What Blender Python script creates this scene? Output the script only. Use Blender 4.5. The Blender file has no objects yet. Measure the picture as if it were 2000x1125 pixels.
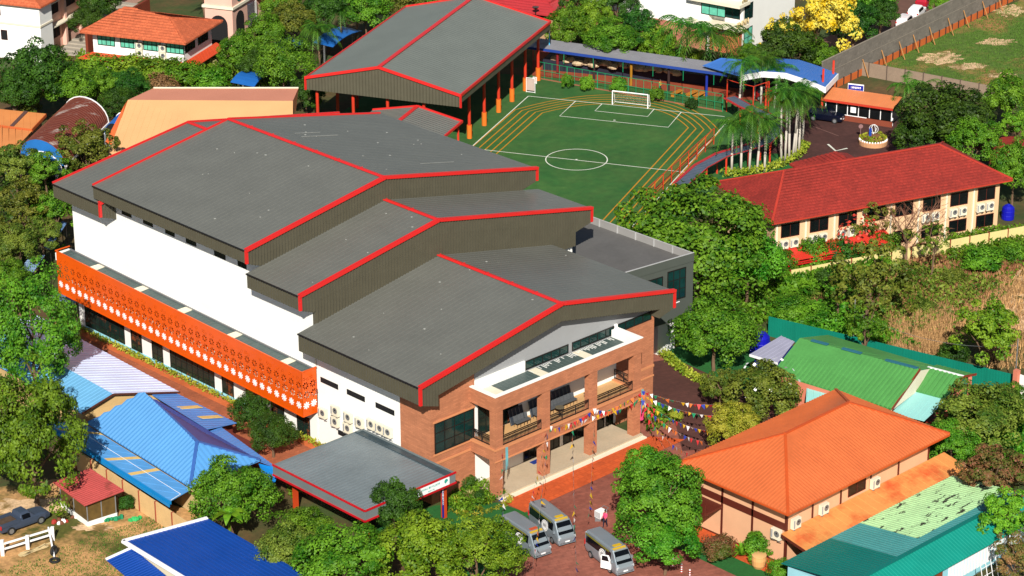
import bpy, math, random
from mathutils import Vector, Matrix
SC = bpy.context.scene
COL = SC.collection
# ------------------------------------------------------------------ camera
FPX = 5179.627
YAW, PIT, ROL = map(math.radians, (43.79697, 22.68607, 0.23542))
CAM = Vector((-147.02, -155.18, 110.0))
_f = Vector((math.sin(YAW)*math.cos(PIT), math.cos(YAW)*math.cos(PIT), -math.sin(PIT)))
_r0 = Vector((math.cos(YAW), -math.sin(YAW), 0)); _d0 = _f.cross(_r0)
_r = _r0*math.cos(ROL)+_d0*math.sin(ROL); _d = _f.cross(_r)
cd = bpy.data.cameras.new('camera'); cam = bpy.data.objects.new('camera', cd); COL.objects.link(cam)
mw = Matrix.Identity(4)
for i, ax in enumerate((_r, -_d, -_f)):
    for j in range(3): mw[j][i] = ax[j]
mw.translation = CAM; cam.matrix_world = mw
cd.sensor_width = 36; cd.lens = FPX/2000*36; cd.clip_start = 1; cd.clip_end = 3000
SC.camera = cam
# ------------------------------------------------------------------ sky, sun, exposure
W = bpy.data.worlds.new('World'); SC.world = W; W.use_nodes = True
nt = W.node_tree; bg = nt.nodes['Background']
sky = nt.nodes.new('ShaderNodeTexSky'); sky.sky_type = 'NISHITA'; sky.sun_disc = False
SUN_EL = math.radians(35.5); SUN_AZ = math.radians(225.8)      # the sun stands behind the camera
sky.sun_elevation = SUN_EL; sky.sun_rotation = SUN_AZ
nt.links.new(sky.outputs[0], bg.inputs[0]); bg.inputs[1].default_value = 0.05
sl = bpy.data.lights.new('sun', 'SUN'); sl.energy = 5.0; sl.angle = math.radians(0.5); sl.color = (1.0, 0.95, 0.86)
so = bpy.data.objects.new('sun', sl); COL.objects.link(so)
so.rotation_euler = Vector((1.9, 1.85, -1.89)).to_track_quat('-Z', 'Y').to_euler()
so.location = (-100, -100, 150)
SC.view_settings.view_transform = 'Standard'; SC.view_settings.look = 'None'
SC.view_settings.exposure = 0.45; SC.view_settings.gamma = 1; SC.view_settings.use_curve_mapping = False
SC.cycles.max_bounces = 5

def at(u, v, z=0.0):
    """the point of the place at height z that the photograph shows at pixel u,v"""
    d = _r*((u-1000)/FPX)+_d*((v-562.5)/FPX)+_f
    return CAM+d*((z-CAM.z)/d.z)
def depth(p): return (Vector(p)-CAM).dot(_f)
# ------------------------------------------------------------------ materials
def S(r, g, b, k=1.55):
    def l(c):
        c /= 255.0
        return (c/12.92 if c <= .04045 else ((c+.055)/1.055)**2.4)
    return tuple(min(.86, l(c)/k) for c in (r, g, b))+(1,)
MATS = {}
def mat(name, col, rough=.6, metal=0, var=.12, scale=.6, fine=0., col2=None, thr=(.45, .6), s2=.25, stretch=None, bump=0., bscale=8, lines=None, spec=.4, obj=False, island=0.):
    """principled material with large and fine value mottling, optional second patchy colour"""
    if name in MATS: return MATS[name]
    m = bpy.data.materials.new(name); m.use_nodes = True; MATS[name] = m
    n = m.node_tree.nodes; L = m.node_tree.links
    b = n['Principled BSDF']; b.inputs['Roughness'].default_value = rough; b.inputs['Metallic'].default_value = metal
    b.inputs['Specular IOR Level'].default_value = spec
    if obj:
        src = n.new('ShaderNodeTexCoord').outputs['Object']
    else:
        src = n.new('ShaderNodeNewGeometry').outputs['Position']
    if stretch:
        mp = n.new('ShaderNodeMapping'); L.new(src, mp.inputs[0]); mp.inputs['Scale'].default_value = stretch; src = mp.outputs[0]
    rgb = n.new('ShaderNodeRGB'); rgb.outputs[0].default_value = col; c = rgb.outputs[0]
    if col2:
        t = n.new('ShaderNodeTexNoise'); t.inputs['Scale'].default_value = s2; t.inputs['Detail'].default_value = 6; t.inputs['Roughness'].default_value = .65
        L.new(src, t.inputs['Vector'])
        mr = n.new('ShaderNodeMapRange'); mr.inputs[1].default_value = thr[0]; mr.inputs[2].default_value = thr[1]; L.new(t.outputs[0], mr.inputs[0])
        mx = n.new('ShaderNodeMix'); mx.data_type = 'RGBA'; L.new(mr.outputs[0], mx.inputs[0]); L.new(c, mx.inputs[6]); mx.inputs[7].default_value = col2; c = mx.outputs[2]
    def vary(fac, amt, c):
        mr = n.new('ShaderNodeMapRange'); mr.inputs[1].default_value = .25; mr.inputs[2].default_value = .75
        mr.inputs[3].default_value = 1-amt; mr.inputs[4].default_value = 1+amt; L.new(fac, mr.inputs[0])
        vm = n.new('ShaderNodeVectorMath'); vm.operation = 'SCALE'; L.new(c, vm.inputs[0]); L.new(mr.outputs[0], vm.inputs['Scale']); return vm.outputs[0]
    if var:
        t = n.new('ShaderNodeTexNoise'); t.inputs['Scale'].default_value = scale; t.inputs['Detail'].default_value = 5; L.new(src, t.inputs['Vector']); c = vary(t.outputs[0], var, c)
    if fine:
        t = n.new('ShaderNodeTexNoise'); t.inputs['Scale'].default_value = scale*9; t.inputs['Detail'].default_value = 3; L.new(src, t.inputs['Vector']); c = vary(t.outputs[0], fine, c)
    if island:
        g = n.new('ShaderNodeNewGeometry'); mr = n.new('ShaderNodeMapRange'); mr.inputs[3].default_value = 1-island; mr.inputs[4].default_value = 1+island
        L.new(g.outputs['Random Per Island'], mr.inputs[0])
        vm = n.new('ShaderNodeVectorMath'); vm.operation = 'SCALE'; L.new(c, vm.inputs[0]); L.new(mr.outputs[0], vm.inputs['Scale']); c = vm.outputs[0]
    if lines:                                   # (kind, width, height, mortar colour, offset)
        kind, bw, bh, mc, ang = lines
        cmb = n.new('ShaderNodeCombineXYZ'); sp = n.new('ShaderNodeSeparateXYZ'); L.new(src, sp.inputs[0])
        if kind == 'wall':
            ad = n.new('ShaderNodeMath'); L.new(sp.outputs[0], ad.inputs[0]); L.new(sp.outputs[1], ad.inputs[1]); L.new(ad.outputs[0], cmb.inputs[0]); L.new(sp.outputs[2], cmb.inputs[1])
        else:
            L.new(sp.outputs[0], cmb.inputs[0]); L.new(sp.outputs[1], cmb.inputs[1])
        mp = n.new('ShaderNodeMapping'); L.new(cmb.outputs[0], mp.inputs[0]); mp.inputs['Rotation'].default_value = (0, 0, math.radians(ang))
        br = n.new('ShaderNodeTexBrick'); br.inputs['Scale'].default_value = 1; br.inputs['Brick Width'].default_value = bw; br.inputs['Row Height'].default_value = bh
        br.inputs['Mortar Size'].default_value = min(bw, bh)*.09; br.inputs['Color1'].default_value = (1, 1, 1, 1); br.inputs['Color2'].default_value = (.78, .78, .78, 1); br.inputs['Mortar'].default_value = mc
        L.new(mp.outputs[0], br.inputs['Vector'])
        vm = n.new('ShaderNodeVectorMath'); vm.operation = 'MULTIPLY'; L.new(c, vm.inputs[0]); L.new(br.outputs[0], vm.inputs[1]); c = vm.outputs[0]
    L.new(c, b.inputs['Base Color'])
    if bump:
        t = n.new('ShaderNodeTexNoise'); t.inputs['Scale'].default_value = bscale; t.inputs['Detail'].default_value = 4; L.new(src, t.inputs['Vector'])
        bp = n.new('ShaderNodeBump'); bp.inputs['Strength'].default_value = bump; bp.inputs['Distance'].default_value = .05; L.new(t.outputs[0], bp.inputs['Height']); L.new(bp.outputs[0], b.inputs['Normal'])
    return m
def leafmat(name, c1, c2, hue=.03):
    m = bpy.data.materials.new(name); m.use_nodes = True; MATS[name] = m
    n = m.node_tree.nodes; L = m.node_tree.links; b = n['Principled BSDF']
    b.inputs['Roughness'].default_value = .55; b.inputs['Specular IOR Level'].default_value = .25
    tc = n.new('ShaderNodeNewGeometry'); t = n.new('ShaderNodeTexNoise'); t.inputs['Scale'].default_value = .55; t.inputs['Detail'].default_value = 3; L.new(tc.outputs['Position'], t.inputs['Vector'])
    ad = n.new('ShaderNodeMath'); ad.operation = 'ADD'; mu = n.new('ShaderNodeMath'); mu.operation = 'MULTIPLY_ADD'
    L.new(tc.outputs['Random Per Island'], mu.inputs[0]); mu.inputs[1].default_value = .7; mu.inputs[2].default_value = -.35
    mr = n.new('ShaderNodeMapRange'); mr.inputs[1].default_value = .3; mr.inputs[2].default_value = .7; L.new(t.outputs[0], mr.inputs[0])
    L.new(mr.outputs[0], ad.inputs[0]); L.new(mu.outputs[0], ad.inputs[1])
    mx = n.new('ShaderNodeMix'); mx.data_type = 'RGBA'; L.new(ad.outputs[0], mx.inputs[0]); mx.inputs[6].default_value = c1; mx.inputs[7].default_value = c2
    oi = n.new('ShaderNodeObjectInfo'); hs = n.new('ShaderNodeHueSaturation'); L.new(mx.outputs[2], hs.inputs['Color'])
    mh = n.new('ShaderNodeMapRange'); mh.inputs[3].default_value = .5-hue; mh.inputs[4].default_value = .5+hue*.6; L.new(oi.outputs['Random'], mh.inputs[0]); L.new(mh.outputs[0], hs.inputs['Hue'])
    mv = n.new('ShaderNodeMapRange'); mv.inputs[3].default_value = .82; mv.inputs[4].default_value = 1.18; L.new(oi.outputs['Random'], mv.inputs[0]); L.new(mv.outputs[0], hs.inputs['Value'])
    L.new(hs.outputs[0], b.inputs['Base Color'])
    tr = n.new('ShaderNodeBsdfTranslucent'); ms = n.new('ShaderNodeMixShader'); ms.inputs[0].default_value = .22
    L.new(hs.outputs[0], tr.inputs['Color']); L.new(b.outputs[0], ms.inputs[1]); L.new(tr.outputs[0], ms.inputs[2]); L.new(ms.outputs[0], n['Material Output'].inputs['Surface'])
    return m
# ------------------------------------------------------------------ mesh builder
class MB:
    def __init__(s, fr=None): s.v = []; s.f = []; s.m = []; s.fr = fr; s.cur = 0
    def add(s, pts, faces):
        o = len(s.v)
        for p in pts:
            s.v.append(tuple(s.fr(*p)) if s.fr else tuple(p))
        for f in faces: s.f.append([i+o for i in f]); s.m.append(s.cur)
        return s
    def poly(s, pts): return s.add(pts, [list(range(len(pts)))])
    def box(s, x0, x1, y0, y1, z0, z1):
        return s.add([(x0, y0, z0), (x1, y0, z0), (x1, y1, z0), (x0, y1, z0), (x0, y0, z1), (x1, y0, z1), (x1, y1, z1), (x0, y1, z1)],
                     [(3, 2, 1, 0), (4, 5, 6, 7), (0, 1, 5, 4), (1, 2, 6, 5), (2, 3, 7, 6), (3, 0, 4, 7)])
    def ext(s, pts, vec):
        n = len(pts); vec = Vector(vec); a = [Vector(p) for p in pts]; b = [p+vec for p in a]
        return s.add(a+b, [list(range(n))[::-1], list(range(n, 2*n))]+[(i, (i+1) % n, n+(i+1) % n, n+i) for i in range(n)])
    def prism(s, xy, z0, z1): return s.ext([(p[0], p[1], z0) for p in xy], (0, 0, z1-z0))
    def tube(s, p, q, r, n=6, r2=None):
        p, q = Vector(p), Vector(q); r2 = r if r2 is None else r2
        d = (q-p).normalized(); a = d.orthogonal().normalized(); b = d.cross(a)
        P = []
        for c, rr in ((p, r), (q, r2)):
            for i in range(n):
                t = 2*math.pi*i/n; P.append(c+(a*math.cos(t)+b*math.sin(t))*rr)
        return s.add(P, [(i, (i+1) % n, n+(i+1) % n, n+i) for i in range(n)]+[list(range(n))[::-1], list(range(n, 2*n))])
    def bar(s, p, q, w, h, up=(0, 0, 1)):
        p, q = Vector(p), Vector(q); d = (q-p).normalized(); a = d.cross(Vector(up))
        a = a.normalized() if a.length > 1e-4 else d.orthogonal().normalized(); b = a.cross(d).normalized()
        P = [c+a*(w/2*i)+b*(h/2*j) for c in (p, q) for i, j in ((-1, -1), (1, -1), (1, 1), (-1, 1))]
        return s.add(P, [(3, 2, 1, 0), (4, 5, 6, 7), (0, 1, 5, 4), (1, 2, 6, 5), (2, 3, 7, 6), (3, 0, 4, 7)])
    def lathe(s, prof, n=12, c=(0, 0, 0)):
        P = []
        for r, z in prof:
            for i in range(n):
                t = 2*math.pi*i/n; P.append((c[0]+r*math.cos(t), c[1]+r*math.sin(t), c[2]+z))
        F = []
        for k in range(len(prof)-1):
            for i in range(n): F.append((k*n+i, k*n+(i+1) % n, (k+1)*n+(i+1) % n, (k+1)*n+i))
        F.append(list(range(n))[::-1]); F.append([(len(prof)-1)*n+i for i in range(n)])
        return s.add(P, F)
    def loft(s, rings):
        n = len(rings[0]); P = [p for r in rings for p in r]; F = []
        for k in range(len(rings)-1):
            for i in range(n): F.append((k*n+i, k*n+(i+1) % n, (k+1)*n+(i+1) % n, (k+1)*n+i))
        F.append(list(range(n))[::-1]); F.append([(len(rings)-1)*n+i for i in range(n)])
        return s.add(P, F)
    def slab(s, pts, t):
        """roof sheet: polygon with thickness t below"""
        return s.ext([Vector(p)-Vector((0, 0, t)) for p in pts], (0, 0, t))
    def ribs(s, pts, along, sp, w, h, off=0.0, top=.5):
        P = [Vector(p) for p in pts]; n = (P[1]-P[0]).cross(P[2]-P[0]).normalized()
        if n.z < 0: n = -n
        d = Vector(along); d = (d-n*d.dot(n)).normalized(); c = n.cross(d); o = P[0]
        q = [((p-o).dot(c), (p-o).dot(d)) for p in P]
        t = min(x for x, y in q)+sp*.5+off; tm = max(x for x, y in q)
        def span(t):
            ys = []
            for i in range(len(q)):
                (x0, y0), (x1, y1) = q[i], q[(i+1) % len(q)]
                if (x0-t)*(x1-t) < 0: ys.append(y0+(y1-y0)*(t-x0)/(x1-x0))
            return (min(ys), max(ys)) if len(ys) >= 2 else None
        while t < tm-.02:
            m = span(t)
            if m and m[1]-m[0] > .05:
                l, r = span(t-w/2) or m, span(t+w/2) or m; R = []
                for e in (0, 1):
                    for k, z, y in ((-w/2, 0, l[e]), (-w/2*top, h, m[e]), (w/2*top, h, m[e]), (w/2, 0, r[e])): R.append(o+c*(t+k)+d*y+n*z)
                s.add(R, [(0, 1, 5, 4), (1, 2, 6, 5), (2, 3, 7, 6), (0, 3, 2, 1), (4, 5, 6, 7)])
            t += sp
        return s
ORG = {}
def obj(name, mb, mats, parent=None, label=None, kind=None, smooth=False, local=False):
    me = bpy.data.meshes.new(name)
    org = ORG.get(parent.name, Vector((0, 0, 0))) if parent and not local else Vector((0, 0, 0))
    vs = mb.v if org.length == 0 else [(p[0]-org.x, p[1]-org.y, p[2]-org.z) for p in mb.v]
    me.from_pydata(vs, [], mb.f)
    for m in (mats if isinstance(mats, (list, tuple)) else [mats]): me.materials.append(m)
    if any(mb.m): me.polygons.foreach_set('material_index', mb.m)
    if smooth: me.polygons.foreach_set('use_smooth', [True]*len(mb.f))
    me.update()
    o = bpy.data.objects.new(name, me); COL.objects.link(o)
    if parent: o.parent = parent; ORG[o.name] = org
    if label: o['label'] = label
    if kind: o['kind'] = kind
    return o
def thing(name, label, cat, loc=(0, 0, 0), rz=0, group=None):
    o = bpy.data.objects.new(name, None); COL.objects.link(o); o.location = loc; o.rotation_euler = (0, 0, rz); o.empty_display_size = .3
    o['label'] = label; o['category'] = cat
    if group: o['group'] = group
    ORG[o.name] = Vector(loc); return o
def tag(o, label, cat, group=None):
    o['label'] = label; o['category'] = cat
    if group: o['group'] = group
    return o
def dup(root, loc, rz, label, group=None):
    r = root.copy(); COL.objects.link(r); r.location = loc; r.rotation_euler = (0, 0, rz); r['label'] = label
    if group: r['group'] = group
    for ch in list(root.children):
        c = ch.copy(); COL.objects.link(c); c.parent = r
        for g in ch.children:
            d = g.copy(); COL.objects.link(d); d.parent = c
    return r
def inst(me_obj, name, parent, loc=(0, 0, 0), rot=(0, 0, 0), sc=(1, 1, 1), m=None):
    o = bpy.data.objects.new(name, me_obj if isinstance(me_obj, bpy.types.Mesh) else me_obj.data); COL.objects.link(o)
    o.location = loc; o.rotation_euler = rot; o.scale = sc
    if parent: o.parent = parent
    if m:
        o.material_slots[0].link = 'OBJECT'; o.material_slots[0].material = m
    return o
def frame(ox, oy, ang, oz=0):
    c, s = math.cos(math.radians(ang)), math.sin(math.radians(ang))
    return lambda x, y, z=0: (ox+c*x-s*y, oy+s*x+c*y, oz+z)
def struct(name, xy, z, m, thick=None):
    mb = MB()
    if thick: mb.prism([(p[0], p[1]) for p in xy], z-thick, z)
    else: mb.poly([(p[0], p[1], z) for p in xy])
    o = obj(name, mb, m); o['kind'] = 'structure'; return o
def windowset(parent, fr, x0, x1, z0, z1, nx, nz, fm, gm, t=.07, dep=.06, name='window', out=.0):
    """framed window: fr(x, y, z) with y the outward axis; frame is a part, its pane a sub-part"""
    mb = MB(fr)
    y0, y1 = out, out+dep
    mb.box(x0, x0+t, y0, y1, z0, z1); mb.box(x1-t, x1, y0, y1, z0, z1)
    mb.box(x0+t, x1-t, y0, y1, z0, z0+t); mb.box(x0+t, x1-t, y0, y1, z1-t, z1)
    for i in range(1, nx):
        x = x0+(x1-x0)*i/nx; mb.box(x-t*.4, x+t*.4, y0, y1-.004, z0+t, z1-t)
    for k in range(1, nz):
        z = z0+(z1-z0)*k/nz; mb.box(x0+t, x1-t, y0, y1-.012, z-t*.35, z+t*.35)
    w = obj(name, mb, fm, parent)
    g = MB(fr); g.box(x0+t*.5, x1-t*.5, y0-.02, y0+dep*.4, z0+t*.5, z1-t*.5)
    obj('pane', g, gm, w)
    return w
# ------------------------------------------------------------------ shared materials
roof_grey = mat('grey_metal_sheet', S(122, 123, 116), .42, .0, .07, .3, .06, spec=.5)
fascia_grey = mat('fascia_metal', S(100, 96, 80), .5, 0, .08, .8, .05)
red_trim = mat('red_trim_paint', S(245, 48, 45), .4, 0, .05)
white = mat('white_render', S(255, 255, 250, 1.25), .7, 0, .03, .5)
offwhite = mat('cream_render', S(250, 240, 214, 1.35), .7, 0, .06)
ltgrey = mat('light_grey_board', S(178, 180, 182), .6, 0, .05)
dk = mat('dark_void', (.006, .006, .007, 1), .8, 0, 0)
glass = mat('teal_glass', (.006, .03, .028, 1), .12, 0, .5, .7, spec=.6)
glass_dark = mat('dark_glass', (.004, .006, .007, 1), .15, 0, .4, .9, spec=.5)
glass_reflect = mat('painted_reflection_glass', (.008, .022, .018, 1), .15, 0, .4, .8, col2=(.17, .05, .02, 1), thr=(.56, .62), s2=.7, spec=.5)  # teal base and orange patches paint reflections into the pane colour
glass_pale = mat('curtained_glass', S(120, 220, 190), .25, 0, .25, 1.2)
blackmetal = mat('black_metal', (.012, .010, .009, 1), .45)
brick = mat('brown_brick', S(218, 142, 102), .75, 0, .12, .8, .06, lines=('wall', .6, .18, (.8, .76, .74, 1), 0))
brick_trim = mat('brick_ledge', S(236, 158, 108), .7, 0, .08)
orange = mat('orange_screen_paint', S(255, 100, 8), .4, 0, .05)
deck_grey = mat('deck_sheet', S(86, 102, 100), .5, 0, .15, .6, .08)
timber = mat('peach_floor_tile', S(240, 190, 130), .6, 0, .08)
concrete = mat('pale_concrete', S(215, 195, 165), .8, 0, .1, .5, .06)
plinth_blue = mat('pale_blue_plinth', S(160, 232, 250, 1.3), .6)
rubber = mat('black_rubber', (.012, .012, .012, 1), .8)
steel = mat('grey_steel', S(150, 152, 155), .35, .3)
white_paint = mat('white_paint', S(255, 255, 255, 1.25), .5, 0, .03)

# ------------------------------------------------------------------ ground and surfaces
ground_m = mat('soil_ground', S(110, 84, 50), .95, 0, .25, .2, .18, col2=S(66, 84, 34), thr=(.42, .58), s2=.09)
struct('ground', [(-260, -260), (640, -260), (640, 640), (-260, 640)], 0, ground_m)
paver = mat('red_brown_pavers', S(186, 112, 92), .9, 0, .22, .25, .16, col2=S(150, 82, 66), thr=(.4, .65), s2=.12, lines=('floor', .8, .4, (.8, .78, .78, 1), 20))
paver2 = mat('orange_pavers', S(238, 104, 46), .85, 0, .15, .4, .1, lines=('floor', .6, .6, (.8, .75, .72, 1), 0))
paver3 = mat('brown_path_pavers', S(200, 112, 74), .9, 0, .2, .4, .16, lines=('floor', .5, .25, (.75, .72, .7, 1), 45))
dark_pave = mat('dark_red_drive', S(92, 56, 50), .85, 0, .22, .25, .12, lines=('floor', .8, .8, (.8, .8, .8, 1), 10))
turf = mat('pitch_turf', S(46, 106, 42), .95, 0, .14, .12, .16, col2=S(72, 116, 50), thr=(.35, .65), s2=.25)
lawn = mat('lawn_grass', S(36, 110, 44), .95, 0, .15, .5, .2)
field = mat('vacant_lot_grass', S(92, 122, 40), .95, 0, .22, .16, .25, col2=S(176, 132, 78), thr=(.5, .66), s2=.11)
scrub = mat('dry_scrub_soil', S(128, 102, 52), .95, 0, .3, .25, .3, col2=S(58, 84, 24), thr=(.42, .56), s2=.12)
yard = mat('dirt_yard', S(226, 172, 112), .95, 0, .2, .3, .28, col2=S(96, 98, 34), thr=(.45, .58), s2=.14)
brickdust = mat('red_playground_soil', S(168, 74, 44), .95, 0, .2, .5, .15)

struct('plaza', [(-10, -34), (22, -34), (27, -22), (26, -8), (40, 2), (36, 14), (24, 11), (18.6, -.7), (-10, -.7)], .012, paver)
struct('service_road', [(19, -5), (27, -10), (33, -4), (34, 10), (24.2, 14), (24.2, 1)], .024, mat('road_pavers', S(104, 62, 54), .9, 0, .2, .25, .14, lines=('floor', .8, .4, (.8, .78, .78, 1), 20)))
struct('forecourt_strip', [(-.2, -3.6), (21, -3.5), (19.2, -.72), (-.2, -.72)], .036, paver2)
struct('brick_path', [(-12, 60), (-12, 12.6), (-6.3, 12.6), (-6.3, 60)], .62, paver3, .7)
struct('planting_bed', [(-6.3, 58), (-6.3, 12.6), (-5.1, 12.6), (-5.1, 58)], .66, mat('bed_soil', S(226, 116, 62), .9, 0, .2), .7)
struct('garden_lawn', [(-12, -10), (-4.5, -9), (0, -4), (-.6, -.5), (-5, 3), (-12, 4)], .03, lawn)
struct('side_lawn', [at(1290, 690)[:2], at(1420, 640)[:2], at(1560, 760)[:2], at(1420, 790)[:2]], .016, lawn)
PU = 25.5
pf = frame(68.74, 58.41, PU)
struct('pitch_turf', [pf(-36, -19)[:2], pf(26.5, -19)[:2], pf(29, -14.5)[:2], pf(29, 16)[:2], pf(26, 34)[:2], pf(-36, 34)[:2]], .012, turf)
struct('playground', [at(1040, 150)[:2], at(1425, 215)[:2], at(1520, 250)[:2], at(1470, 150)[:2], at(1040, 95)[:2]], .008, brickdust)
struct('driveway', [at(1560, 215)[:2], at(1760, 222)[:2], at(1860, 300)[:2], at(1700, 330)[:2], at(1520, 330)[:2], at(1450, 300)[:2]], .016, dark_pave)
struct('inner_court', [at(1430, 300)[:2], at(1540, 300)[:2], at(1560, 340)[:2], at(1400, 350)[:2]], .02, lawn)
struct('vacant_lot', [at(1666, 143)[:2], at(1990, 2)[:2], (330, 120), (330, -60), at(2050, 210)[:2]], .014, field)
struct('scrubland', [at(1470, 560)[:2], at(1560, 520)[:2], at(1720, 490)[:2], at(2060, 440)[:2], at(2100, 720)[:2], at(1900, 700)[:2], at(1560, 640)[:2]], .014, scrub)
struct('dirt_yard', [at(-60, 960)[:2], at(150, 930)[:2], at(400, 1005)[:2], at(260, 1140)[:2], at(-80, 1160)[:2]], .014, yard)
struct('green_court', [at(1840, 745)[:2], at(2010, 790)[:2], at(2010, 860)[:2], at(1820, 850)[:2]], .02, mat('court_turf', S(46, 112, 44), .95, 0, .12, .8, .1))
struct('orange_house_walk', [(6.9, -27.5), (9, -27.5), (9, -15), (6.9, -15)], .03, paver2)
struct('orange_house_lawn', [(4.6, -29), (6.9, -29), (6.9, -15), (4.6, -15)], .026, lawn)
struct('car_park', [at(1640, 130)[:2], at(1600, 80)[:2], at(1760, 0)[:2], at(1900, -30)[:2], at(1830, 40)[:2]], .012, mat('car_park_soil', S(120, 84, 70), .9, 0, .2))

def patch(name, u, v, ru, rv, m, z, seed):
    r = random.Random(seed); pts = []
    for i in range(36):
        a = 2*math.pi*i/36; k = r.uniform(.6, 1.15); q = at(u+ru*k*math.cos(a), v+rv*k*math.sin(a)); pts.append((q.x, q.y))
    struct(name, pts, z, m)
bare = mat('bare_pale_soil', S(246, 206, 160), .95, 0, .2, .6, .25, col2=S(150, 120, 66), thr=(.5, .62), s2=.5)
for i, (u, v, a, b) in enumerate(((1838, 114, 44, 13), (1972, 20, 34, 14), (1945, 82, 38, 8), (1890, 130, 40, 7), (1760, 150, 50, 5), (1955, 148, 34, 6))): patch('bare_soil', u, v, a, b, bare, .03+.003*i, i)
for i, (u, v, a, b) in enumerate(((1900, 540, 60, 26), (1870, 610, 50, 20), (1960, 560, 50, 40), (1985, 620, 40, 40), (60, 990, 90, 18), (180, 1030, 40, 10))): patch('bare_soil', u, v, a, b, bare, .05+.003*i, 20+i)
# pitch markings: white lines and orange running lanes are flat paint on the turf
line_w = mat('line_white', S(238, 240, 225, 1.3), .8, 0, .06)
line_o = mat('line_orange', S(216, 150, 30), .8, 0, .06)
markings = obj('pitch_marking', MB().poly([pf(-34, .06, .026), pf(-34, -.06, .026), pf(-33.9, -.06, .026), pf(-33.9, .06, .026)]), line_w); markings['kind'] = 'structure'
def stripe(name, pts, w, m, z, closed=False):
    mb = MB(); P = [Vector((p[0], p[1], z)) for p in pts]; n = len(P)
    L = []
    for i in range(n):
        a = P[(i-1) % n] if (closed or i > 0) else P[i]; b = P[(i+1) % n] if (closed or i < n-1) else P[i]
        d = (b-a).normalized(); L.append(Vector((-d.y, d.x, 0))*w/2)
    for i in range(n if closed else n-1):
        j = (i+1) % n; mb.poly([P[i]-L[i], P[j]-L[j], P[j]+L[j], P[i]+L[i]])
    return mb
def mark(mb, m):
    o = obj('pitch_marking', mb, m); o['kind'] = 'structure'; return o
W0 = .13
def pfl(*pts): return [pf(x, y)[:2] for x, y in pts]
GL = 19.75; SR, SLf = -13.2, 13.6
mark(stripe('', [at(1032, 188)[:2], at(1415, 228)[:2]], W0, 0, .03), line_w)
mark(stripe('', [at(1032, 188)[:2], pf(-34, 13.3)[:2]], W0, 0, .031), line_w)
mark(stripe('', [at(1425, 233)[:2], pf(-34, -13.4)[:2]], W0, 0, .032), line_w)
mark(stripe('', [at(920, 290)[:2], at(1340, 337)[:2]], W0, 0, .033), line_w)
mark(stripe('', [pf(3.75*math.cos(t), 3.75*math.sin(t))[:2] for t in [i*math.pi/24 for i in range(48)]], W0, 0, .034, True), line_w)
mark(stripe('', [at(*q)[:2] for q in ((1124, 198), (1093, 227), (1305, 249), (1331, 219))], W0, 0, .035), line_w)
mark(stripe('', [at(*q)[:2] for q in ((1176, 203), (1162, 217), (1265, 228), (1278, 213))], W0, 0, .036), line_w)
mark(stripe('', [pf(-.12, .0)[:2], pf(.12, 0)[:2]], .24, 0, .037), line_w)
mark(stripe('', [at(1198, 235)[:2], at(1202, 235.4)[:2]], .25, 0, .037), line_w)
for k in range(5):
    hr, hl = 9.3+1.02*k, 9.9+.92*k
    pts = [(-34, -hr-.4)]
    for i in range(0, 21):
        t = -1+i/10; pts.append((15.9-.9*max(0, t)+(5.8+.93*k+.9*max(0, t))*(1-abs(t)**2.3), t*(hr if t < 0 else hl)))
    pts += [(-34, hl)]
    mark(stripe('', pfl(*pts), .17, 0, .022+.0008*k), line_o)
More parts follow.
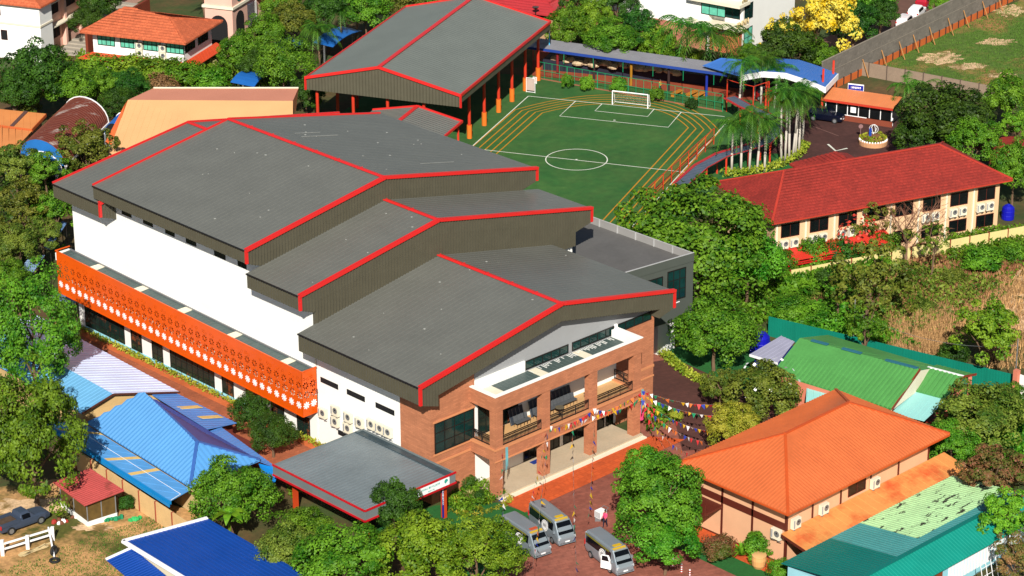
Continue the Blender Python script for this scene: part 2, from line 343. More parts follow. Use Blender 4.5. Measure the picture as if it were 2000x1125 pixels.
# ------------------------------------------------------------------ the school hall
hall = thing('school_hall', 'large school hall with stepped grey metal gable roofs edged in red', 'hall', (9, 25, 0))
XC, XW, XR, YB = 10.3, -5.1, 23.72, 3.3
SL, SRR = .16, .21
def tier(xl, xr, y0, y1, zr, sl=SL, sr=SRR, dl=1.75, front_low=None, xb=XW, xrb=XR, vis_front=True):
    zl, zr_ = zr-sl*(XC-xl), zr-sr*(xr-XC)
    zlb, zrb = zr-sl*(XC-xb)-dl, zr-sr*(xrb-XC)-dl
    left = [(xl, zl), (xl, zl-dl), (xb-.02, zl-dl-.7), (xb-.02, zlb), (XC, zr-dl), (XC, zr)]
    right = [(XC, zr), (XC, zr-dl), (xrb, zrb), (xrb, zr_-dl-.5), (xr, zr_-dl), (xr, zr_)]
    mb = MB()
    for half in (left, right): mb.ext([(x, y0, z-.06) for x, z in half], (0, y1-y0, 0))
    if front_low is not None:                       # the ribbed wall between this gable and the roof below
        mb.ext([(xb, y0+.02, zl-dl-.01), (xb, y0+.02, front_low), (XC, y0+.02, front_low), (XC, y0+.02, zr-dl+.1), (xb, y0+.02, zlb+.1)], (0, .4, 0))
        mb.ext([(XC, y0+.02, front_low), (xrb, y0+.02, front_low), (xrb, y0+.02, zrb+.1), (XC, y0+.02, zr-dl+.1)], (0, .4, 0))
    # standing ribs on the front and on the two eave fascias
    x = xl+.2
    while x < xr-.1:
        zt = zr-.1-(sl*(XC-x) if x < XC else sr*(x-XC))
        inn = xb < x < xrb
        zb = (front_low if front_low is not None else zt+.1-dl+.02) if inn else ((zl if x < XC else zr_)-dl-.04-(.33*(x-xl) if x < XC else .2*(xr-x)))
        if vis_front: mb.box(x-.05, x+.05, y0-.1, y0+.01, zb, zt)
        x += .36
    y = y0+.2
    while y < y1-.1:
        mb.box(xl-.1, xl+.01, y-.05, y+.05, zl-dl+.02, zl-.12)
        if y0 < 3: mb.box(xr-.01, xr+.035, y-.035, y+.035, zr_-dl+.02, zr_-.12)
        y += .36
    fa = obj('fascia', mb, fascia_grey, hall)
    pl = [(xl-.06, y0-.05, zl-.01), (XC, y0-.05, zr), (XC, y1, zr), (xl-.06, y1, zl-.01)]
    pr_ = [(XC, y0-.05, zr), (xr+.06, y0-.05, zr_-.01), (xr+.06, y1, zr_-.01), (XC, y1, zr)]
    for P, al in ((pl, (XC-xl, 0, zr-zl)), (pr_, (xr-XC, 0, zr_-zr))):
        r = MB().slab(P, .07); r.ribs(P, al, .6, .05, .016, top=.6); obj('roof_slope', r, roof_grey, hall)
    t = MB()
    t.bar((xl-.1, y0-.16, zl+.02), (XC, y0-.16, zr+.03), .1, .3); t.bar((XC, y0-.16, zr+.03), (xr+.1, y0-.16, zr_+.02), .1, .3)
    t.bar((xl-.1, y0+.08, zl+.14), (XC, y0+.08, zr+.15), .22, .07); t.bar((XC, y0+.08, zr+.15), (xr+.1, y0+.08, zr_+.14), .22, .07)
    obj('gable_trim', t, red_trim, hall)
    for xx, zz in ((xl, zl), (xr, zr_)):
        c = MB(); c.box(xx-.13, xx+.13, y0-.15, y0+.09, zz-dl-.02, zz+.02); obj('corner_trim', c, red_trim, hall)
    rc = MB()
    n = max(2, int((y1-y0)/3.3))
    for i in range(n):
        a, b = y0+.25+(y1-y0-.25)*i/n+.03, y0+.25+(y1-y0-.25)*(i+1)/n
        rc.poly([(XC-.32, a, zr-SL*.32+.09), (XC, a, zr+.12), (XC, b, zr+.12), (XC-.32, b, zr-SL*.32+.09)])
        rc.poly([(XC, a, zr+.12), (XC+.32, a, zr-SRR*.32+.09), (XC+.32, b, zr-SRR*.32+.09), (XC, b, zr+.12)])
        rc.box(XC-.33, XC+.33, b-.05, b, zr-.02, zr+.10)
    obj('ridge_cap', rc, red_trim, hall)
    gu = MB(); gu.box(xl-.14, xl-.03, y0+.1, y1, zl-.13, zl+.0); obj('gutter', gu, blackmetal, hall)
    return zl, zr_
tier(-7.2, 25.4, 2.3, 18.95, 15.4, xrb=23.4, dl=1.7)
tier(-6.9, 31.0, 18.9, 26.6, 18.97, front_low=11.2, xrb=28.8, dl=1.42)
tier(-6.9, 30.8, 26.55, 50.7, 21.25, front_low=14.2, xrb=28.8, dl=1.3)
tier(-7.0, 30.8, 49.6, 57.6, 19.2, sl=.132, sr=.19, xrb=28.8, vis_front=True, dl=1.42)
# C and D rear trim, seen from the front as thin red edges
t = MB(); z0 = 21.25
t.bar((-6.9, 50.72, z0-SL*17.2+.05), (XC, 50.72, z0+.06), .16, .2); t.bar((XC, 50.72, z0+.06), (30.8, 50.72, z0-SRR*20.5+.05), .16, .2)
t.bar((-7, 57.62, 19.2-.132*17.3+.05), (XC, 57.62, 19.26), .16, .22); t.bar((XC, 57.62, 19.26), (30.8, 57.62, 19.2-.19*20.5+.05), .16, .22)
obj('rear_trim', t, red_trim, hall)
# walls
def gable_body(name, m, x0, x1, y0, y1, z0, zl, zm, zr_):
    mb = MB(); mb.ext([(x0, y0, z0), (x0, y0, zl), (XC, y0, zm), (x1, y0, zr_), (x1, y0, z0)], (0, y1-y0, 0)); return obj(name, mb, m, hall)
gable_body('wall', white, XW, XR-.02, 7.4, 18.93, 0, 12, 14.4, 12)
gable_body('wall', white, XW+.003, 28.7, 19.3, 49.9, 0, 15.4, 18, 13.5)
gable_body('wall', white, XW+.006, 28.7, 49.8, 57.3, 0, 16, 18.2, 14.5)
mb = MB(); mb.box(XW-.01, XW+.25, 26.9, 49.6, 15.3, 17.9); obj('wall', mb, white, hall)
mb = MB(); mb.ext([(XW-.02, YB, 0), (XW-.02, YB, 12.0), (.2, YB, 12.9), (.2, YB, 0)], (0, 4.1, 0)); obj('brick_wall', mb, brick, hall)
mb = MB(); mb.box(18.62, 23.74, YB, 7.3, 0, 9.46); mb.box(23.54, 23.74, YB, 7.3, 9.46, 11.3); obj('brick_wall', mb, brick, hall)
for q in ((18.6, 23.8, YB-.06, YB-.002, 4.55, 4.8), (18.6, 23.8, YB-.06, YB-.002, 3.55, 3.7), (-5.2, .2, YB-.07, YB-.002, 3.85, 4.05), (XW-.09, XW-.022, YB, 7.4, 3.85, 4.05)): mb = MB(); mb.box(*q); obj('brick_ledge', mb, brick_trim, hall)
mb = MB(); mb.ext([(.2, YB+.2, 8.8), (.2, YB+.2, 13), (XC, YB+.2, 14.6), (23.5, YB+.2, 11.9), (23.5, YB+.2, 8.8)], (0, .4, 0)); obj('gable_wall', mb, ltgrey, hall)
mb = MB(); mb.box(.2, 18.6, YB+.02, YB+.3, .3, 9.3); mb.box(.2, 6.6, YB+.02, YB+.19, 9.3, 10.5); mb.box(18.4, 18.75, YB+.02, YB+.19, 9.3, 10.5); obj('portico_wall', mb, white, hall)
facf = lambda x, y, z: (x, YB-y, z)
for x0, x1 in ((6.72, 12.3), (12.8, 18.4), (18.78, 23.5)):
    windowset(hall, lambda x, y, z: (x, YB+.2-y, z), x0, x1, 9.5, 10.38, 5 if x1 < 19 else 4, 1, blackmetal, glass, .09, .08)
windowset(hall, facf, -4.72, .08, 4.95, 7.95, 4, 3, blackmetal, glass, .09, .08)
for q in ((7.97, 8.12), (4.75, 4.93)): mb = MB(); mb.box(-4.85, .2, YB-.09, YB-.002, *q); obj('brick_ledge', mb, brick_trim, hall)
# portico
for i, x in enumerate((.12, 6.06, 12.2, 18.05)):
    c = MB(); c.box(x-.47, x+.47, .02, .8, .3, 3.81); obj('column', c, brick, hall)
    c = MB(); c.box(x-.47, x+.47, .02, .75, 5.02, 8.73); obj('column', c, brick, hall)
mb = MB(); mb.box(-.38, 18.62, -.02, .62, 3.8, 4.86); mb.box(-.38, .3, .62, YB, 3.8, 4.86); mb.box(18, 18.6, .62, YB, 3.8, 4.86); obj('balcony_beam', mb, brick, hall)
mb = MB(); mb.box(-.46, 18.7, -.1, .66, 4.86, 5.02); mb.box(-.46, .34, .66, YB, 4.86, 5.02); mb.box(17.98, 18.7, .66, YB, 4.86, 5.02); mb.box(-.45, 18.69, -.09, .0, 3.72, 3.84); obj('balcony_ledge', mb, brick_trim, hall)
mb = MB(); mb.box(.3, 17.98, .6, YB+.02, 4.6, 4.9); obj('balcony_floor', mb, timber, hall)
mb = MB(); mb.box(-.4, 18.66, -.04, .34, 8.72, 10.16); mb.box(-.4, -.02, .34, YB, 8.72, 10.16); mb.box(18.28, 18.66, .34, YB, 8.72, 10.16); obj('parapet', mb, brick, hall)
mb = MB(); mb.box(-.42, 18.68, -.06, .36, 10.16, 10.24); mb.box(-.42, .0, .36, YB, 10.16, 10.24); mb.box(18.26, 18.68, .36, YB, 10.16, 10.24)
mb.box(17.9, 18.279, .341, YB+.02, 9.2, 10.158); mb.box(-.019, .2, .341, YB+.02, 9.2, 10.158); obj('parapet_coping', mb, white, hall)
mb = MB(); mb.box(.2, 17.9, .34, YB+.02, 9.0, 9.42); mb.ribs([(.2, .34, 9.42), (17.9, .34, 9.42), (17.9, YB, 9.42), (.2, YB, 9.42)], (0, 1, 0), .5, .08, .03); obj('portico_roof', mb, deck_grey, hall)
for x in (1.2, 6.9, 12.6):
    s = MB(); s.box(x, x+1.0, .36, YB-.02, 9.43, 9.47); obj('skylight', s, offwhite, hall)
random.seed(5)
mb = MB()
for i in range(46):
    x = 6.9+i*.235
    if random.random() < .72: mb.box(x, x+.07, YB-.3-random.random()*.55, YB-.06, 9.45, 9.475)
o = obj('roof_clip', mb, white, hall); o['kind'] = 'stuff'
mb = MB(); mb.box(.2, 18, .3, YB+.4, 0, .3); mb.box(-.1, 18.6, -.3, .3, 0, .3); obj('porch_floor', mb, concrete, hall)
mb = MB(); mb.box(-.2, 18.62, -.78, -.302, 0, .16); obj('porch_step', mb, offwhite, hall)
for x0, x1 in ((6.3, 8.4), (8.8, 11.0), (11.5, 14.2), (14.4, 17.0)):
    windowset(hall, lambda x, y, z: (x, YB-y, z), x0, x1, .34, 2.75, 3, 2, blackmetal, glass_dark, .09, .07, 'glass_door')
windowset(hall, facf, .6, 3.5, 5.0, 8.2, 3, 2, blackmetal, glass_reflect, .09, .07)
windowset(hall, facf, 3.7, 5.6, 5.0, 8.2, 2, 2, blackmetal, glass_reflect, .09, .07)
windowset(hall, lambda x, y, z: (x, YB-y, z), 17.2, 18.2, .34, 2.75, 2, 1, blackmetal, glass_dark, .09, .07, 'glass_door')
# balcony railings: posts and rails one part, the thin balusters joined beside them
def railing(parent, p, q, h=.98, n=3):
    p, q = Vector(p), Vector(q); r = MB()
    up = Vector((0, 0, 1))
    for k in (h, h-.16, .1): r.bar(p+up*k, q+up*k, .07, .08)
    for i in range(n+1):
        a = p.lerp(q, i/n); r.bar(a, a+up*h, .07, .07)
    o = obj('railing', r, blackmetal, parent)
    b = MB(); m = int((q-p).length/.16)
    for i in range(1, m):
        a = p.lerp(q, i/m); b.bar(a+up*.12, a+up*(h-.17), .045, .045)
    obj('balusters', b, blackmetal, o, kind='stuff')
for x0, x1 in ((.62, 5.56), (6.56, 11.7), (12.7, 17.55)): railing(hall, (x0, .2, 5.02), (x1, .2, 5.02))
railing(hall, (-.1, .82, 5.02), (-.1, YB-.05, 5.02), n=2); railing(hall, (18.3, .8, 5.02), (18.3, YB-.05, 5.02), n=2)
# left side openings
lw = lambda x, y, z: (XW-y, x, z)
for y0, y1, z0, z1 in ((46.98, 48.6, 15.6, 16.2), (43.5, 45.05, 15.58, 16.15), (40.0, 41.5, 15.54, 16.1), (36.6, 38.2, 15.5, 16.08), (32.08, 33.8, 15.42, 16.04), (28.9, 30.2, 15.4, 16.0)):
    windowset(hall, lambda x, y, z: (XW-.01-y, x, z), y0, y1, z0, z1, 2, 1, blackmetal, glass_dark, .06, .04)
for y0, y1 in ((16.0, 18.5), (12.25, 14.75), (8.2, 10.75)):
    windowset(hall, lw, y0, y1, 7.2, 7.72, 1, 1, blackmetal, dk, .05, .04)
windowset(hall, lw, 13.4, 16.2, 2.6, 3.1, 1, 1, blackmetal, dk, .05, .04)
def slope(y): return -.0225*(58-y)
for y0, y1, nx in ((49.5, 56.3, 8), (46.6, 48.4, 2), (43.1, 44.9, 2), (34.8, 41.9, 8), (31.8, 33.6, 2), (28.1, 29.9, 2), (24.1, 26.0, 2), (20.3, 22.2, 2)):
    zt = 3.35+slope(y0); windowset(hall, lw, y0, y1, zt-2.0, zt+.3, nx, 3, blackmetal, glass_reflect, .08, .06)
mb = MB(); mb.box(XW-.05, XW-.004, 30, 56.4, .05, 1.1); obj('plinth', mb, plinth_blue, hall)
mb = MB(); mb.box(XW-.1, XW, 56.7, 57.2, 0, 4.5); obj('pilaster', mb, white, hall)
mb = MB(); rs_ = random.Random(2)
for i in range(46):
    k = rs_.choice((0, 0, 1)); x = rs_.uniform(-6, 10) if k == 0 else rs_.uniform(11, 29); y = rs_.uniform(4, 48) if x < 24 else rs_.uniform(28, 48)
    zt = (15.4 if y < 18.5 else 18.97 if y < 26.3 else 21.25)-(SL*(XC-x) if x < XC else SRR*(x-XC)); s = rs_.uniform(.03, .09)
    if 17.5 < y < 19.5 or 25.5 < y < 27: continue
    mb.box(x-s, x+s, y-s, y+s, zt+.0, zt+.04)
for x0, x1, y in ((13.5, 16.8, 44), (13.2, 18.0, 42.6), (18.5, 23, 30.5)): mb.ext([(x0, y, 21.25-SRR*(x0-XC)+.02), (x1, y, 21.25-SRR*(x1-XC)+.02), (x1, y+.07, 21.25-SRR*(x1-XC)+.02), (x0, y+.07, 21.25-SRR*(x0-XC)+.02)], (0, 0, .02))
obj('roof_debris', mb, mat('pale_debris', S(190, 192, 186), .7), hall, kind='stuff')
# lower roof behind the screen
def zz(y, z): return z+slope(y)
mb = MB(); P = [(-6.75, 58.1, zz(58.1, 8.95)), (-6.75, 19.2, zz(19.2, 8.95)), (XW, 19.2, zz(19.2, 9.05)), (XW, 58.1, zz(58.1, 9.05))]
mb.slab(P, .3); mb.ribs(P, (1, 0, 0), .6, .07, .03); obj('side_roof', mb, deck_grey, hall)
for y in (52.6, 45.2, 38.2, 30.4, 22.4):
    s = MB(); s.box(-6.72, XW-.1, y-.5, y+.5, zz(y, 8.98), zz(y, 9.08)); obj('skylight', s, offwhite, hall)
mb = MB(); mb.bar((XW-.06, 19.2, zz(19.2, 9.12)), (XW-.06, 58.1, zz(58.1, 9.12)), .12, .14)
obj('flashing', mb, steel, hall)
# perforated flower screen: cut with true holes, one panel per 3.27 m
def screen_mesh(w, ncol, seed, white_only=False):
    rnd = random.Random(seed)
    cu = bpy.data.curves.new('cut', 'CURVE'); cu.dimensions = '2D'; cu.fill_mode = 'BOTH'; cu.extrude = .02
    cw = bpy.data.curves.new('cutw', 'CURVE'); cw.dimensions = '2D'; cw.fill_mode = 'BOTH'; cw.extrude = .006
    def ring(c, pts):
        sp = c.splines.new('POLY'); sp.points.add(len(pts)-1)
        for i, p in enumerate(pts): sp.points[i].co = (p[0], p[1], 0, 1)
        sp.use_cyclic_u = True
    ring(cu, [(0, 0), (w, 0), (w, 4.5), (0, 4.5)])
    ring(cw, [(.38*(.2+.8*abs(math.cos(4*a))**.6)*math.cos(a), .38*(.2+.8*abs(math.cos(4*a))**.6)*math.sin(a)) for a in [2*math.pi*i/64 for i in range(64)]])
    def flower(c, x, y, R, n=8):
        a0 = rnd.random()
        for k in range(n):
            a = a0+2*math.pi*k/n; ca, sa = math.cos(a), math.sin(a); pts = []
            for t in range(6):
                q = 2*math.pi*t/6; l, m = R*.64+R*.36*math.cos(q), R*.2*math.sin(q)
                pts.append((x+l*ca-m*sa, y+l*sa+m*ca))
            ring(c, pts)
    for i in range(ncol):
        x = w*(i+.5)/ncol
        flower(cu, x+.12, 2.06, .46)
        flower(cu, x-.02, 3.02, .42)
        if rnd.random() < .75: flower(cu, x-.2, 3.72, .22, 6)
        if rnd.random() < .6: flower(cu, x+.22, 3.62, .2, 6)
        flower(cu, x+.4*rnd.uniform(-1, 1), .32, .13, 6)
    out = []
    for c in (cu, cw):
        ob = bpy.data.objects.new('tmp', c); COL.objects.link(ob); dg = bpy.context.evaluated_depsgraph_get()
        me = bpy.data.meshes.new_from_object(ob.evaluated_get(dg)); bpy.data.objects.remove(ob); bpy.data.curves.remove(c); out.append(me)
    out[0].materials.clear(); out[0].materials.append(orange); out[1].materials.clear(); out[1].materials.append(white_paint)
    return out
NP = 12; pw = 39.1/NP
var = [screen_mesh(pw-.004, 3, s) for s in (1, 2, 3)]; flower_me = var[0][1]
tilt = math.atan(.0225)
for i in range(NP):
    y = 58.2-i*pw
    me, mw_ = var[(i*5+i//3) % 3]
    p = inst(me, 'screen_panel', hall, (-6.86-9, y-25, zz(y, 4.87)))
    p.matrix_local = Matrix.Translation((-15.86, y-25, zz(y, 4.87))) @ Matrix(((0, 0, -1, 0), (-1, 0, 0, 0), (0, 1, 0, 0), (0, 0, 0, 1))) @ Matrix.Rotation(-tilt, 4, 'Z')
    for k in range(3): inst(flower_me, 'flower_plate', p, ((pw-.004)*(k+.5)/3, 1.02, .03), (0, 0, k*.7+i))
me, mw_ = screen_mesh(1.74, 2, 9)
p = inst(me, 'screen_panel', hall)
p.matrix_local = Matrix.Translation((-6.88-9, 19.08-25, zz(19.1, 4.87))) @ Matrix(((1, 0, 0, 0), (0, 0, -1, 0), (0, 1, 0, 0), (0, 0, 0, 1)))
for k in range(2): inst(flower_me, 'flower_plate', p, (1.74*(k+.5)/2, 1.02, .03))
mb = MB()
for k in (4.85, 9.4): mb.bar((-6.86, 58.25, zz(58.2, k)), (-6.86, 19.05, zz(19, k)), .12, .09); mb.bar((-6.86, 19.08, zz(19, k)), (XW, 19.08, zz(19, k)), .12, .09); mb.bar((-6.86, 58.25, zz(58.2, k)), (XW, 58.25, zz(58.2, k)), .12, .09)
obj('screen_frame', mb, orange, hall)
mb = MB(); mb.box(-6.7, XW, 19.3, 58, 5.6, 5.75); obj('screen_soffit', mb, offwhite, hall)
mb = MB(); mb.box(XW-.12, XW-.012, 19.3, 58, 5.76, 7.9); obj('shade_backing', mb, mat('maroon_shade', S(70, 22, 14), .8), hall)  # added backing sheet: its dark maroon paints the shade behind the flower holes
mb = MB(); mb.box(-6.8, XW, 58.3, 58.42, 8.3, 9.1); obj('end_parapet', mb, white, hall)
# flat roofed wing on the right
Z1 = 10.2
w1, w2, w3 = at(1355, 493, Z1), at(1160, 423, Z1), at(1226.7, 530.5, Z1)
dv = (w2-w1).normalized(); w2b = w1+dv*24; du = (w3-w1).normalized(); w3b = w1+du*13.6
wa = [w1, w2b, w3b+dv*24, w3b]
mb = MB(); mb.prism([(p.x, p.y) for p in wa], 3.3, 9.3)
mb.bar(Vector((w1.x, w1.y, 9.75)), Vector((w3b.x, w3b.y, 9.75)), .14, .92); obj('wing', mb, mat('wing_cladding', S(92, 98, 92), .5, 0, .06), hall)
mb = MB(); mb.poly([(p.x, p.y, 9.32) for p in wa]); obj('wing_roof', mb, mat('flat_roof_sheet', S(112, 110, 108), .7, 0, .12, .4, .08), hall)
mb = MB(); a, b = Vector((w1.x, w1.y, 9.7)), Vector((w2b.x, w2b.y, 9.7)); mb.bar(a, b, .08, .8); obj('roof_parapet', mb, mat('parapet_panel', S(172, 170, 168), .6, 0, .05), hall)
mb = MB(); mb.bar(Vector((w1.x, w1.y, 10.21)), Vector((w3b.x, w3b.y, 10.21)), .15, .04); mb.bar(a+Vector((0, 0, .42)), b+Vector((0, 0, .42)), .1, .04)
for i in range(10):
    q = a+(b-a)*(i/9*.97+.01); mb.box(q.x-.13, q.x-.05, q.y-.05, q.y+.05, 9.32, 10.15)
obj('parapet_post', mb, mat('pale_grey_trim', S(206, 206, 206), .5), hall)
wf = Vector((w3b.x, w3b.y, 0)); ux = Vector((-du.x, -du.y, 0)).normalized()
wfr = lambda x, y, z: (wf.x+ux.x*x+ux.y*y, wf.y+ux.y*x-ux.x*y, z)
windowset(hall, wfr, 10.2, 12.6, 5.6, 8.9, 3, 3, blackmetal, glass, .09, .07); windowset(hall, wfr, 7.2, 9.6, 5.6, 8.6, 3, 3, blackmetal, glass, .09, .07)
mb = MB(); q = at(1290, 694, 0); mb.box(33.4, 35.9, 11.7, 24, 0, 3.3); obj('wing_wall', mb, white, hall)
mb = MB(); mb.box(24, 33.39, 13.5, 26, 0, 3.3); obj('wing_wall', mb, dk, hall)  # near-black block paints in the shade of the recess under the wing
mb = MB(); mb.bar((24.2, 3.6, 10.1), (27.6, 3.6, 10.1), .07, .07); obj('drain_pipe', mb, white_paint, hall)

# air conditioners on the hall's side wall
def make_ac(loc, rz, label, group, s=1.0):
    t = thing('air_conditioner', label, 'air conditioner', loc, rz, group)
    mb = MB(); mb.box(-.5, .5, -.42, -.06, 0, .95); obj('casing', mb, offwhite, t, local=True)
    mb = MB()
    g = [(0.15+.3*math.cos(a), -.425, .55+.3*math.sin(a)) for a in [i*math.pi/6 for i in range(12)]]
    mb.ext(g, (0, -.012, 0)); obj('fan_grille', mb, steel, t, local=True)
    mb = MB(); mb.ext([(.15+.09*math.cos(a), -.438, .62+.09*math.sin(a)) for a in [i*math.pi/4 for i in range(8)]], (0, -.012, 0)); obj('fan_hub', mb, blackmetal, t, local=True)
    mb = MB(); mb.box(-.46, -.3, -.432, -.42, .1, .85); obj('side_vent', mb, ltgrey, t, local=True)
    mb = MB(); mb.box(-.38, -.32, -.48, 0, -.06, 0); mb.box(.32, .38, -.48, 0, -.06, 0); mb.bar((-.35, -.02, -.4), (-.35, -.44, -.04), .05, .05); mb.bar((.35, -.02, -.4), (.35, -.44, -.04), .05, .05); obj('bracket', mb, steel, t, local=True)
    return t
acg = 'air conditioners on the white side wall of the hall'
acl = [(18.1, 3.75, 'first air conditioner on white wall, nearest the orange screen'), (16.25, 4.6, 'upper air conditioner of the first stacked pair on white wall'), (16.35, 3.45, 'lower air conditioner of the first stacked pair on white wall'),
       (14.45, 4.55, 'upper air conditioner of the second stacked pair on white wall'), (14.55, 3.4, 'lower air conditioner of the second pair, just above canopy roof'), (12.85, 4.55, 'air conditioner on white wall directly above the canopy roof peak'),
       (11.2, 4.95, 'third air conditioner from the brick corner on the white wall'), (10.0, 4.95, 'second air conditioner from the brick corner on the white wall'), (8.9, 4.95, 'air conditioner on white wall closest to the brick corner')]
ac0 = None
for y, z, lb in acl:
    if ac0 is None: ac0 = make_ac((XW, y, z), -math.pi/2, lb, acg)
    else: dup(ac0, (XW, y, z), -math.pi/2, lb)
# balcony furniture
def make_chair():
    t = thing('chair', 'grey chair standing in the row on the balcony', 'chair', (0, 0, 0), 0, 'chairs in a row on the balcony')
    cm = mat('chair_fabric', S(96, 100, 104), .7)
    mb = MB(); mb.box(-.24, .24, -.24, .24, .42, .48); obj('seat', mb, cm, t, local=True)
    mb = MB(); mb.ext([(-.24, .2, .5), (.24, .2, .5), (.24, .32, .98), (-.24, .32, .98)], (0, .04, 0)); obj('backrest', mb, cm, t, local=True)
    for x in (-.21, .21):
        for y in (-.21, .21):
            mb = MB(); mb.bar((x, y, 0), (x, y, .42), .035, .035); obj('leg', mb, blackmetal, t, local=True)
    return t
ORD = 'first second third fourth fifth sixth seventh eighth ninth tenth eleventh twelfth thirteenth fourteenth fifteenth sixteenth seventeenth'.split()
def ch_lab(i): return f'{ORD[i]} grey chair from the left in the '+('short row left of second balcony column' if i < 4 else 'long row in the middle bay') if i < 4 else f'{ORD[i-4]} grey chair from the left in the long row of the middle balcony bay'
ch0 = make_chair(); ch0['label'] = ch_lab(0); n = 0
for i in range(16):
    x = 5.9+i*.5 if i < 4 else 6.75+(i-4)*.47+1.4-1.4
    x = [4.55, 5.0, 5.45, 5.8][i] if i < 4 else 7.0+(i-4)*.44
    if i == 0: ch0.location = (x, 2.25, 4.9)
    else: dup(ch0, (x, 2.25, 4.9), 0, ch_lab(i))
tt = mat('dark_blue_table_top', S(62, 70, 82), .5)
ft0 = None
def ft_lab(i): return f'{ORD[i if i < 4 else i-4]} dark folded table from the left, leaning on the wall of the '+('left' if i < 4 else 'middle')+' balcony bay'
for i in range(15):
    x = [4.4, 4.85, 5.3, 5.75][i] if i < 4 else 7.0+(i-4)*.49
    if ft0 is None:
        ft0 = thing('folded_table', ft_lab(0), 'table', (x, 3.2, 4.9), 0, 'folded tables leaning on the balcony wall')
        mb = MB(); mb.ext([(-.22, -.45, .02), (.22, -.45, .02), (.22, -.02, 1.5), (-.22, -.02, 1.5)], (0, -.035, .01)); obj('table_top', mb, tt, ft0, local=True)
        mb = MB(); mb.bar((-.2, -.52, .1), (-.2, -.1, 1.45), .03, .03); mb.bar((.2, -.52, .1), (.2, -.1, 1.45), .03, .03); obj('leg', mb, steel, ft0, local=True)
    else: dup(ft0, (x, 3.2, 4.9), 0, ft_lab(i))
rt0 = None
for x, y, lb in ((7.4, 1.45, 'round glass table left of the two by the middle railing'), (9.2, 1.45, 'round glass table right of the two by the middle railing'), (13.2, 1.7, 'round glass table alone beside the third balcony column')):
    if rt0 is None:
        rt0 = thing('round_table', lb, 'table', (x, y, 4.9), 0, 'round tables on the balcony')
        mb = MB(); mb.lathe([(.42, .7), (.45, .72), (.42, .74)], 16); obj('table_top', mb, mat('smoked_glass_top', S(120, 112, 92), .2), rt0, local=True)
        mb = MB(); mb.lathe([(.25, 0), (.06, .06), (.05, .7)], 10); obj('pedestal', mb, blackmetal, rt0, local=True)
    else: dup(rt0, (x, y, 4.9), 0, lb)
# ------------------------------------------------------------------ entrance canopy beside the hall
cn = thing('entrance_canopy', 'flat grey canopy roof with red edging beside the brick hall corner', 'canopy', (-10.5, 6, 0))
cx0, cx1, cy0, cy1, cz = -15.8, -5.25, .05, 12.5, 4.5
mb = MB()
for a, b in (((cx0, cy0), (cx1, cy0)), ((cx1, cy0), (cx1, cy1)), ((cx1, cy1), (cx0, cy1)), ((cx0, cy1), (cx0, cy0))):
    mb.bar((a[0], a[1], cz-.5), (b[0], b[1], cz-.5), .1, .96)
obj('fascia', mb, mat('canopy_fascia', S(130, 140, 142), .45, 0, .08), cn)
mb = MB(); P = [(cx0+.05, cy0+.05, cz-.08), (cx1-.9, cy0+.05, cz-.1), (cx1-.9, cy1-.05, cz-.1), (cx0+.05, cy1-.05, cz-.08)]
mb.slab(P, .06); mb.ribs(P, (1, 0, 0), .45, .06, .03); obj('roof_sheet', mb, mat('canopy_sheet', S(132, 144, 150), .4, 0, .14, .35, .06), cn)
mb = MB(); mb.box(cx1-.9, cx1-.05, cy0+.05, cy1-.05, cz-.25, cz-.16); mb.box(cx1-.98, cx1-.9, cy0+.05, cy1-.05, cz-.16, cz+.02); obj('roof_gutter', mb, mat('gutter_sheet', S(72, 88, 96), .5, 0, .2, 2), cn)
mb = MB()
for z, w in ((cz+.01, .14), (cz-.98, .16)):
    mb.bar((cx0-.06, cy0-.06, z), (cx1+.06, cy0-.06, z), w, w); mb.bar((cx0-.06, cy0-.06, z), (cx0-.06, cy1, z), w, w)
obj('edge_trim', mb, mat('canopy_red', S(220, 30, 42), .4), cn)
mb = MB(); mb.box(-10.3, -6.05, cy0-.14, cy0-.075, cz-.84, cz-.12); sgn = obj('sign_board', mb, white_paint, cn)
def text(body, size, loc, mtx, m, parent, name='lettering', ext=.006, align='CENTER'):
    c = bpy.data.curves.new('t', 'FONT'); c.body = body; c.size = size; c.extrude = ext; c.align_x = align; c.align_y = 'CENTER'; c.resolution_u = 2
    ob = bpy.data.objects.new('t', c); COL.objects.link(ob); dg = bpy.context.evaluated_depsgraph_get()
    me = bpy.data.meshes.new_from_object(ob.evaluated_get(dg)); bpy.data.objects.remove(ob); bpy.data.curves.remove(c)
    me.materials.clear(); me.materials.append(m)
    o = bpy.data.objects.new(name, me); COL.objects.link(o)
    if parent: o.parent = parent
    org = ORG.get(parent.name, Vector((0, 0, 0))) if parent else Vector((0, 0, 0))
    o.matrix_local = Matrix.Translation(Vector(loc)-org) @ mtx
    return o
FACE_Y = Matrix(((1, 0, 0, 0), (0, 0, -1, 0), (0, 1, 0, 0), (0, 0, 0, 1)))
teal_ink = mat('teal_ink', S(60, 190, 170), .6, 0, 0)
def glyphs(fr, x0, x1, z, h, m, parent, seed=1, gap=.45):
    """a line of print too small to read in the photograph: upright and cross strokes"""
    r = random.Random(seed); mb = MB(fr); x = x0
    while x < x1:
        w = h*r.uniform(.45, .7); s = h*.16
        mb.box(x, x+s, 0, .006, z, z+h)
        if r.random() < .7: mb.box(x+w-s, x+w, 0, .006, z, z+h*r.choice((1, 1, .55)))
        mb.box(x+s, x+w-s, 0, .0055, z+h*r.choice((0, .45, .84)), z+h*r.choice((0, .45, .84))+s)
        x += w+h*gap*.5
    return obj('lettering', mb, m, parent)
csf = lambda x, y, z: (x, cy0-.141-y, z)
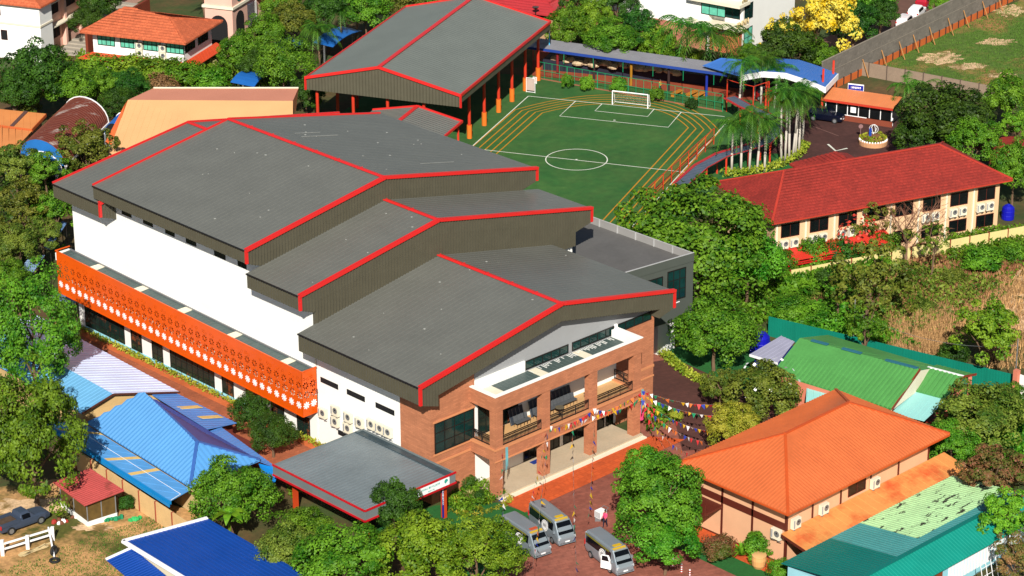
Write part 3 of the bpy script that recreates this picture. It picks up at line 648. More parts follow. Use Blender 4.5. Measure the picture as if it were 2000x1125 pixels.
glyphs(csf, -9.3, -7.3, cz-.45, .2, teal_ink, sgn, 3); glyphs(csf, -8.6, -7.9, cz-.75, .14, teal_ink, sgn, 4)
mb = MB(); mb.ext([(-6.45+.22*math.cos(a), cy0-.145, cz-.4+.22*math.sin(a)) for a in [i*math.pi/8 for i in range(12)]], (0, -.006, 0)); obj('logo', mb, teal_ink, sgn)
post_o = mat('orange_post', S(214, 74, 28), .6)
for x, y in ((-6.0, .75), (-14.6, 1.3), (-14.6, 11), (-12.2, 4.2), (-6.2, 11)):
    mb = MB(); mb.box(x-.19, x+.19, y-.19, y+.19, 0, cz-.5); obj('post', mb, post_o, cn)
mb = MB(); mb.box(-6.42, -6.22, .5, .54, .2, 3.4); bn = tag(obj('banner', mb, mat('blue_banner', S(20, 28, 150), .7)), 'tall narrow blue banner on the orange canopy post', 'banner')
glyphs(lambda x, y, z: (-6.4+z, .497-y, x), 1.5, 3.2, 0, .15, white_paint, bn, 6)

# ------------------------------------------------------------------ roof and house helpers
def hip(parent, c4, ze, r1, r2, zr, m, rib=None, cap=None, capm=None, over=.08, tiles=False, soff=None):
    """hip roof: c4 = eave corners so that edge 0-1 and 2-3 are the ends? corners run round, ridge r1 near edge 0-1 ... r2 near edge 2-3"""
    c = [Vector((p[0], p[1], ze)) for p in c4]; a, b = Vector((r1[0], r1[1], zr)), Vector((r2[0], r2[1], zr))
    faces = [[c[0], c[1], a], [c[1], c[2], b, a], [c[2], c[3], b], [c[3], c[0], a, b]]
    for P in faces:
        n = (P[1]-P[0]).normalized(); al = Vector((0, 0, 1)).cross(n); al = Vector((al.x, al.y, 0)); 
        nn = (P[1]-P[0]).cross(P[2]-P[0]).normalized()
        nn = nn if nn.z > 0 else -nn
        fall = Vector((0, 0, -1)); fall = (fall-nn*fall.dot(nn)).normalized()
        mb = MB().slab(P, .07)
        if rib: mb.ribs(P, n if tiles else fall, *rib)
        obj('roof_slope', mb, m, parent)
    if cap:
        mb = MB(); up = Vector((0, 0, .05))
        for p, q in ((a, b), (a, c[0]), (a, c[1]), (b, c[2]), (b, c[3])): mb.bar(p+up, q+up, cap, .1)
        obj('ridge_cap', mb, capm or m, parent)
    mb = MB()
    for i in range(4): mb.bar(c[i]-Vector((0, 0, .14)), c[(i+1) % 4]-Vector((0, 0, .14)), .06, .16)
    obj('eave_board', mb, soff or capm or m, parent)
def para(a, b, c): return [a, b, c, (a[0]+c[0]-b[0], a[1]+c[1]-b[1])]
def inset(c4, d):
    cx = sum(p[0] for p in c4)/4; cy = sum(p[1] for p in c4)/4; e1 = Vector((c4[1][0]-c4[0][0], c4[1][1]-c4[0][1])); e2 = Vector((c4[3][0]-c4[0][0], c4[3][1]-c4[0][1]))
    l1, l2 = e1.length, e2.length; e1 /= l1; e2 /= l2; o = Vector((c4[0][0], c4[0][1]))
    f = lambda s, t: tuple(o+e1*s+e2*t)
    return [f(d, d), f(l1-d, d), f(l1-d, l2-d), f(d, l2-d)]
def wallframe(p, q):
    """frame along p->q whose y axis points right of p->q"""
    d = Vector((q[0]-p[0], q[1]-p[1])).normalized(); n = Vector((d.y, -d.x))
    return lambda x, y, z: (p[0]+d.x*x+n.x*y, p[1]+d.y*x+n.y*y, z)
def XY(v): return (v[0], v[1])

# ------------------------------------------------------------------ orange roofed house, front right
ot = mat('orange_metal_roof', S(232, 120, 66), .5, 0, .1, .3, .07)
peach = mat('peach_render', S(250, 192, 150, 1.45), .75, 0, .06)
brown = mat('brown_timber_paint', S(104, 40, 26), .6, 0, .1)
oh = thing('orange_roofed_house', 'two storey peach house with big orange hip roof and brown bands', 'house', (18, -20, 0))
oc = [(7.75, -27.35), (30.0, -27.35), (30.0, -14.1), (7.75, -14.1)]
hip(oh, [oc[0], oc[1], oc[2], oc[3]], 5.85, (15.7, -19.6), (25.5, -19.4), 8.0, ot, (.36, .12, .05), .26, mat('orange_ridge', S(226, 96, 40), .5)) if False else None
# ends are the left (-x) and right (+x) sides
def hip_lr(parent, c, ze, r1, r2, zr, m, **k): hip(parent, [c[3], c[0], c[1], c[2]], ze, r1, r2, zr, m, **k)
hip_lr(oh, oc, 5.85, (15.6, -20.2), (24.6, -20.0), 8.25, ot, rib=(.36, .14, .055), cap=.26, capm=mat('orange_ridge', S(226, 96, 40), .5))
mb = MB(); mb.box(9.0, 28.6, -26.2, -15.3, 0, 5.8); obj('wall', mb, peach, oh)
bnd = [(8.93, 8.99, -26.25, -15.25, 3.35, 4.0), (8.9, 9.1, -26.3, -26.1, 0, 5.8), (8.9, 9.1, -15.4, -15.2, 0, 5.8), (8.92, 8.99, -26.3, -15.3, 0, .14)]+[(8.93, 8.995, y-.1, y+.1, 0, 5.8) for y in (-18.9, -22.4)]+[(x-.09, x+.09, -26.27, -26.2, 2.9, 5.8) for x in (12.4, 16.2, 20.3, 24.2, 28.5)]
for q in bnd: mb = MB(); mb.box(*q); obj('timber_band', mb, brown, oh)
owf = lambda x, y, z: (x, -26.2-y, z)
windowset(oh, owf, 17.2, 19.6, 3.6, 5.5, 2, 1, brown, glass_dark)
for x0 in (10.2, 14.0, 21.6, 25.4): windowset(oh, owf, x0, x0+2.0, 5.2, 5.6, 1, 1, brown, dk)
mb = MB(); mb.box(6.6, 9, -19, -15.2, 2.9, 3.1); mb.box(6.6, 6.7, -19, -15.2, 3.1, 4.0); mb.box(6.7, 9, -15.3, -15.2, 3.1, 4.0); obj('side_balcony', mb, brown, oh)
aw = mat('orange_awning_sheet', S(250, 166, 92), .55, 0, .12, .5, .06, col2=S(236, 104, 54), thr=(.5, .7), s2=.35)
mb = MB(); P = [(8.3, -29.3, 2.75), (30.8, -29.3, 2.75), (30.8, -26.25, 3.35), (8.3, -26.25, 3.35)]; mb.slab(P, .08); mb.ribs(P, (0, 1, .2), 1.0, .06, .02); obj('awning', mb, aw, oh)
mb = MB(); mb.bar((8.28, -29.35, 2.62), (30.8, -29.35, 2.62), .05, .24); mb.bar((8.26, -29.35, 2.62), (8.26, -26.3, 3.2), .05, .24); obj('awning_edge', mb, brown, oh)
a0 = make_ac((9.9, -26.25, 3.42), 0, 'white air conditioner at the front corner of the orange roofed house', 'air conditioners above the orange awning')
dup(a0, (13.6, -26.25, 3.45), 0, 'white air conditioner between corner and window above the orange awning')
dup(a0, (20.6, -26.25, 3.45), 0, 'white air conditioner just right of the window above the orange awning')
dup(a0, (8.93, -25.4, 2.4), -math.pi/2, 'white air conditioner under the awning end on the house side wall')
# teal roofed shed in front of it
teal = mat('teal_roof_sheet', S(14, 128, 118), .45, 0, .08, .4)
teal_pale = mat('pale_teal_sheet', S(84, 168, 166), .5, 0, .12, .3, .08)
mint = mat('weathered_mint_sheet', S(196, 240, 176, 1.35), .6, 0, .12, .5, .12, col2=S(64, 66, 54), thr=(.56, .6), s2=.8, stretch=(.7, 1.5, 1))
ts = thing('teal_roofed_shed', 'long shed with patched teal and mint green metal roof', 'shed', (18, -33, 0))
RZ, EZ = 3.9, 2.75
sx = [5.0, 11.4, 15.2, 28.2]
def strip(x0, x1, y0, z0, y1, z1, m, nm='roof_sheet'):
    P = [(x0, y0, z0), (x1, y0, z0), (x1, y1, z1), (x0, y1, z1)]; mb = MB().slab(P, .05); mb.ribs(P, (0, y1-y0, z1-z0), .38, .08, .03); obj(nm, mb, m, ts)
strip(5.0, 11.4, -36.6, RZ, -29.1, EZ+.1, teal); strip(11.42, 28.4, -36.6, RZ, -35.3, RZ-.2, teal_pale); strip(11.42, 15.4, -35.3, RZ-.2, -29.1, EZ+.1, teal_pale); strip(15.42, 28.4, -35.28, RZ-.19, -29.1, EZ+.12, mint)
strip(4.9, 28.4, -39.2, EZ, -36.6, RZ, mat('teal_front_sheet', S(22, 160, 142), .45, 0, .08))
mb = MB(); mb.bar((4.9, -36.6, RZ+.05), (28.5, -36.6, RZ+.05), .4, .07); obj('ridge_cap', mb, teal, ts)
mb = MB(); mb.box(5.3, 28, -38.6, -29.6, 0, EZ-.1); obj('wall', mb, mat('pale_cyan_wall', S(170, 235, 250), .7, 0, .08), ts)
mb = MB()
for i in range(24): mb.box(15.5+i*.45, 15.8+i*.45, -38.66, -38.6, .6, 2.5)
obj('wall_stripe', mb, white_paint, ts)
mb = MB(); mb.box(13.2, 14.6, -38.68, -38.6, 0, 2.3); obj('door', mb, mat('brown_door', S(150, 74, 40), .6), ts)
mb = MB(); mb.box(20.2, 22.2, -41.6, -40.3, .74, .8); tb = thing('work_table', 'grey topped table standing outside the teal roofed shed', 'table', (21.2, -41, 0))
obj('table_top', mb, steel, tb)
for x in (20.3, 22.1):
    for y in (-41.5, -40.4):
        mb = MB(); mb.bar((x, y, 0), (x, y, .74), .06, .06); obj('leg', mb, blackmetal, tb)
for k, (x, y, lb) in enumerate(((17.6, -40.6, 'white steel frame rack leaning near the shed wall stripes'), (23.8, -40.2, 'white steel frame rack beside the tree at lower right'))):
    t = thing('steel_rack', lb, 'rack', (x, y, 0))
    mb = MB()
    for i in range(4): mb.bar((x+i*.7, y-.3, 0), (x+i*.7, y+.3, 2.3), .05, .05)
    obj('upright', mb, white_paint, t)
    mb = MB()
    for z in (.5, 1.2, 1.9): mb.bar((x, y-.3+.6*z/2.3, z), (x+2.1, y-.3+.6*z/2.3, z), .04, .04)
    obj('crossbar', mb, white_paint, t)
# ------------------------------------------------------------------ green roofed hall, right
grn = mat('green_roof_sheet', S(92, 166, 86), .5, 0, .1, .5, .08)
gh = thing('green_roofed_house', 'low pink house with steep ribbed green metal roof and small porch', 'house', (37, -8, 0))
g_r1, g_r2 = at(1562, 660, 5.0), at(1797, 722, 5.0); g_e1, g_e2 = at(1508, 728, 3.0), at(1742, 800, 3.0)
gb1, gb2 = at(1617, 654, 4.0), at(1830, 716, 4.0)
def rsheet(parent, P, m, sp, w, h, nm='roof_slope', al=None):
    mb = MB().slab(P, .06); mb.ribs(P, al or (P[3]-P[0]), sp, w, h); return obj(nm, mb, m, parent)
rsheet(gh, [g_e1, g_e2, g_r2, g_r1], grn, .48, .42, .13)
rsheet(gh, [g_r1, g_r2, gb2, gb1], grn, .5, .06, .03)
for t0, t1 in ((.1, .24), (.36, .52), (.72, .98)):
    mb = MB(); mb.bar(g_r1.lerp(g_r2, t0)+Vector((0, 0, .1)), g_r1.lerp(g_r2, t1)+Vector((0, 0, .1)), .4, .1); obj('ridge_patch', mb, mat('faded_blue_sheet', S(50, 120, 140), .6), gh)
p_r1, p_r2 = at(1812, 718, 4.3), at(1882, 736, 4.3); p_e1, p_e2 = at(1780, 762, 3.0), at(1850, 780, 3.0)
rsheet(gh, [p_e1, p_e2, p_r2, p_r1], grn, .48, .42, .13); pb2 = at(1907, 731, 3.9); rsheet(gh, [p_r1, p_r2, pb2, at(1830, 712, 3.9)], grn, .5, .06, .03)
mb = MB(); mb.bar(p_r1+Vector((0, 0, .08)), p_r2+Vector((0, 0, .08)), .25, .08); obj('ridge_cap', mb, white_paint, gh)
mb = MB(); mb.bar(p_r2, p_e2, .08, .22); mb.bar(p_r2, pb2, .08, .22); mb.bar(g_r2, g_e2, .1, .24); obj('barge_board', mb, mat('red_brown_board', S(150, 58, 34), .6), gh)
pinkw = mat('pink_render', S(236, 140, 112, 1.5), .75, 0, .08)
q = [XY(g_e1.lerp(g_e2, .04)), XY(g_e1.lerp(g_e2, .96)), XY(gb2.lerp(gb1, .05)), XY(gb1.lerp(gb2, .05))]
mb = MB(); mb.prism(q, 0, 2.95); obj('wall', mb, pinkw, gh)
ge = Vector((g_r2.x, g_r2.y, 0)); mb = MB(); mb.ext([(g_e2.x, g_e2.y, 2.9), (g_r2.x, g_r2.y, 4.9), (gb2.x, gb2.y, 3.9), (gb2.x, gb2.y, 2.9)], (-.12, .05, 0)); obj('gable_wall', mb, offwhite, gh)
cyan = mat('pale_cyan_sheet', S(176, 246, 240), .5, 0, .04)
c1, c2, c3, c4 = at(1780, 762, 2.95), at(1850, 780, 2.9), at(1805, 822, 2.5), at(1742, 806, 2.5)
rsheet(gh, [c4, c3, c2, c1], cyan, .6, .05, .02, 'side_canopy')
c5, c6 = at(1576, 750, 2.6), at(1620, 768, 2.6); c7, c8 = at(1615, 800, 2.2), at(1574, 785, 2.2)
rsheet(gh, [c8, c7, c6, c5], cyan, .6, .05, .02, 'side_canopy')
mb = MB()
for v in (p_e2, p_r2.lerp(pb2, .5), p_e2.lerp(p_r2, .5)): mb.bar((v.x, v.y, 0), (v.x, v.y, v.z-.1), .34, .34)
mb.bar((p_e2.x, p_e2.y, .5), (p_r2.x, p_r2.y, .5), .2, 1.0); mb.bar((p_e2.x, p_e2.y, 2.7), (p_r2.x, p_r2.y, 2.9), .2, .3); obj('porch_frame', mb, pinkw, gh)
mb = MB(); mb.prism([XY(p_e1), XY(p_e2), XY(p_r2), XY(p_r1)], 0, .12); obj('porch_floor', mb, mat('red_floor', S(150, 44, 30), .6), gh)
# lavender annex roof and blue water tank
an = thing('lavender_annex', 'small annex with pale lavender sloping roof beside blue tank', 'annex', XY(at(1520, 700))+(0,))
P = [at(1464, 692, 3.0), at(1519, 709, 3.0), at(1552, 667, 3.5), at(1526, 656, 3.5)]
rsheet(an, P, mat('lavender_sheet', S(180, 180, 204), .5, 0, .08), .5, .06, .03)
mb = MB(); mb.bar(P[0]-Vector((0, 0, .1)), P[1]-Vector((0, 0, .1)), .08, .24); obj('eave_board', mb, white_paint, an)
mb = MB(); mb.prism([XY(P[0].lerp(P[2], .12)), XY(P[1].lerp(P[2], .1)), XY(P[2]), XY(P[3])], 0, 2.95); obj('wall', mb, mat('royal_blue_wall', S(24, 34, 140), .6), an)
def tank(loc, s, label):
    mb = MB(); mb.lathe([(.9, 0), (1.0, .1), (1.0, .7), (1.04, .75), (1.0, .8), (1.0, 1.4), (1.04, 1.45), (1.0, 1.5), (.95, 2.0), (.6, 2.35), (.25, 2.45)], 18); 
    t = thing('water_tank', label, 'water tank', loc); o = obj('body', mb, mat('blue_tank_plastic', S(26, 30, 190), .35), t, local=True); o.scale = (s, s, s)
    mb = MB(); mb.lathe([(.3, 2.42), (.3, 2.52), (.1, 2.56)], 12); o = obj('lid', mb, mat('tank_lid', S(40, 50, 210), .4), t, local=True); o.scale = (s, s, s)
    return t
tank(tuple(at(1483, 694, 0)), 1.05, 'blue plastic water tank beside the lavender roofed annex')
tank(tuple(at(1968, 428, 0)), .72, 'blue plastic water tank at the right end of red roofed block')
# teal sheet fence behind
def fence_panels(name, label, cat, p, q, h, m, seg, thick=.06, rib=None, postm=None, ph=.1, z0=0):
    p, q = Vector((p[0], p[1], 0)), Vector((q[0], q[1], 0)); t = thing(name, label, cat, (p.x, p.y, 0)); L = (q-p).length; n = max(1, round(L/seg)); f = wallframe(p, q)
    for i in range(n):
        a, b = L*i/n, L*(i+1)/n; mb = MB(f); mb.box(a+.01, b-.01, -thick/2, thick/2, z0, h)
        if rib:
            x = a+rib*.5
            while x < b-.02: mb.box(x-.03, x+.03, -thick/2-.03, thick/2+.03, z0+.03, h-.03); x += rib
        obj('panel', mb, m, t)
    if postm:
        for i in range(n+1):
            a = L*i/n; mb = MB(f); mb.box(a-.06, a+.06, -thick/2-.07, thick/2+.07, 0, h+ph); obj('post', mb, postm, t)
    return t
tfm = mat('teal_fence_sheet', S(10, 138, 116), .5, 0, .08)
fence_panels('sheet_fence', 'long teal corrugated sheet fence behind the green roofed house', 'fence', XY(at(1500, 656)), XY(at(1980, 772)), 2.2, tfm, 3.0, rib=.3)
gp = thing('gate_wall', 'pale gate wall with pink coping at the right edge by teal fence', 'wall', XY(at(1990, 775))+(0,))
a = at(1978, 782); mb = MB(); mb.box(a.x, a.x+.5, a.y-.3, a.y+.2, 0, 3.2); obj('pillar', mb, pinkw, gp)
mb = MB(); mb.box(a.x+.5, a.x+4, a.y-3.0, a.y-2.8, 0, 2.7); mb.box(a.x+.45, a.x+.6, a.y-3, a.y, 0, 2.7); obj('wall', mb, white, gp)
for k, (u, v, lb) in enumerate(((1981, 700, 'thin white pole carrying a cable by the right gate wall'), (1665, 640, 'thin grey pole behind the green roof ridge carrying a cable'))):
    b = at(u, v+62 if k == 0 else v+55); mb = MB(); mb.tube(b, b+Vector((0, 0, 5.5 if k == 0 else 6.2)), .06); tag(obj('utility_pole', mb, steel), lb, 'pole')
pa, pb = at(1665, 695)+Vector((0, 0, 4.8)), at(1981, 762)+Vector((0, 0, 4.8))
mb = MB()
for i in range(14):
    f = lambda t: pa.lerp(pb, t)-Vector((0, 0, 5.2*t*(1-t)))
    mb.tube(f(i/14), f((i+1)/14), .016, 4)
tag(obj('overhead_cable', mb, steel), 'thin grey cable sagging between two poles above the green roof', 'cable')

# ------------------------------------------------------------------ red roofed two storey block, right
rt = mat('red_tile_roof', S(176, 54, 42), .75, 0, .14, .5, .22, lines=('floor', .5, .42, (.72, .7, .7, 1), 27))
rh = thing('red_roofed_block', 'long two storey peach block with red tiled hip roof', 'building', XY(at(1740, 420))+(0,))
ze, zr = 6.5, 9.35
ea, eb = at(1508, 436, ze), at(1978, 350, ze)
dl = (eb-ea).normalized(); nl = Vector((-dl.y, dl.x, 0)); wid = 13.8
ea2 = ea
ec, ed = eb+nl*wid, ea2+nl*wid+dl*.6
ra2 = ea2+dl*5.5+nl*6.9; rb2 = ea2+dl*25.6+nl*6.6
hip(rh, [XY(ed), XY(ea2), XY(eb), XY(ec)], ze, XY(ra2), XY(rb2), zr, rt, rib=(.42, .38, .022, 0, .3), tiles=True, cap=.24, capm=mat('red_ridge', S(206, 66, 48), .6))
rel = lambda a, b: XY(ea2+dl*a+nl*b)
hip(rh, [rel(12.2, 9), rel(20, 9), rel(20, 16.8), rel(12.2, 16.8)], 5.9, rel(16.1, 9.2), rel(16.6, 13.6), 7.6, rt, rib=(.42, .38, .022, 0, .3), tiles=True)
wi = inset([XY(ea2), XY(eb), XY(ec), XY(ed)], 1.0); peach2 = mat('pale_peach_render', S(250, 206, 160, 1.45), .75, 0, .06)
mb = MB(); mb.prism(wi, 0, ze-.1); obj('wall', mb, peach2, rh)
rf = wallframe(wi[0], wi[1]); RL = (Vector(wi[1])-Vector(wi[0])).length
bay = RL/8
for i in range(8):
    x0 = i*bay+.7
    windowset(rh, rf, x0, x0+bay-1.3, 4.1, 5.7, 2, 1, brown, glass_dark, .06, .05)
    windowset(rh, rf, x0, x0+bay-1.3, .9, 2.4, 2, 1, brown, glass_dark, .06, .05)
    mb = MB(rf); mb.box(i*bay+.05, i*bay+.25, .0, .12, 0, ze-.1); obj('pilaster', mb, offwhite, rh)
racg = 'air conditioners along the red roofed block'
rang = math.atan2(dl.y, dl.x)
names8 = ['first', 'second', 'third', 'fourth', 'fifth', 'sixth', 'seventh', 'eighth']
for i in (0, 1, 2, 5, 6, 7):
    for k in (0, 1):
        p = rf(i*bay+1.0+k*1.25, 0, 2.95); dup(a0, p, rang, f'{"left" if k == 0 else "right"} air conditioner of the pair under the {names8[i]} upper window of red roofed block', racg)
P = [at(1523, 492, 2.3), at(1700, 458, 2.3)]; al = Vector((dl.x, dl.y, 0)); b0 = Vector((wi[0][0], wi[0][1], 2.9))
P = [b0+al*.3-nl*2.4-Vector((0, 0, .6)), b0+al*14-nl*2.4-Vector((0, 0, .6)), b0+al*14-nl*.02, b0+al*.3-nl*.02]
rsheet(rh, P, mat('red_awning_sheet', S(232, 62, 46), .5, 0, .08), .7, .06, .02, 'awning')
for k, z in ((0, .28), (1, .52)):
    mb = MB(); mb.bar(P[0]-Vector((0, 0, z)), P[1]-Vector((0, 0, z)), .04, .16); obj('awning_board', mb, mat('red_board', S(212, 40, 34), .5), rh)
fa_, fb_ = b0-nl*3.4, b0+al*(RL+4)-nl*3.6
fence_panels('cream_fence', 'cream ribbed sheet fence in front of the red roofed block', 'fence', XY(fa_), XY(fb_), 1.75, mat('cream_fence_sheet', S(250, 232, 160), .6, 0, .06), 2.6, rib=.38, postm=mat('red_post', S(150, 40, 34), .6))
# ------------------------------------------------------------------ sports shelter over the training pitch
sh = thing('sports_shelter', 'open sided sports shelter with large grey gable roof on red posts', 'shelter', (68, 78, 0))
EZs, RZs = 8.0, 10.4
A1, A2, A3 = at(593, 155, EZs), at(899, 187, EZs), at(1073, 43, EZs)
uu = Vector((math.cos(math.radians(25.7)), math.sin(math.radians(25.7)), 0)); vv = Vector((-uu.y, uu.x, 0))
wS = (A1-A2).dot(vv); lS = (A3-A2).dot(uu)
sf = lambda x, y, z=0: A2+uu*x+vv*y+Vector((0, 0, z-EZs))
A1 = sf(0, wS, EZs); mid = wS*.52
R0, R1 = sf(0, mid, RZs), sf(lS, mid, RZs)
fas = MB()
for p, q in ((sf(.06, 0, EZs), sf(.06, mid, RZs)), (sf(.06, mid, RZs), sf(.06, wS, EZs)), (sf(lS, 0, EZs), sf(lS, mid, RZs)), (sf(lS, mid, RZs), sf(lS, wS, EZs))):
    base = EZs-1.5
    fas.ext([(p.x, p.y, base), (q.x, q.y, base), (q.x, q.y, q.z-.05), (p.x, p.y, p.z-.05)], uu*.1)
for i in range(int(wS/.42)):
    y = .25+i*.42
    if y < wS-.1:
        zt = EZs+(RZs-EZs)*(y/mid if y < mid else (wS-y)/(wS-mid)); a = sf(.03, y)
        fas.box(a.x-.04, a.x+.04, a.y-.04, a.y+.04, EZs-1.46, zt-.12)
for y in (0.04, wS-.04): fas.bar(sf(0, y, EZs-.55), sf(lS, y, EZs-.55), .08, .9)
obj('fascia', fas, fascia_grey, sh)
for P in ([sf(0, 0, EZs), sf(lS, 0, EZs), R1, R0], [sf(lS, wS, EZs), sf(0, wS, EZs), R0, R1]):
    mb = MB().slab(P, .08); mb.ribs(P, P[3]-P[0], .6, .05, .014); obj('roof_slope', mb, mat('shelter_sheet', S(128, 134, 126), .42, 0, .08, .3, .03, spec=.5), sh)
mb = MB(); up = Vector((0, 0, .05)); k = -uu*.06
mb.bar(sf(-.1, -.1, EZs)+up, R0+k+up, .2, .34); mb.bar(R0+k+up, sf(-.1, wS+.1, EZs)+up, .2, .34); mb.bar(sf(-.1, -.06, EZs)+up, sf(lS, -.06, EZs)+up, .2, .34)
mb.bar(sf(lS+.05, -.06, EZs)+up, R1+up, .14, .3); mb.bar(R1+up, sf(lS+.05, wS, EZs)+up, .14, .3); mb.bar(sf(-.1, wS+.06, EZs)+up, sf(lS, wS+.06, EZs)+up, .12, .16)
obj('gable_trim', mb, red_trim, sh)
mb = MB(); mb.bar(R0+up*1.6, R1+up*1.6, .55, .09); obj('ridge_cap', mb, red_trim, sh)
mb = MB()
for y in (-.05, wS+.05): a = sf(-.06, y, EZs); mb.box(a.x-.1, a.x+.1, a.y-.1, a.y+.1, EZs-1.52, EZs)
obj('corner_trim', mb, red_trim, sh)
redpost = mat('red_post_paint', S(226, 62, 36), .5); pad = mat('orange_post_pad', S(250, 130, 36), .6)
def spost(p, padded=True):
    mb = MB(); mb.tube((p.x, p.y, 0), (p.x, p.y, EZs-.2), .2, 10); o = obj('post', mb, redpost, sh)
    if padded: mb = MB(); mb.tube((p.x, p.y, .02), (p.x, p.y, 1.75), .33, 10); obj('post_pad', mb, pad, o)
cols = [at(917, 270), at(946, 245), at(974, 219), at(1000, 198), at(1026, 177), at(1051, 157)]
for p in cols: spost(p)
c0 = sf(1.2, 1.3)
for y in (5.2, 10.0, 14.6, wS-1.0): spost(sf(1.0, y), False)
for i in range(1, 6): spost(sf(1.0+i*(lS-2)/5, wS-1.0), False)
mb = MB()
for x in (1.2, lS*.25, lS*.5, lS*.75, lS-1): mb.bar(sf(x, .6, EZs-.5), sf(x, mid, RZs-.6), .14, .3); mb.bar(sf(x, mid, RZs-.6), sf(x, wS-.6, EZs-.5), .14, .3)
obj('roof_truss', mb, blackmetal, sh)
# red gabled link roof between hall and shelter
lk = thing('link_roof', 'small grey gable roof edged in red linking hall and shelter', 'roof', (50, 68, 0))
lz = 6.0; l1, l2, l3 = at(728, 215, lz), at(815, 208, lz+1.1), at(903, 238, lz)
back = -uu*9.5
for P in ([l1, l2, l2+back, l1+back], [l2, l3, l3+back, l2+back]):
    mb = MB().slab(P, .08); mb.ribs(P, P[1]-P[0], .55, .06, .03); obj('roof_slope', mb, roof_grey, lk)
mb = MB(); mb.bar(l1+up, l2+up, .18, .26); mb.bar(l2+up, l3+up, .18, .26); mb.bar(l3+up, l3+back+up, .22, .26); mb.bar(l2+up, l2+back+up, .5, .1); obj('edge_trim', mb, red_trim, lk)
for p in (l1-uu*.4-vv*.4, l3-uu*.4+vv*.4, l3-uu*7+vv*.4):
    mb = MB(); mb.bar((p.x, p.y, 0), (p.x, p.y, lz-.1), .25, .25); obj('post', mb, redpost, lk)
# ------------------------------------------------------------------ pitch furniture
gl = thing('football_goal', 'white football goal at the far end of the green pitch', 'goal', tuple(at(1230, 208)))
g1, g2 = at(1196, 204), at(1265, 212); bk = uu*1.1
mb = MB()
for g in (g1, g2): mb.tube(g, g+Vector((0, 0, 1.85)), .075, 8)
mb.tube(g1+Vector((0, 0, 1.85)), g2+Vector((0, 0, 1.85)), .075, 8); obj('goal_frame', mb, white_paint, gl)
mb = MB()
for g in (g1, g2): mb.tube(g+Vector((0, 0, 1.85)), g+bk*.5+Vector((0, 0, 1.7)), .03, 5); mb.tube(g+bk*.5+Vector((0, 0, 1.7)), g+bk, .03, 5); mb.tube(g, g+bk, .03, 5)
mb.tube(g1+bk, g2+bk, .05, 5); obj('back_frame', mb, white_paint, gl)
mb = MB()
for i in range(1, 24): t = i/24; mb.bar((g1+bk*.5).lerp(g2+bk*.5, t)+Vector((0, 0, 1.7)), (g1+bk).lerp(g2+bk, t), .004, .004)
for i in range(1, 9): t = i/9; a = g1+bk*.5+Vector((0, 0, 1.7)); b = g2+bk*.5+Vector((0, 0, 1.7)); mb.bar(a.lerp(g1+bk, t), b.lerp(g2+bk, t), .004, .004)
obj('net', mb, white_paint, gl, kind='stuff')
for k, (u, v, h, w, lb) in enumerate(((1028, 180, 2.0, 1.2, 'white training board frame standing beside the shelter posts'), (1041, 163, .9, .5, 'small white hurdle frame by the last shelter post'))):
    p = at(u, v); q = p-vv*w; t = thing('board_frame', lb, 'frame', tuple(p))
    mb = MB()
    for a in (p, q): mb.bar(a, a+Vector((0, 0, h)), .06, .06)
    for z in (.1, h): mb.bar(p+Vector((0, 0, z)), q+Vector((0, 0, z)), .06, .06)
    obj('frame', mb, white_paint, t)
    mb = MB(); mb.bar(p.lerp(q, .06)+Vector((0, 0, h*.55)), p.lerp(q, .94)+Vector((0, 0, h*.55)), .02, h*.8); obj('panel', mb, mat('faded_panel', S(214, 190, 180), .6), t)
# ball-stop fence, green
gm = mat('green_fence_paint', S(20, 150, 100), .5)
gf = thing('mesh_fence', 'green post and rail ball fence behind the goal', 'fence', tuple(at(1052, 152)))
f1, f2 = at(1049, 153), at(1411, 218); nP = 24; H = 2.35
for i in range(nP+1):
    p = f1.lerp(f2, i/nP); w = .11 if i % 4 == 0 else .06
    mb = MB(); mb.bar(p, p+Vector((0, 0, H if i % 8 else H)), w, w); obj('post', mb, gm, gf)
for z in (.08, 1.2, H): mb = MB(); mb.bar(f1+Vector((0, 0, z)), f2+Vector((0, 0, z)), .06, .06); obj('rail', mb, gm, gf)
mb = MB(); L = (f2-f1).length
for i in range(1, 110): p = f1.lerp(f2, i/110); mb.bar(p+Vector((0, 0, .1)), p+Vector((0, 0, H)), .006, .006)
obj('mesh', mb, gm, gf, kind='stuff')
kb = MB(); kb.bar(f1+Vector((0, 0, .06)), f2+Vector((0, 0, .06)), .2, .12); kb = obj('kerb', kb, mat('red_kerb', S(170, 110, 80), .8)); kb['kind'] = 'structure'
# covered walkway with blue edge
cw = thing('covered_walkway', 'long covered walkway with grey roof and blue edge behind green fence', 'walkway', tuple(at(1230, 150)))
zw = 3.6; q1, q2 = at(1057, 95, zw), at(1420, 145, zw); ew = (q2-q1).normalized(); nw = Vector((-ew.y, ew.x, 0)); nw = nw if nw.dot(Vector((1, 0, 0))) > 0 else -nw
q1 = q1-ew*4; P = [q1, q2, q2+nw*3.1+Vector((0, 0, .35)), q1+nw*3.1+Vector((0, 0, .35))]
mb = MB().slab(P, .07); mb.ribs(P, nw+Vector((0, 0, .1)), .7, .06, .03); mb.bar(P[0].lerp(P[3], .5)+up, P[1].lerp(P[2], .5)+up, .06, .05); obj('roof_sheet', mb, mat('walkway_sheet', S(156, 156, 164), .5, 0, .08), cw)
mb = MB(); mb.bar(q1-Vector((0, 0, .12)), q2-Vector((0, 0, .12)), .12, .34); mb.bar(q2-Vector((0, 0, .12)), P[2]-Vector((0, 0, .12)), .1, .3); obj('blue_edge', mb, mat('blue_edge_paint', S(44, 78, 170), .45), cw)
Lw = (q2-q1).length
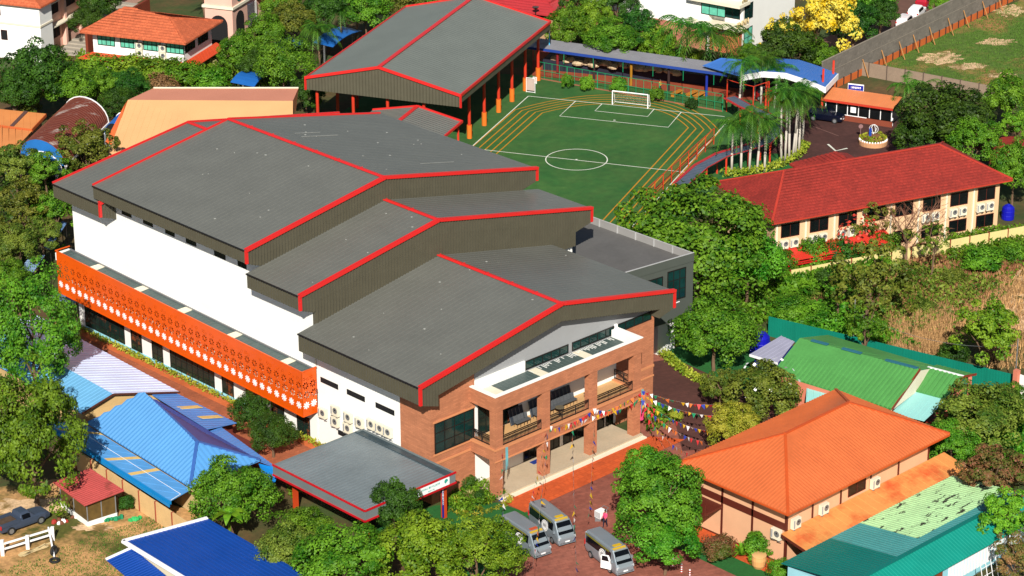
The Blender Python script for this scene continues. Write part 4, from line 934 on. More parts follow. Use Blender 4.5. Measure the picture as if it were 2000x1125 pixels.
pc = [('red_post', S(140, 30, 40)), ('dark_post', S(60, 40, 40)), ('yellow_post', S(190, 130, 30)), ('dark_post', S(60, 40, 40)), ('deep_blue_post', S(20, 50, 170))]
for i in range(5):
    p = q1+ew*(Lw*(.2+i*.175))+nw*.7
    mb = MB(); mb.tube((p.x, p.y, 0), (p.x, p.y, zw), .17, 8); obj('post', mb, mat('walk_'+pc[i][0], pc[i][1], .6), cw)
for i in range(7):
    p = q1+ew*(Lw*(.1+i*.14))+nw*.05; mb = MB(); mb.tube((p.x, p.y, 1.9), (p.x, p.y, zw), .05, 6); obj('hanger', mb, gm, cw)
mb = MB(); p = at(1073, 90, zw); mb.bar(p, p+Vector((0, 0, 2.9)), .14, .14); mb.bar(p, p+ew*.8, .14, .1); tag(obj('drain_pipe', mb, mat('sky_blue_pipe', S(70, 190, 240), .5)), 'sky blue drain pipe between shelter eave and walkway roof', 'pipe')
# decorative rocks behind the walkway seating
rng = random.Random(3); rock_m = mat('pale_rock', S(226, 198, 160), .85, 0, .25, 1.2, .2)
for i in range(34):
    u = 1085+i*7.2+rng.uniform(-3, 3); v = 113+(u-1085)*.11+rng.uniform(-7, 4); p = at(u, v, 1.7)
    r = rng.uniform(.35, .8); mb = MB(); rings = []
    n = 7
    for k in range(4):
        z = (.05, .45, .8, 1.0)[k]; s = (1, 1.05, .75, .3)[k]
        rings.append([(r*s*rng.uniform(.8, 1.2)*math.cos(2*math.pi*j/n), r*s*rng.uniform(.8, 1.2)*math.sin(2*math.pi*j/n), r*z*rng.uniform(.85, 1.1)) for j in range(n)])
    mb.loft(rings); o = obj('rock', mb, rock_m); o.location = (p.x, p.y, 1.35)
    tag(o, 'pale boulder in the rockery behind the covered walkway', 'rock', 'boulders in the rockery')
w0_, w1_ = at(1060, 136), at(1500, 178); wn_ = Vector((-(w1_-w0_).y, (w1_-w0_).x, 0)).normalized(); wn_ = wn_ if wn_.x > 0 else -wn_
mb = MB(); mb.prism([XY(w0_), XY(w1_), XY(w1_+wn_*5), XY(w0_+wn_*5)], 0, 1.4); tag(obj('planter_wall', mb, mat('navy_planter', S(34, 36, 56), .8, 0, .3, .8)), 'dark raised planter holding the boulders behind the walkway', 'planter')
# timber benches
bench0 = None
for u, v, lb in ((1322, 186, 'slatted wooden bench left of the pair behind the green fence'), (1352, 187, 'slatted wooden bench in the middle behind the green fence'), (1366, 190, 'short wooden bench rightmost behind the green fence')):
    p = at(u, v)
    if bench0 is None:
        bench0 = thing('bench', lb, 'bench', (p.x, p.y, 0), math.radians(10), 'wooden benches behind the green fence'); wm = mat('ochre_timber', S(216, 136, 40), .6, 0, .1)
        for k in range(4): mb = MB(); mb.box(-1.1, 1.1, -.36+k*.19, -.36+k*.19+.16, .42, .48); obj('slat', mb, wm, bench0, local=True)
        for x in (-.9, .9): mb = MB(); mb.box(x-.06, x+.06, -.3, .3, 0, .42); obj('leg', mb, wm, bench0, local=True)
    else: dup(bench0, (p.x, p.y, 0), math.radians(10), lb)
# curved covered path beside the pitch, grey roof with red edges
cp = thing('curved_walkway', 'curved low walkway roof, grey with red edges, along the pitch', 'walkway', tuple(at(1440, 270)))
path = [(1330, 360), (1370, 325), (1410, 303), (1455, 290), (1495, 277), (1518, 255), (1516, 238), (1490, 222), (1455, 207), (1425, 190)]
cl = [at(u, v, 2.5) for u, v in path]
def wide(P, i, w):
    a, b = P[max(0, i-1)], P[min(len(P)-1, i+1)]; d = (b-a).normalized(); n = Vector((-d.y, d.x, 0)); return P[i]+n*w, P[i]-n*w
for i in range(len(cl)-1):
    a1, a2 = wide(cl, i, .85); b1, b2 = wide(cl, i+1, .85)
    mb = MB().slab([a1, a2, b2, b1], .07); mb.ribs([a1, a2, b2, b1], a2-a1, .5, .05, .03); obj('roof_sheet', mb, mat('path_sheet', S(92, 104, 122), .5, 0, .12, .6), cp)
    mb = MB(); mb.bar(a1+up, b1+up, .34, .1); mb.bar(a2+up, b2+up, .1, .08); obj('red_edge', mb, mat('path_red', S(206, 48, 48), .5), cp)
    for c in (a1.lerp(a2, .1), a1.lerp(a2, .9)):
        mb = MB(); mb.bar((c.x, c.y, 0), (c.x, c.y, 2.45), .2, .2); obj('post', mb, redpost, cp)
# red tube fence along the pitch side
rfp = [at(u, v) for u, v in ((1262, 398), (1283, 380), (1300, 366), (1316, 352), (1330, 338), (1338, 337), (1352, 322), (1372, 300), (1392, 288))]
rf = thing('red_fence', 'red tube fence with tall posts along the pitch edge', 'fence', tuple(rfp[4]))
for i in range(9):
    u = 1262+i*16.5; v = 402-i*15.0; p = at(u, v); h = 2.1
    mb = MB(); mb.tube(p, p+Vector((0, 0, h)), .06, 6); obj('post', mb, redpost, rf)
a, b = at(1262, 402), at(1394, 282)
for z in (1.0, 2.1): mb = MB(); mb.tube(a+Vector((0, 0, z)), b+Vector((0, 0, z)), .045, 6); obj('rail', mb, redpost, rf)
mb = MB()
for i in range(1, 60): p = a.lerp(b, i/60); mb.bar(p, p+Vector((0, 0, 2.1)), .01, .01)
obj('mesh', mb, redpost, rf, kind='stuff')
rg = thing('red_gate_frame', 'tall red tube frame at the far corner of the pitch', 'frame', tuple(at(1420, 215)))
fr_pts = [(1419, 218), (1444, 226), (1470, 232), (1500, 222)]
for i, (u, v) in enumerate(fr_pts):
    p = at(u, v); mb = MB(); mb.tube(p, p+Vector((0, 0, 4.3)), .08, 8); obj('post', mb, redpost if i != 1 else mat('yellow_red_post', S(240, 150, 30), .5), rg)
for i in range(3): mb = MB(); mb.tube(at(*fr_pts[i])+Vector((0, 0, 4.3)), at(*fr_pts[i+1])+Vector((0, 0, 4.3)), .05, 6); obj('rail', mb, redpost, rg)
# ------------------------------------------------------------------ gate roof, guardhouse, sign, flower bed
blue_r = mat('blue_roof_sheet', S(72, 128, 212), .45, 0, .08, .4)
ga = thing('gate_roof', 'arched blue gate roof with white edges near the guardhouse', 'roof', tuple(at(1560, 170)))
gz = 4.9; ctr = [at(1460, 150, gz), at(1500, 145, gz+.5), at(1545, 145, gz+.5), at(1585, 155, gz+.25), at(1620, 168, gz-.25)]
bkv = (at(1637, 145, gz-.25)-at(1612, 172, gz-.25)); bkv.z = 0
fe = [at(1450, 147, gz+.1), at(1490, 140, gz+.55), at(1535, 143, gz+.55), at(1575, 156, gz+.25), at(1612, 171, gz-.25)]
for i in range(4):
    P = [fe[i], fe[i+1], fe[i+1]+bkv, fe[i]+bkv]; mb = MB().slab(P, .1); mb.ribs(P, P[3]-P[0], .45, .06, .03); obj('roof_sheet', mb, blue_r, ga)
    mb = MB(); mb.bar(fe[i]-Vector((0, 0, .35)), fe[i+1]-Vector((0, 0, .35)), .12, .75); obj('white_fascia', mb, white_paint, ga)
mb = MB(); mb.bar(fe[4]-Vector((0, 0, .35)), fe[4]+bkv-Vector((0, 0, .35)), .12, .75); obj('white_fascia', mb, white_paint, ga)
for i, c in enumerate((fe[1]+bkv*.3, fe[4].lerp(fe[3], .3)+bkv*.25, fe[4].lerp(fe[3], .2)+bkv*.9, fe[2]+bkv*.9)):
    mb = MB(); mb.bar((c.x, c.y, 0), (c.x, c.y, gz+1.6 if i in (1, 2) else gz), .26, .26); obj('post', mb, redpost, ga)
g2_ = thing('canopy_blue', 'sloping blue canopy roof between walkway and gate roof', 'roof', tuple(at(1420, 130)))
P = [at(1372, 128, 4.2), at(1450, 150, 4.2), at(1470, 118, 4.9), at(1408, 113, 4.9)]; rsheet(g2_, P, blue_r, .5, .06, .03)
gd = thing('guardhouse', 'long low guardhouse with orange roof and glass front', 'guardhouse', tuple(at(1670, 215)))
zg = 2.7; e1, e2 = at(1605, 193, zg), at(1744, 213, zg); eg = (e2-e1).normalized(); ng = Vector((-eg.y, eg.x, 0)); ng = ng if ng.dot(uu) > 0 else -ng
P = [e1, e2, e2+ng*3.6+Vector((0, 0, .5)), e1+ng*3.6+Vector((0, 0, .5))]; rsheet(gd, P, mat('guard_roof_sheet', S(246, 148, 92), .55, 0, .08), .6, .06, .03, 'roof_sheet')
mb = MB(); mb.bar(e1-Vector((0, 0, .1)), e2-Vector((0, 0, .1)), .1, .26); obj('eave_board', mb, mat('orange_red_board', S(222, 66, 44), .5), gd)
gfr = wallframe(XY(e1+ng*.7+eg*.3), XY(e2+ng*.7)); Lg = (e2-e1).length-.5
mb = MB(gfr); mb.box(0, Lg, -2.6, 0, .6, .75); mb.box(0, Lg, -2.7, -2.5, 0, 2.8); obj('room', mb, dk, gd)
mb = MB(gfr); mb.box(0, Lg, -.05, .08, 0, .75); obj('base_wall', mb, mat('guard_brick', S(150, 72, 48), .8, 0, .12, 1), gd)
mb = MB(gfr); mb.box(0, Lg*.62, -.02, .1, .75, .84); obj('sill', mb, white_paint, gd)
nb = 6
for i in range(nb+1): x = Lg*i/nb*.98; mb = MB(gfr); mb.box(x, x+.1, 0, .07, .84, 2.65); obj('mullion', mb, white_paint, gd)
for i in range(nb): x = Lg*i/nb*.98; mb = MB(gfr); mb.box(x+.1, x+Lg/nb*.98, .01, .04, .84, 2.6); obj('pane', mb, glass_dark, gd)
mb = MB(gfr); mb.box(Lg*.38, Lg*.46, .1, .13, 1.25, 2.0); obj('notice', mb, white_paint, gd)
a, b = at(1640, 231), at(1723, 244); mb = MB(); mb.bar(a+Vector((0, 0, .07)), b+Vector((0, 0, .07)), .15, .14); kk = obj('kerb', mb, white_paint); kk['kind'] = 'structure'
a = at(1655, 178, 3.4); sg = thing('road_sign', 'blue school sign board with white lettering on a white post', 'sign', XY(at(1675, 200))+(0,))
s0, s1 = at(1656, 172, 3.3), at(1687, 175.5, 3.3); sd = (s1-s0).normalized(); sfr = wallframe(XY(s0), XY(s1)); sl_ = (s1-s0).length
mb = MB(sfr); mb.box(0, sl_, -.05, 0, 2.6, 3.95); bd = obj('board', mb, white_paint, sg)
mb = MB(sfr); mb.box(.06, sl_-.06, 0, .02, 2.66, 3.8); obj('face', mb, mat('sign_blue', S(16, 40, 170), .5), bd)
glyphs(lambda x, y, z: sfr(x, y+.022, z), sl_*.2, sl_*.82, 3.34, .26, white_paint, bd, 8, .3)
sm = Matrix(((sd.x, 0, sd.y, 0), (sd.y, 0, -sd.x, 0), (0, 1, 0, 0), (0, 0, 0, 1)))
tx = sfr(sl_*.5, .026, 3.1); text('INTERNATIONAL SCHOOL', .17, tx, sm, white_paint, bd)
mb = MB(sfr); mb.box(sl_*.62, sl_*.68, -.1, -.05, 0, 2.7); obj('post', mb, white_paint, sg)
fb = thing('flower_bed', 'round stepped flower bed with white stones at centre of the driveway', 'flower bed', tuple(at(1705, 281)))
fp = at(1705, 281)
mb = MB(); mb.lathe([(1.75, 0), (1.8, .55), (1.6, .6)], 24); obj('bed_wall', mb, mat('peach_bed_wall', S(236, 178, 130), .8), fb, local=True)
mb = MB()
for i in range(30): a = 2*math.pi*i/30; mb.lathe([(.1, .58), (.13, .68), (.06, .78)], 6, (1.66*math.cos(a), 1.66*math.sin(a), 0))
obj('white_stone', mb, white_paint, fb, local=True)
mb = MB(); rng = random.Random(8)
for r, z, n in ((1.5, .85, 150), (1.1, 1.15, 120)):
    for i in range(n):
        a = rng.uniform(0, 6.3); rr = r+rng.uniform(-.16, .16); c = Vector((rr*math.cos(a), rr*math.sin(a), z+rng.uniform(-.16, .16))); d = Vector((rng.gauss(0, 1), rng.gauss(0, 1), rng.gauss(.5, 1))).normalized(); t_ = d.orthogonal()*.12; w_ = d.cross(t_)
        mb.poly([c-t_, c-w_, c+t_, c+w_])
FBL = mb
mb = MB(); mb.lathe([(1.3, .5), (1.2, .9), (.8, 1.2), (.1, 1.3)], 18); obj('soil_mound', mb, mat('bed_mound', S(140, 96, 60), .9, 0, .3, 3), fb, local=True)
mb = MB()
for k in range(3):
    pts = [Vector((.55*math.cos(t)*math.cos(k*1.05), .55*math.cos(t)*math.sin(k*1.05), 1.95+.55*math.sin(t))) for t in [i*2*math.pi/18 for i in range(19)]]
    for i in range(18): mb.tube(pts[i], pts[i+1], .03, 5)
mb.tube((0, 0, 1.2), (0, 0, 1.5), .06, 6); obj('globe_sculpture', mb, white_paint, fb, local=True)
mb = MB(); mb.box(-.75, -.5, -.1, .1, 1.2, 2.2); obj('blue_pillar', mb, mat('pillar_blue', S(40, 90, 210), .5), fb, local=True)
for k, (u, v, lb) in enumerate(((1730, 243, 'white post left of the pair at the right end of the guardhouse'), (1742, 246, 'white post right of the pair at the right end of the guardhouse'))):
    p = at(u, v); mb = MB(); mb.tube((0, 0, 0), (0, 0, 1.0), .11, 8); mb.lathe([(.11, 1.0), (.07, 1.06), (.02, 1.08)], 8); o = obj('bollard', mb, white_paint); o.location = p; tag(o, lb, 'bollard', 'white posts beside the guardhouse')
mm = stripe('', [at(1617, 282)[:2], at(1632, 295)[:2], at(1655, 290)[:2]], .28, 0, .035); o = obj('road_marking', mm, line_w); o['kind'] = 'structure'
mm = stripe('', [at(1585, 246)[:2], at(1638, 266)[:2]], .1, 0, .036); o = obj('road_marking', mm, mat('faded_line', S(160, 120, 110), .8)); o['kind'] = 'structure'
mb = MB(); mb.tube((0, 0, 0), (0, 0, 1.6), .04, 6); mb.ext([(.28*math.cos(a), 0, 1.75+.28*math.sin(a)) for a in [i*math.pi/6 for i in range(12)]], (0, .04, 0)); o = obj('traffic_mirror', mb, mat('mirror_grey', S(170, 130, 130), .3)); o.location = at(1680, 273); o.rotation_euler.z = -.7; tag(o, 'small round disc on a post left of the flower bed', 'sign')

# ------------------------------------------------------------------ boundary wall of the vacant lot
bw = thing('boundary_wall', 'long grey block wall with orange base along the vacant lot', 'wall', XY(at(1663, 142))+(0,))
b1, b2 = at(1604, 186), at(1990, -4); bL = (b2-b1).length; bfr = wallframe(XY(b1), XY(b2)); npn = 30
gw = mat('grey_block_wall', S(142, 134, 124), .85, 0, .12, .5, .1, lines=('wall', .8, .4, (.86, .86, .86, 1), 0)); ob_ = mat('orange_wall_base', S(222, 112, 50), .8, 0, .1, .6)
for i in range(npn):
    a, b = bL*i/npn, bL*(i+1)/npn
    mb = MB(bfr); mb.box(a, b-.03, -.12, 0, .95, 4.5); obj('panel', mb, gw, bw)
    mb = MB(bfr); mb.box(a, b-.03, -.16, .05, 0, .95); obj('base_panel', mb, ob_, bw)
    mb = MB(bfr); mb.box(a-.12, a+.1, -.2, .12, 0, 1.1); obj('pier', mb, mat('dark_pier', S(80, 54, 44), .8), bw)
mb = MB(bfr); mb.box(0, bL, -.18, .03, 4.5, 4.58); mb.box(0, bL, -.02, .03, 2.7, 2.78); obj('coping', mb, mat('wall_coping', S(160, 150, 136), .8), bw)
rng = random.Random(12)
for i in range(9):
    x = bL*(.18+i*.085)+rng.uniform(-.8, .8); mb = MB(bfr); mb.bar(bfr(x, 1.3, 0) if False else (x, 1.3, .02), (x+.3, .1, 2.3), .09, .09); o = obj('prop_pole', mb, mat('bare_timber', S(206, 150, 90), .8)); tag(o, f'{ORD[i]} timber prop from the near end leaning on the boundary wall', 'timber prop', 'timber props leaning on the boundary wall')
c1_, c2_ = at(1662, 143), at(1985, 205)
fence_panels('cross_wall', 'low grey block wall crossing from boundary wall to the right', 'wall', XY(c1_), XY(c2_), 1.9, mat('low_block_wall', S(164, 142, 122), .85, 0, .12, .6, .1), 2.6, .14, None, mat('wall_pier', S(110, 92, 80), .8), .12)
# ------------------------------------------------------------------ blue roofs on the left
lblue = mat('light_blue_roof_sheet', S(206, 220, 252, 1.15), .4, 0, .08, .3, .04)
sblue = mat('sky_blue_roof_sheet', S(92, 148, 224), .4, 0, .08, .4)
dblue = mat('ribbed_blue_roof', S(104, 172, 232), .4, 0, .06)
vblue = mat('violet_blue_roof', S(70, 84, 160), .45, 0, .08)
yel = mat('yellow_skylight', S(238, 200, 122), .6, 0, .12, 2)
lb = thing('light_blue_roofed_building', 'long building with pale blue metal roof beside the brick path', 'building', (-15, 42, 0))
ge, re_, le = at(352, 766, 3.5), at(222, 770, 4.8), at(160, 808, 3.5); dvb = Vector((.035, 1, 0)).normalized()*25
def rs(par, P, m, sp, w, h, nm='roof_slope', al=None, th=.06):
    mb = MB().slab(P, th); mb.ribs(P, al or (P[3]-P[0]), sp, w, h); return obj(nm, mb, m, par)
rs(lb, [ge, ge+dvb, re_+dvb, re_], lblue, .7, .07, .03); rs(lb, [re_, re_+dvb, le+dvb, le], mat('pale_cyan_blue_sheet', S(120, 190, 238), .4, 0, .08), .5, .07, .03, al=le-re_)
mb = MB(); mb.bar(ge, re_, .08, .16); mb.bar(re_, le, .08, .16); obj('barge_board', mb, mat('dark_brown_board', S(92, 48, 36), .6), lb)
mb = MB(); mb.ext([(ge.x-.3, ge.y+.5, 0), (ge.x-.3, ge.y+.5, 3.4), (re_.x, re_.y+.5, 4.7), (le.x+.4, le.y+.5, 3.4), (le.x+.4, le.y+.5, 0)], dvb*.96); obj('wall', mb, mat('pale_yellow_wall', S(226, 190, 130), .8), lb)
# lean-to roofs with yellow translucent sheets
lt = thing('lean_to_roof', 'light blue lean-to roof with yellow translucent sheets beside the brick path', 'roof', (-15, 25, 0))
g2, g3, g4 = at(462, 828, 3.2), at(430, 835, 3.2), at(285, 775, 3.7)
P = [at(292, 768, 3.75), at(345, 768, 3.35), at(462, 826, 3.2), at(405, 838, 3.6)]
rs(lt, P, sblue, .5, .06, .025, al=P[1]-P[0])
for u, v in ((365, 795), (405, 814)):
    a, b = at(u-20, v-1, 3.66), at(u+20, v-3.5, 3.46); d = Vector((.1, -.75, 0)); mb = MB(); mb.slab([a, b, b+d, a+d], .05); obj('translucent_sheet', mb, yel, lt)
P = [at(400, 845, 3.4), at(432, 834, 3.2), at(545, 916, 2.9), at(505, 900, 3.1)]; rs(lt, P, sblue, .5, .06, .025, al=P[1]-P[0])
mb = MB(); a = at(430, 832, 2.6); mb.box(a.x-.6, a.x+1.2, a.y-.3, a.y, 0, 3.0); mb.box(-15, -12, 20, 28, 0, 2.7); obj('wall', mb, mat('brick_red_wall', S(120, 46, 34), .8), lt)
mb = MB(); c = at(478, 900, 1.6); mb.slab([at(505, 905, 2.8), at(545, 915, 2.9), at(538, 940, 2.3), at(520, 945, 2.3)], .05); obj('eave_sheet', mb, mat('vivid_blue_sheet', S(20, 140, 230), .5), lt)
hb = thing('blue_hip_roofed_house', 'house with ribbed bright blue hip roof beside the cream wall', 'house', (-18, 24, 0))
L_, F_, Rr = at(172, 828, 3.3), at(372, 952, 3.3), at(508, 900, 3.3); B_ = L_+(Rr-F_); K1, K2 = at(290, 778, 5.2), at(385, 865, 5.2)
fall = lambda a, b, c: None
def face(P, m, sp, w, h, nm='roof_slope'):
    n = (P[1]-P[0]).cross(P[2]-P[0]).normalized(); n = n if n.z > 0 else -n; f = Vector((0, 0, -1)); f = (f-n*f.dot(n)).normalized()
    mb = MB().slab(P, .06); mb.ribs(P, f, sp, w, h); obj(nm, mb, m, hb)
rb_ = mat('ribbed_blue_roof_b', S(96, 168, 234), .4, 0, .05)
face([L_, F_, K2, K1], rb_, .5, .46, .18); face([F_, Rr, K2], rb_, .5, .46, .18); face([Rr, B_, K1, K2], vblue, .5, .06, .03); face([B_, L_, K1], rb_, .5, .06, .03)
mb = MB()
for a, b in ((K1, K2), (K2, F_), (K2, Rr), (K1, L_)): mb.bar(a+Vector((0, 0, .16)), b+Vector((0, 0, .16)), .3, .1)
obj('ridge_cap', mb, mat('blue_ridge', S(64, 110, 190), .5), hb)
wb = inset([XY(L_), XY(F_), XY(Rr), XY(B_)], .8); mb = MB(); mb.prism(wb, 0, 3.25); obj('wall', mb, mat('cream_house_wall', S(240, 206, 150), .8), hb)
M1, M2 = L_+(L_-Rr)*.28, F_+(F_-Rr)*.28; M1.z = M2.z = 2.75; t0 = Vector((0, 0, -.2))
P = [M1, M2, F_+t0, L_+t0]; rs(hb, P, mat('mid_blue_sheet', S(98, 170, 236), .4, 0, .08), .8, .06, .02, 'lean_to_sheet')
for t in (.12, .5, .68):
    a, b = M1.lerp(M2, t), (L_+t0).lerp(F_+t0, t); d = (M2-M1).normalized()*.55; mb = MB(); z = Vector((0, 0, .045)); mb.slab([a+z, a+d+z, b+d+z, b+z], .03); obj('translucent_sheet', mb, yel, hb)
mb = MB(); a, b = M1.lerp(L_+t0, .5), M2.lerp(F_+t0, .5); mb.tube(a+Vector((0, 0, .1)), b+Vector((0, 0, .1)), .02, 5); mb.tube(b+Vector((0, 0, .1)), M2+Vector((0, 0, .05)), .02, 5); obj('water_pipe', mb, white_paint, hb)
mb = MB(); mb.bar(M1-Vector((0, 0, .22)), M2-Vector((0, 0, .22)), .1, .3); mb.bar(M1+(M1-L_).normalized()*.18-Vector((0, 0, .4)), M2+(M2-F_).normalized()*.18-Vector((0, 0, .4)), .1, .3); obj('gutter', mb, mat('vivid_cyan_gutter', S(24, 150, 224), .5), hb)
cw_ = mat('cream_block_wall', S(250, 208, 146), .8, 0, .1, .8, .06)
w0, w1_ = M1+(M1-L_).normalized()*.4, M2+(M2-F_).normalized()*.4; dd = (w1_-w0).normalized()
fence_panels('cream_wall', 'cream panel wall with red brown posts below the blue hip roof', 'wall', XY(w0-dd*1.5), XY(w1_+dd*3.5), 2.05, cw_, 2.75, .12, None, mat('red_brown_post', S(176, 84, 60), .8), .02)
# red roofed hut
ht = thing('red_roofed_hut', 'small hut with faded red metal roof and netted sides', 'hut', XY(at(170, 985))+(0,))
h4 = [at(103, 942, 2.4), at(165, 988, 2.4), at(243, 958, 2.7), at(175, 914, 2.7)]
rs(ht, h4, mat('faded_red_sheet', S(206, 88, 84), .6, 0, .12, .8, .1, col2=S(120, 60, 40), thr=(.56, .72), s2=.5), .32, .12, .05, 'roof_sheet', al=h4[3]-h4[0])
hw = inset([XY(p) for p in h4], .45); mesh_m = mat('wire_netting', S(110, 86, 40), .7, 0, .3, 1.5)
mb = MB(); mb.prism(hw, .5, 2.3); obj('netting', mb, mesh_m, ht)
mb = MB()
for i in range(4): a, b = hw[i], hw[(i+1) % 4]; mb.bar((a[0], a[1], .25), (b[0], b[1], .25), .2, .5)
obj('base_wall', mb, white, ht)
mb = MB()
for i in range(4):
    a, b = hw[i], hw[(i+1) % 4]
    for t in (0, .5): mb.bar((a[0]+(b[0]-a[0])*t, a[1]+(b[1]-a[1])*t, .5), (a[0]+(b[0]-a[0])*t, a[1]+(b[1]-a[1])*t, 2.4), .09, .09)
obj('post', mb, steel, ht)
# deep blue roof in the foreground
fb2 = thing('blue_roofed_house', 'house with deep blue metal roof and white edges in the foreground', 'house', (-29, 3, 0))
royal = mat('royal_blue_sheet', S(20, 78, 176), .4, 0, .07, .5)
a, b, c = at(240, 1057, 4.2), at(405, 1012, 4.2), at(352, 1125, 4.2); ds = (c-a).normalized()*14
rs(fb2, [a, b, b+ds, a+ds], royal, .42, .07, .03, al=ds)
e, g = at(207, 1093, 3.5), at(258, 1070, 3.9); dn = (at(245, 1125, 3.5)-e).normalized()*12
rs(fb2, [e, g, g+dn, e+dn], royal, .36, .12, .05, al=g-e)
mb = MB(); mb.bar(a, b, .34, .2); mb.bar(a, a+ds, .34, .2); mb.bar(e, g, .26, .18); obj('edge_trim', mb, white_paint, fb2)
mb = MB(); mb.prism([XY(a.lerp(b, .08)+ds*.05), XY(b.lerp(a, .05)+ds*.05), XY(b+ds*.9), XY(a+ds*.9)], 0, 4.0); obj('wall', mb, offwhite, fb2)
# small roofs by the path
for nm, lbq, pts, z, m in (('path_canopy', 'small grey blue flat canopy beside the far end of orange screen', ((95, 583), (118, 574), (152, 588), (122, 606)), 3.0, mat('grey_blue_sheet', S(124, 146, 176), .5, 0, .08)),
                   ('shed_roof', 'small pale blue shed roof among trees left of the path', ((33, 533), (60, 499), (88, 498), (66, 530)), 3.0, mat('pale_slate_sheet', S(138, 170, 210), .5, 0, .08)),
                   ('walk_roof', 'narrow blue walkway roof receding along the far path', ((85, 482), (122, 432), (131, 435), (97, 486)), 3.0, mat('slate_blue_sheet', S(110, 146, 196), .5, 0, .1))):
    t = thing(nm, lbq, 'roof', XY(at(pts[0][0], pts[0][1], z))+(0,)); P = [at(u, v, z) for u, v in pts]; rs(t, P, m, .5, .06, .03, 'roof_sheet')
    for p in P: c = p.lerp((P[0]+P[2])/2, .1); mb = MB(); mb.bar((c.x, c.y, 0), (c.x, c.y, z-.05), .1, .1); obj('post', mb, blackmetal, t)
b = at(101, 560); mb = MB(); mb.tube(b, b+Vector((0, 0, 2.6)), .04, 6); mb.bar(b+Vector((0, 0, 2.6)), b+Vector((.5, 0, 2.65)), .08, .08); tag(obj('lamp_post', mb, blackmetal), 'thin black lamp post on the path beyond the orange screen', 'lamp post')
# orange and tan roofs, rusty vault
tn = thing('tan_roofed_building', 'large building with sloping tan metal roof behind the hall', 'building', (40, 92, 0))
T = [at(213, 284, 3.2), at(250, 195, 6.5), at(300, 172, 6.7), at(583, 172, 6.7), at(572, 197, 6.5), at(562, 235, 5.0), at(300, 285, 3.0)]
mb = MB(); mb.slab([T[1], T[4], T[3], T[2]], .08); obj('roof_slope', mb, mat('tan_pink_sheet', S(226, 150, 122), .6, 0, .06, .3), tn)
mb = MB(); q0, q1_ = at(200, 330, 1.8), at(572, 330, 1.8); mb.slab([T[1], q0, q1_, T[4]], .08); mb.ribs([T[1], q0, q1_, T[4]], q0-T[1], .8, .06, .02); obj('roof_slope', mb, mat('tan_sheet', S(246, 188, 130), .6, 0, .06, .3), tn)
mb = MB(); mb.slab([T[3], T[4], T[5], at(578, 215, 5.0)], .06); obj('hip_end', mb, mat('tan_brown_sheet', S(196, 128, 88), .6, 0, .08), tn)
mb = MB(); mb.slab([T[1], at(243, 205, 6.3), at(205, 278, 3.0), at(226, 285, 3.0)], .05); obj('edge_strip', mb, mat('orange_edge', S(240, 116, 60), .6), tn)
mb = MB(); mb.bar(T[2]+up, T[3]+up, .2, .12); obj('ridge_cap', mb, offwhite, tn)
def vault(name, label, A, B, C, z, rise, m, m2=None, ribs=True, endm=None):
    """barrel roof: A,B near base corners, C far corner above B's side"""
    t = thing(name, label, 'roof', (A.x, A.y, 0)); ax = C-B; n = 12; w = B-A; half = w.length/2; c0 = (A+B)/2; wd = w.normalized()
    arc = [c0+wd*(-half*math.cos(math.pi*i/n))+Vector((0, 0, rise*math.sin(math.pi*i/n))) for i in range(n+1)]
    mb = MB()
    for i in range(n): mb.poly([arc[i], arc[i+1], arc[i+1]+ax, arc[i]+ax])
    obj('roof_sheet', mb, m, t)
    mb = MB(); k = int(ax.length/.55)
    for j in range(k):
        for i in range(n): mb.bar(arc[i]+ax*(j/k), arc[i+1]+ax*(j/k), .07, .05)
    obj('rib', mb, m2 or m, t, kind='stuff')
    for q in (Vector((0, 0, 0)), ax):
        mb = MB(); mb.ext([p+q for p in arc], ax.normalized()*.05); obj('end_wall', mb, endm or dk, t)
    mb = MB()
    for i in range(n): mb.bar(arc[i]+ax+up, arc[i+1]+ax+up, .12, .12)
    for p in (arc[0], arc[-1]): mb.bar(p, p+ax, .25, .25)
    obj('edge_trim', mb, white_paint, t)
    mb = MB()
    for p in (A, B, A+ax, B+ax): mb.bar((p.x, p.y, 0), (p.x, p.y, p.z), .2, .2)
    obj('post', mb, steel, t); return t
rust = mat('rusty_sheet', S(128, 56, 40), .7, 0, .15, .6, .1, col2=S(206, 190, 180), thr=(.56, .64), s2=.5, stretch=(.35, 1.2, 1))
va, vb = at(40, 302, 3), at(128, 325, 3); vc = at(212, 240, 3)
vault('vault_roof', 'rusty barrel vault roof with white edges behind the trees at left', va, vb, vc, 3, 2.6, rust, mat('rust_rib', S(150, 90, 70), .7), endm=mat('vault_end_blue', S(46, 130, 214), .5))
vblue2 = mat('arch_blue_sheet', S(40, 116, 206), .45, 0, .08)
va2, vb2 = at(205, 262, 3), at(240, 268, 3); vault('arch_canopy', 'small blue arched canopy between rusty vault and tan roof', va2, vb2, vb2+(vc-vb)*.25, 3, 1.6, vblue2, vblue2)
va3, vb3 = at(40, 330, 2.6), at(110, 345, 2.6); vault('arch_canopy', 'bright blue arched canopy below the near end of rusty vault', va3, vb3, vb3+(vc-vb)*.12, 2.6, 1.9, mat('bright_blue_arch', S(32, 136, 226), .45, 0, .08), None)
of = mat('orange_flat_sheet', S(246, 158, 92), .6, 0, .08, .4)
oo = thing('orange_roofed_shed', 'low sheds with flat pale orange roofs at the left edge', 'shed', XY(at(20, 240))+(0,))
P = [at(-30, 240, 3.2), at(62, 252, 3.2), at(90, 222, 3.6), at(-30, 210, 3.6)]; rs(oo, P, of, .8, .06, .03)
P2 = [at(-30, 300, 2.6), at(30, 290, 2.6), at(62, 256, 3.0), at(-30, 246, 3.0)]; rs(oo, P2, of, .8, .06, .03)
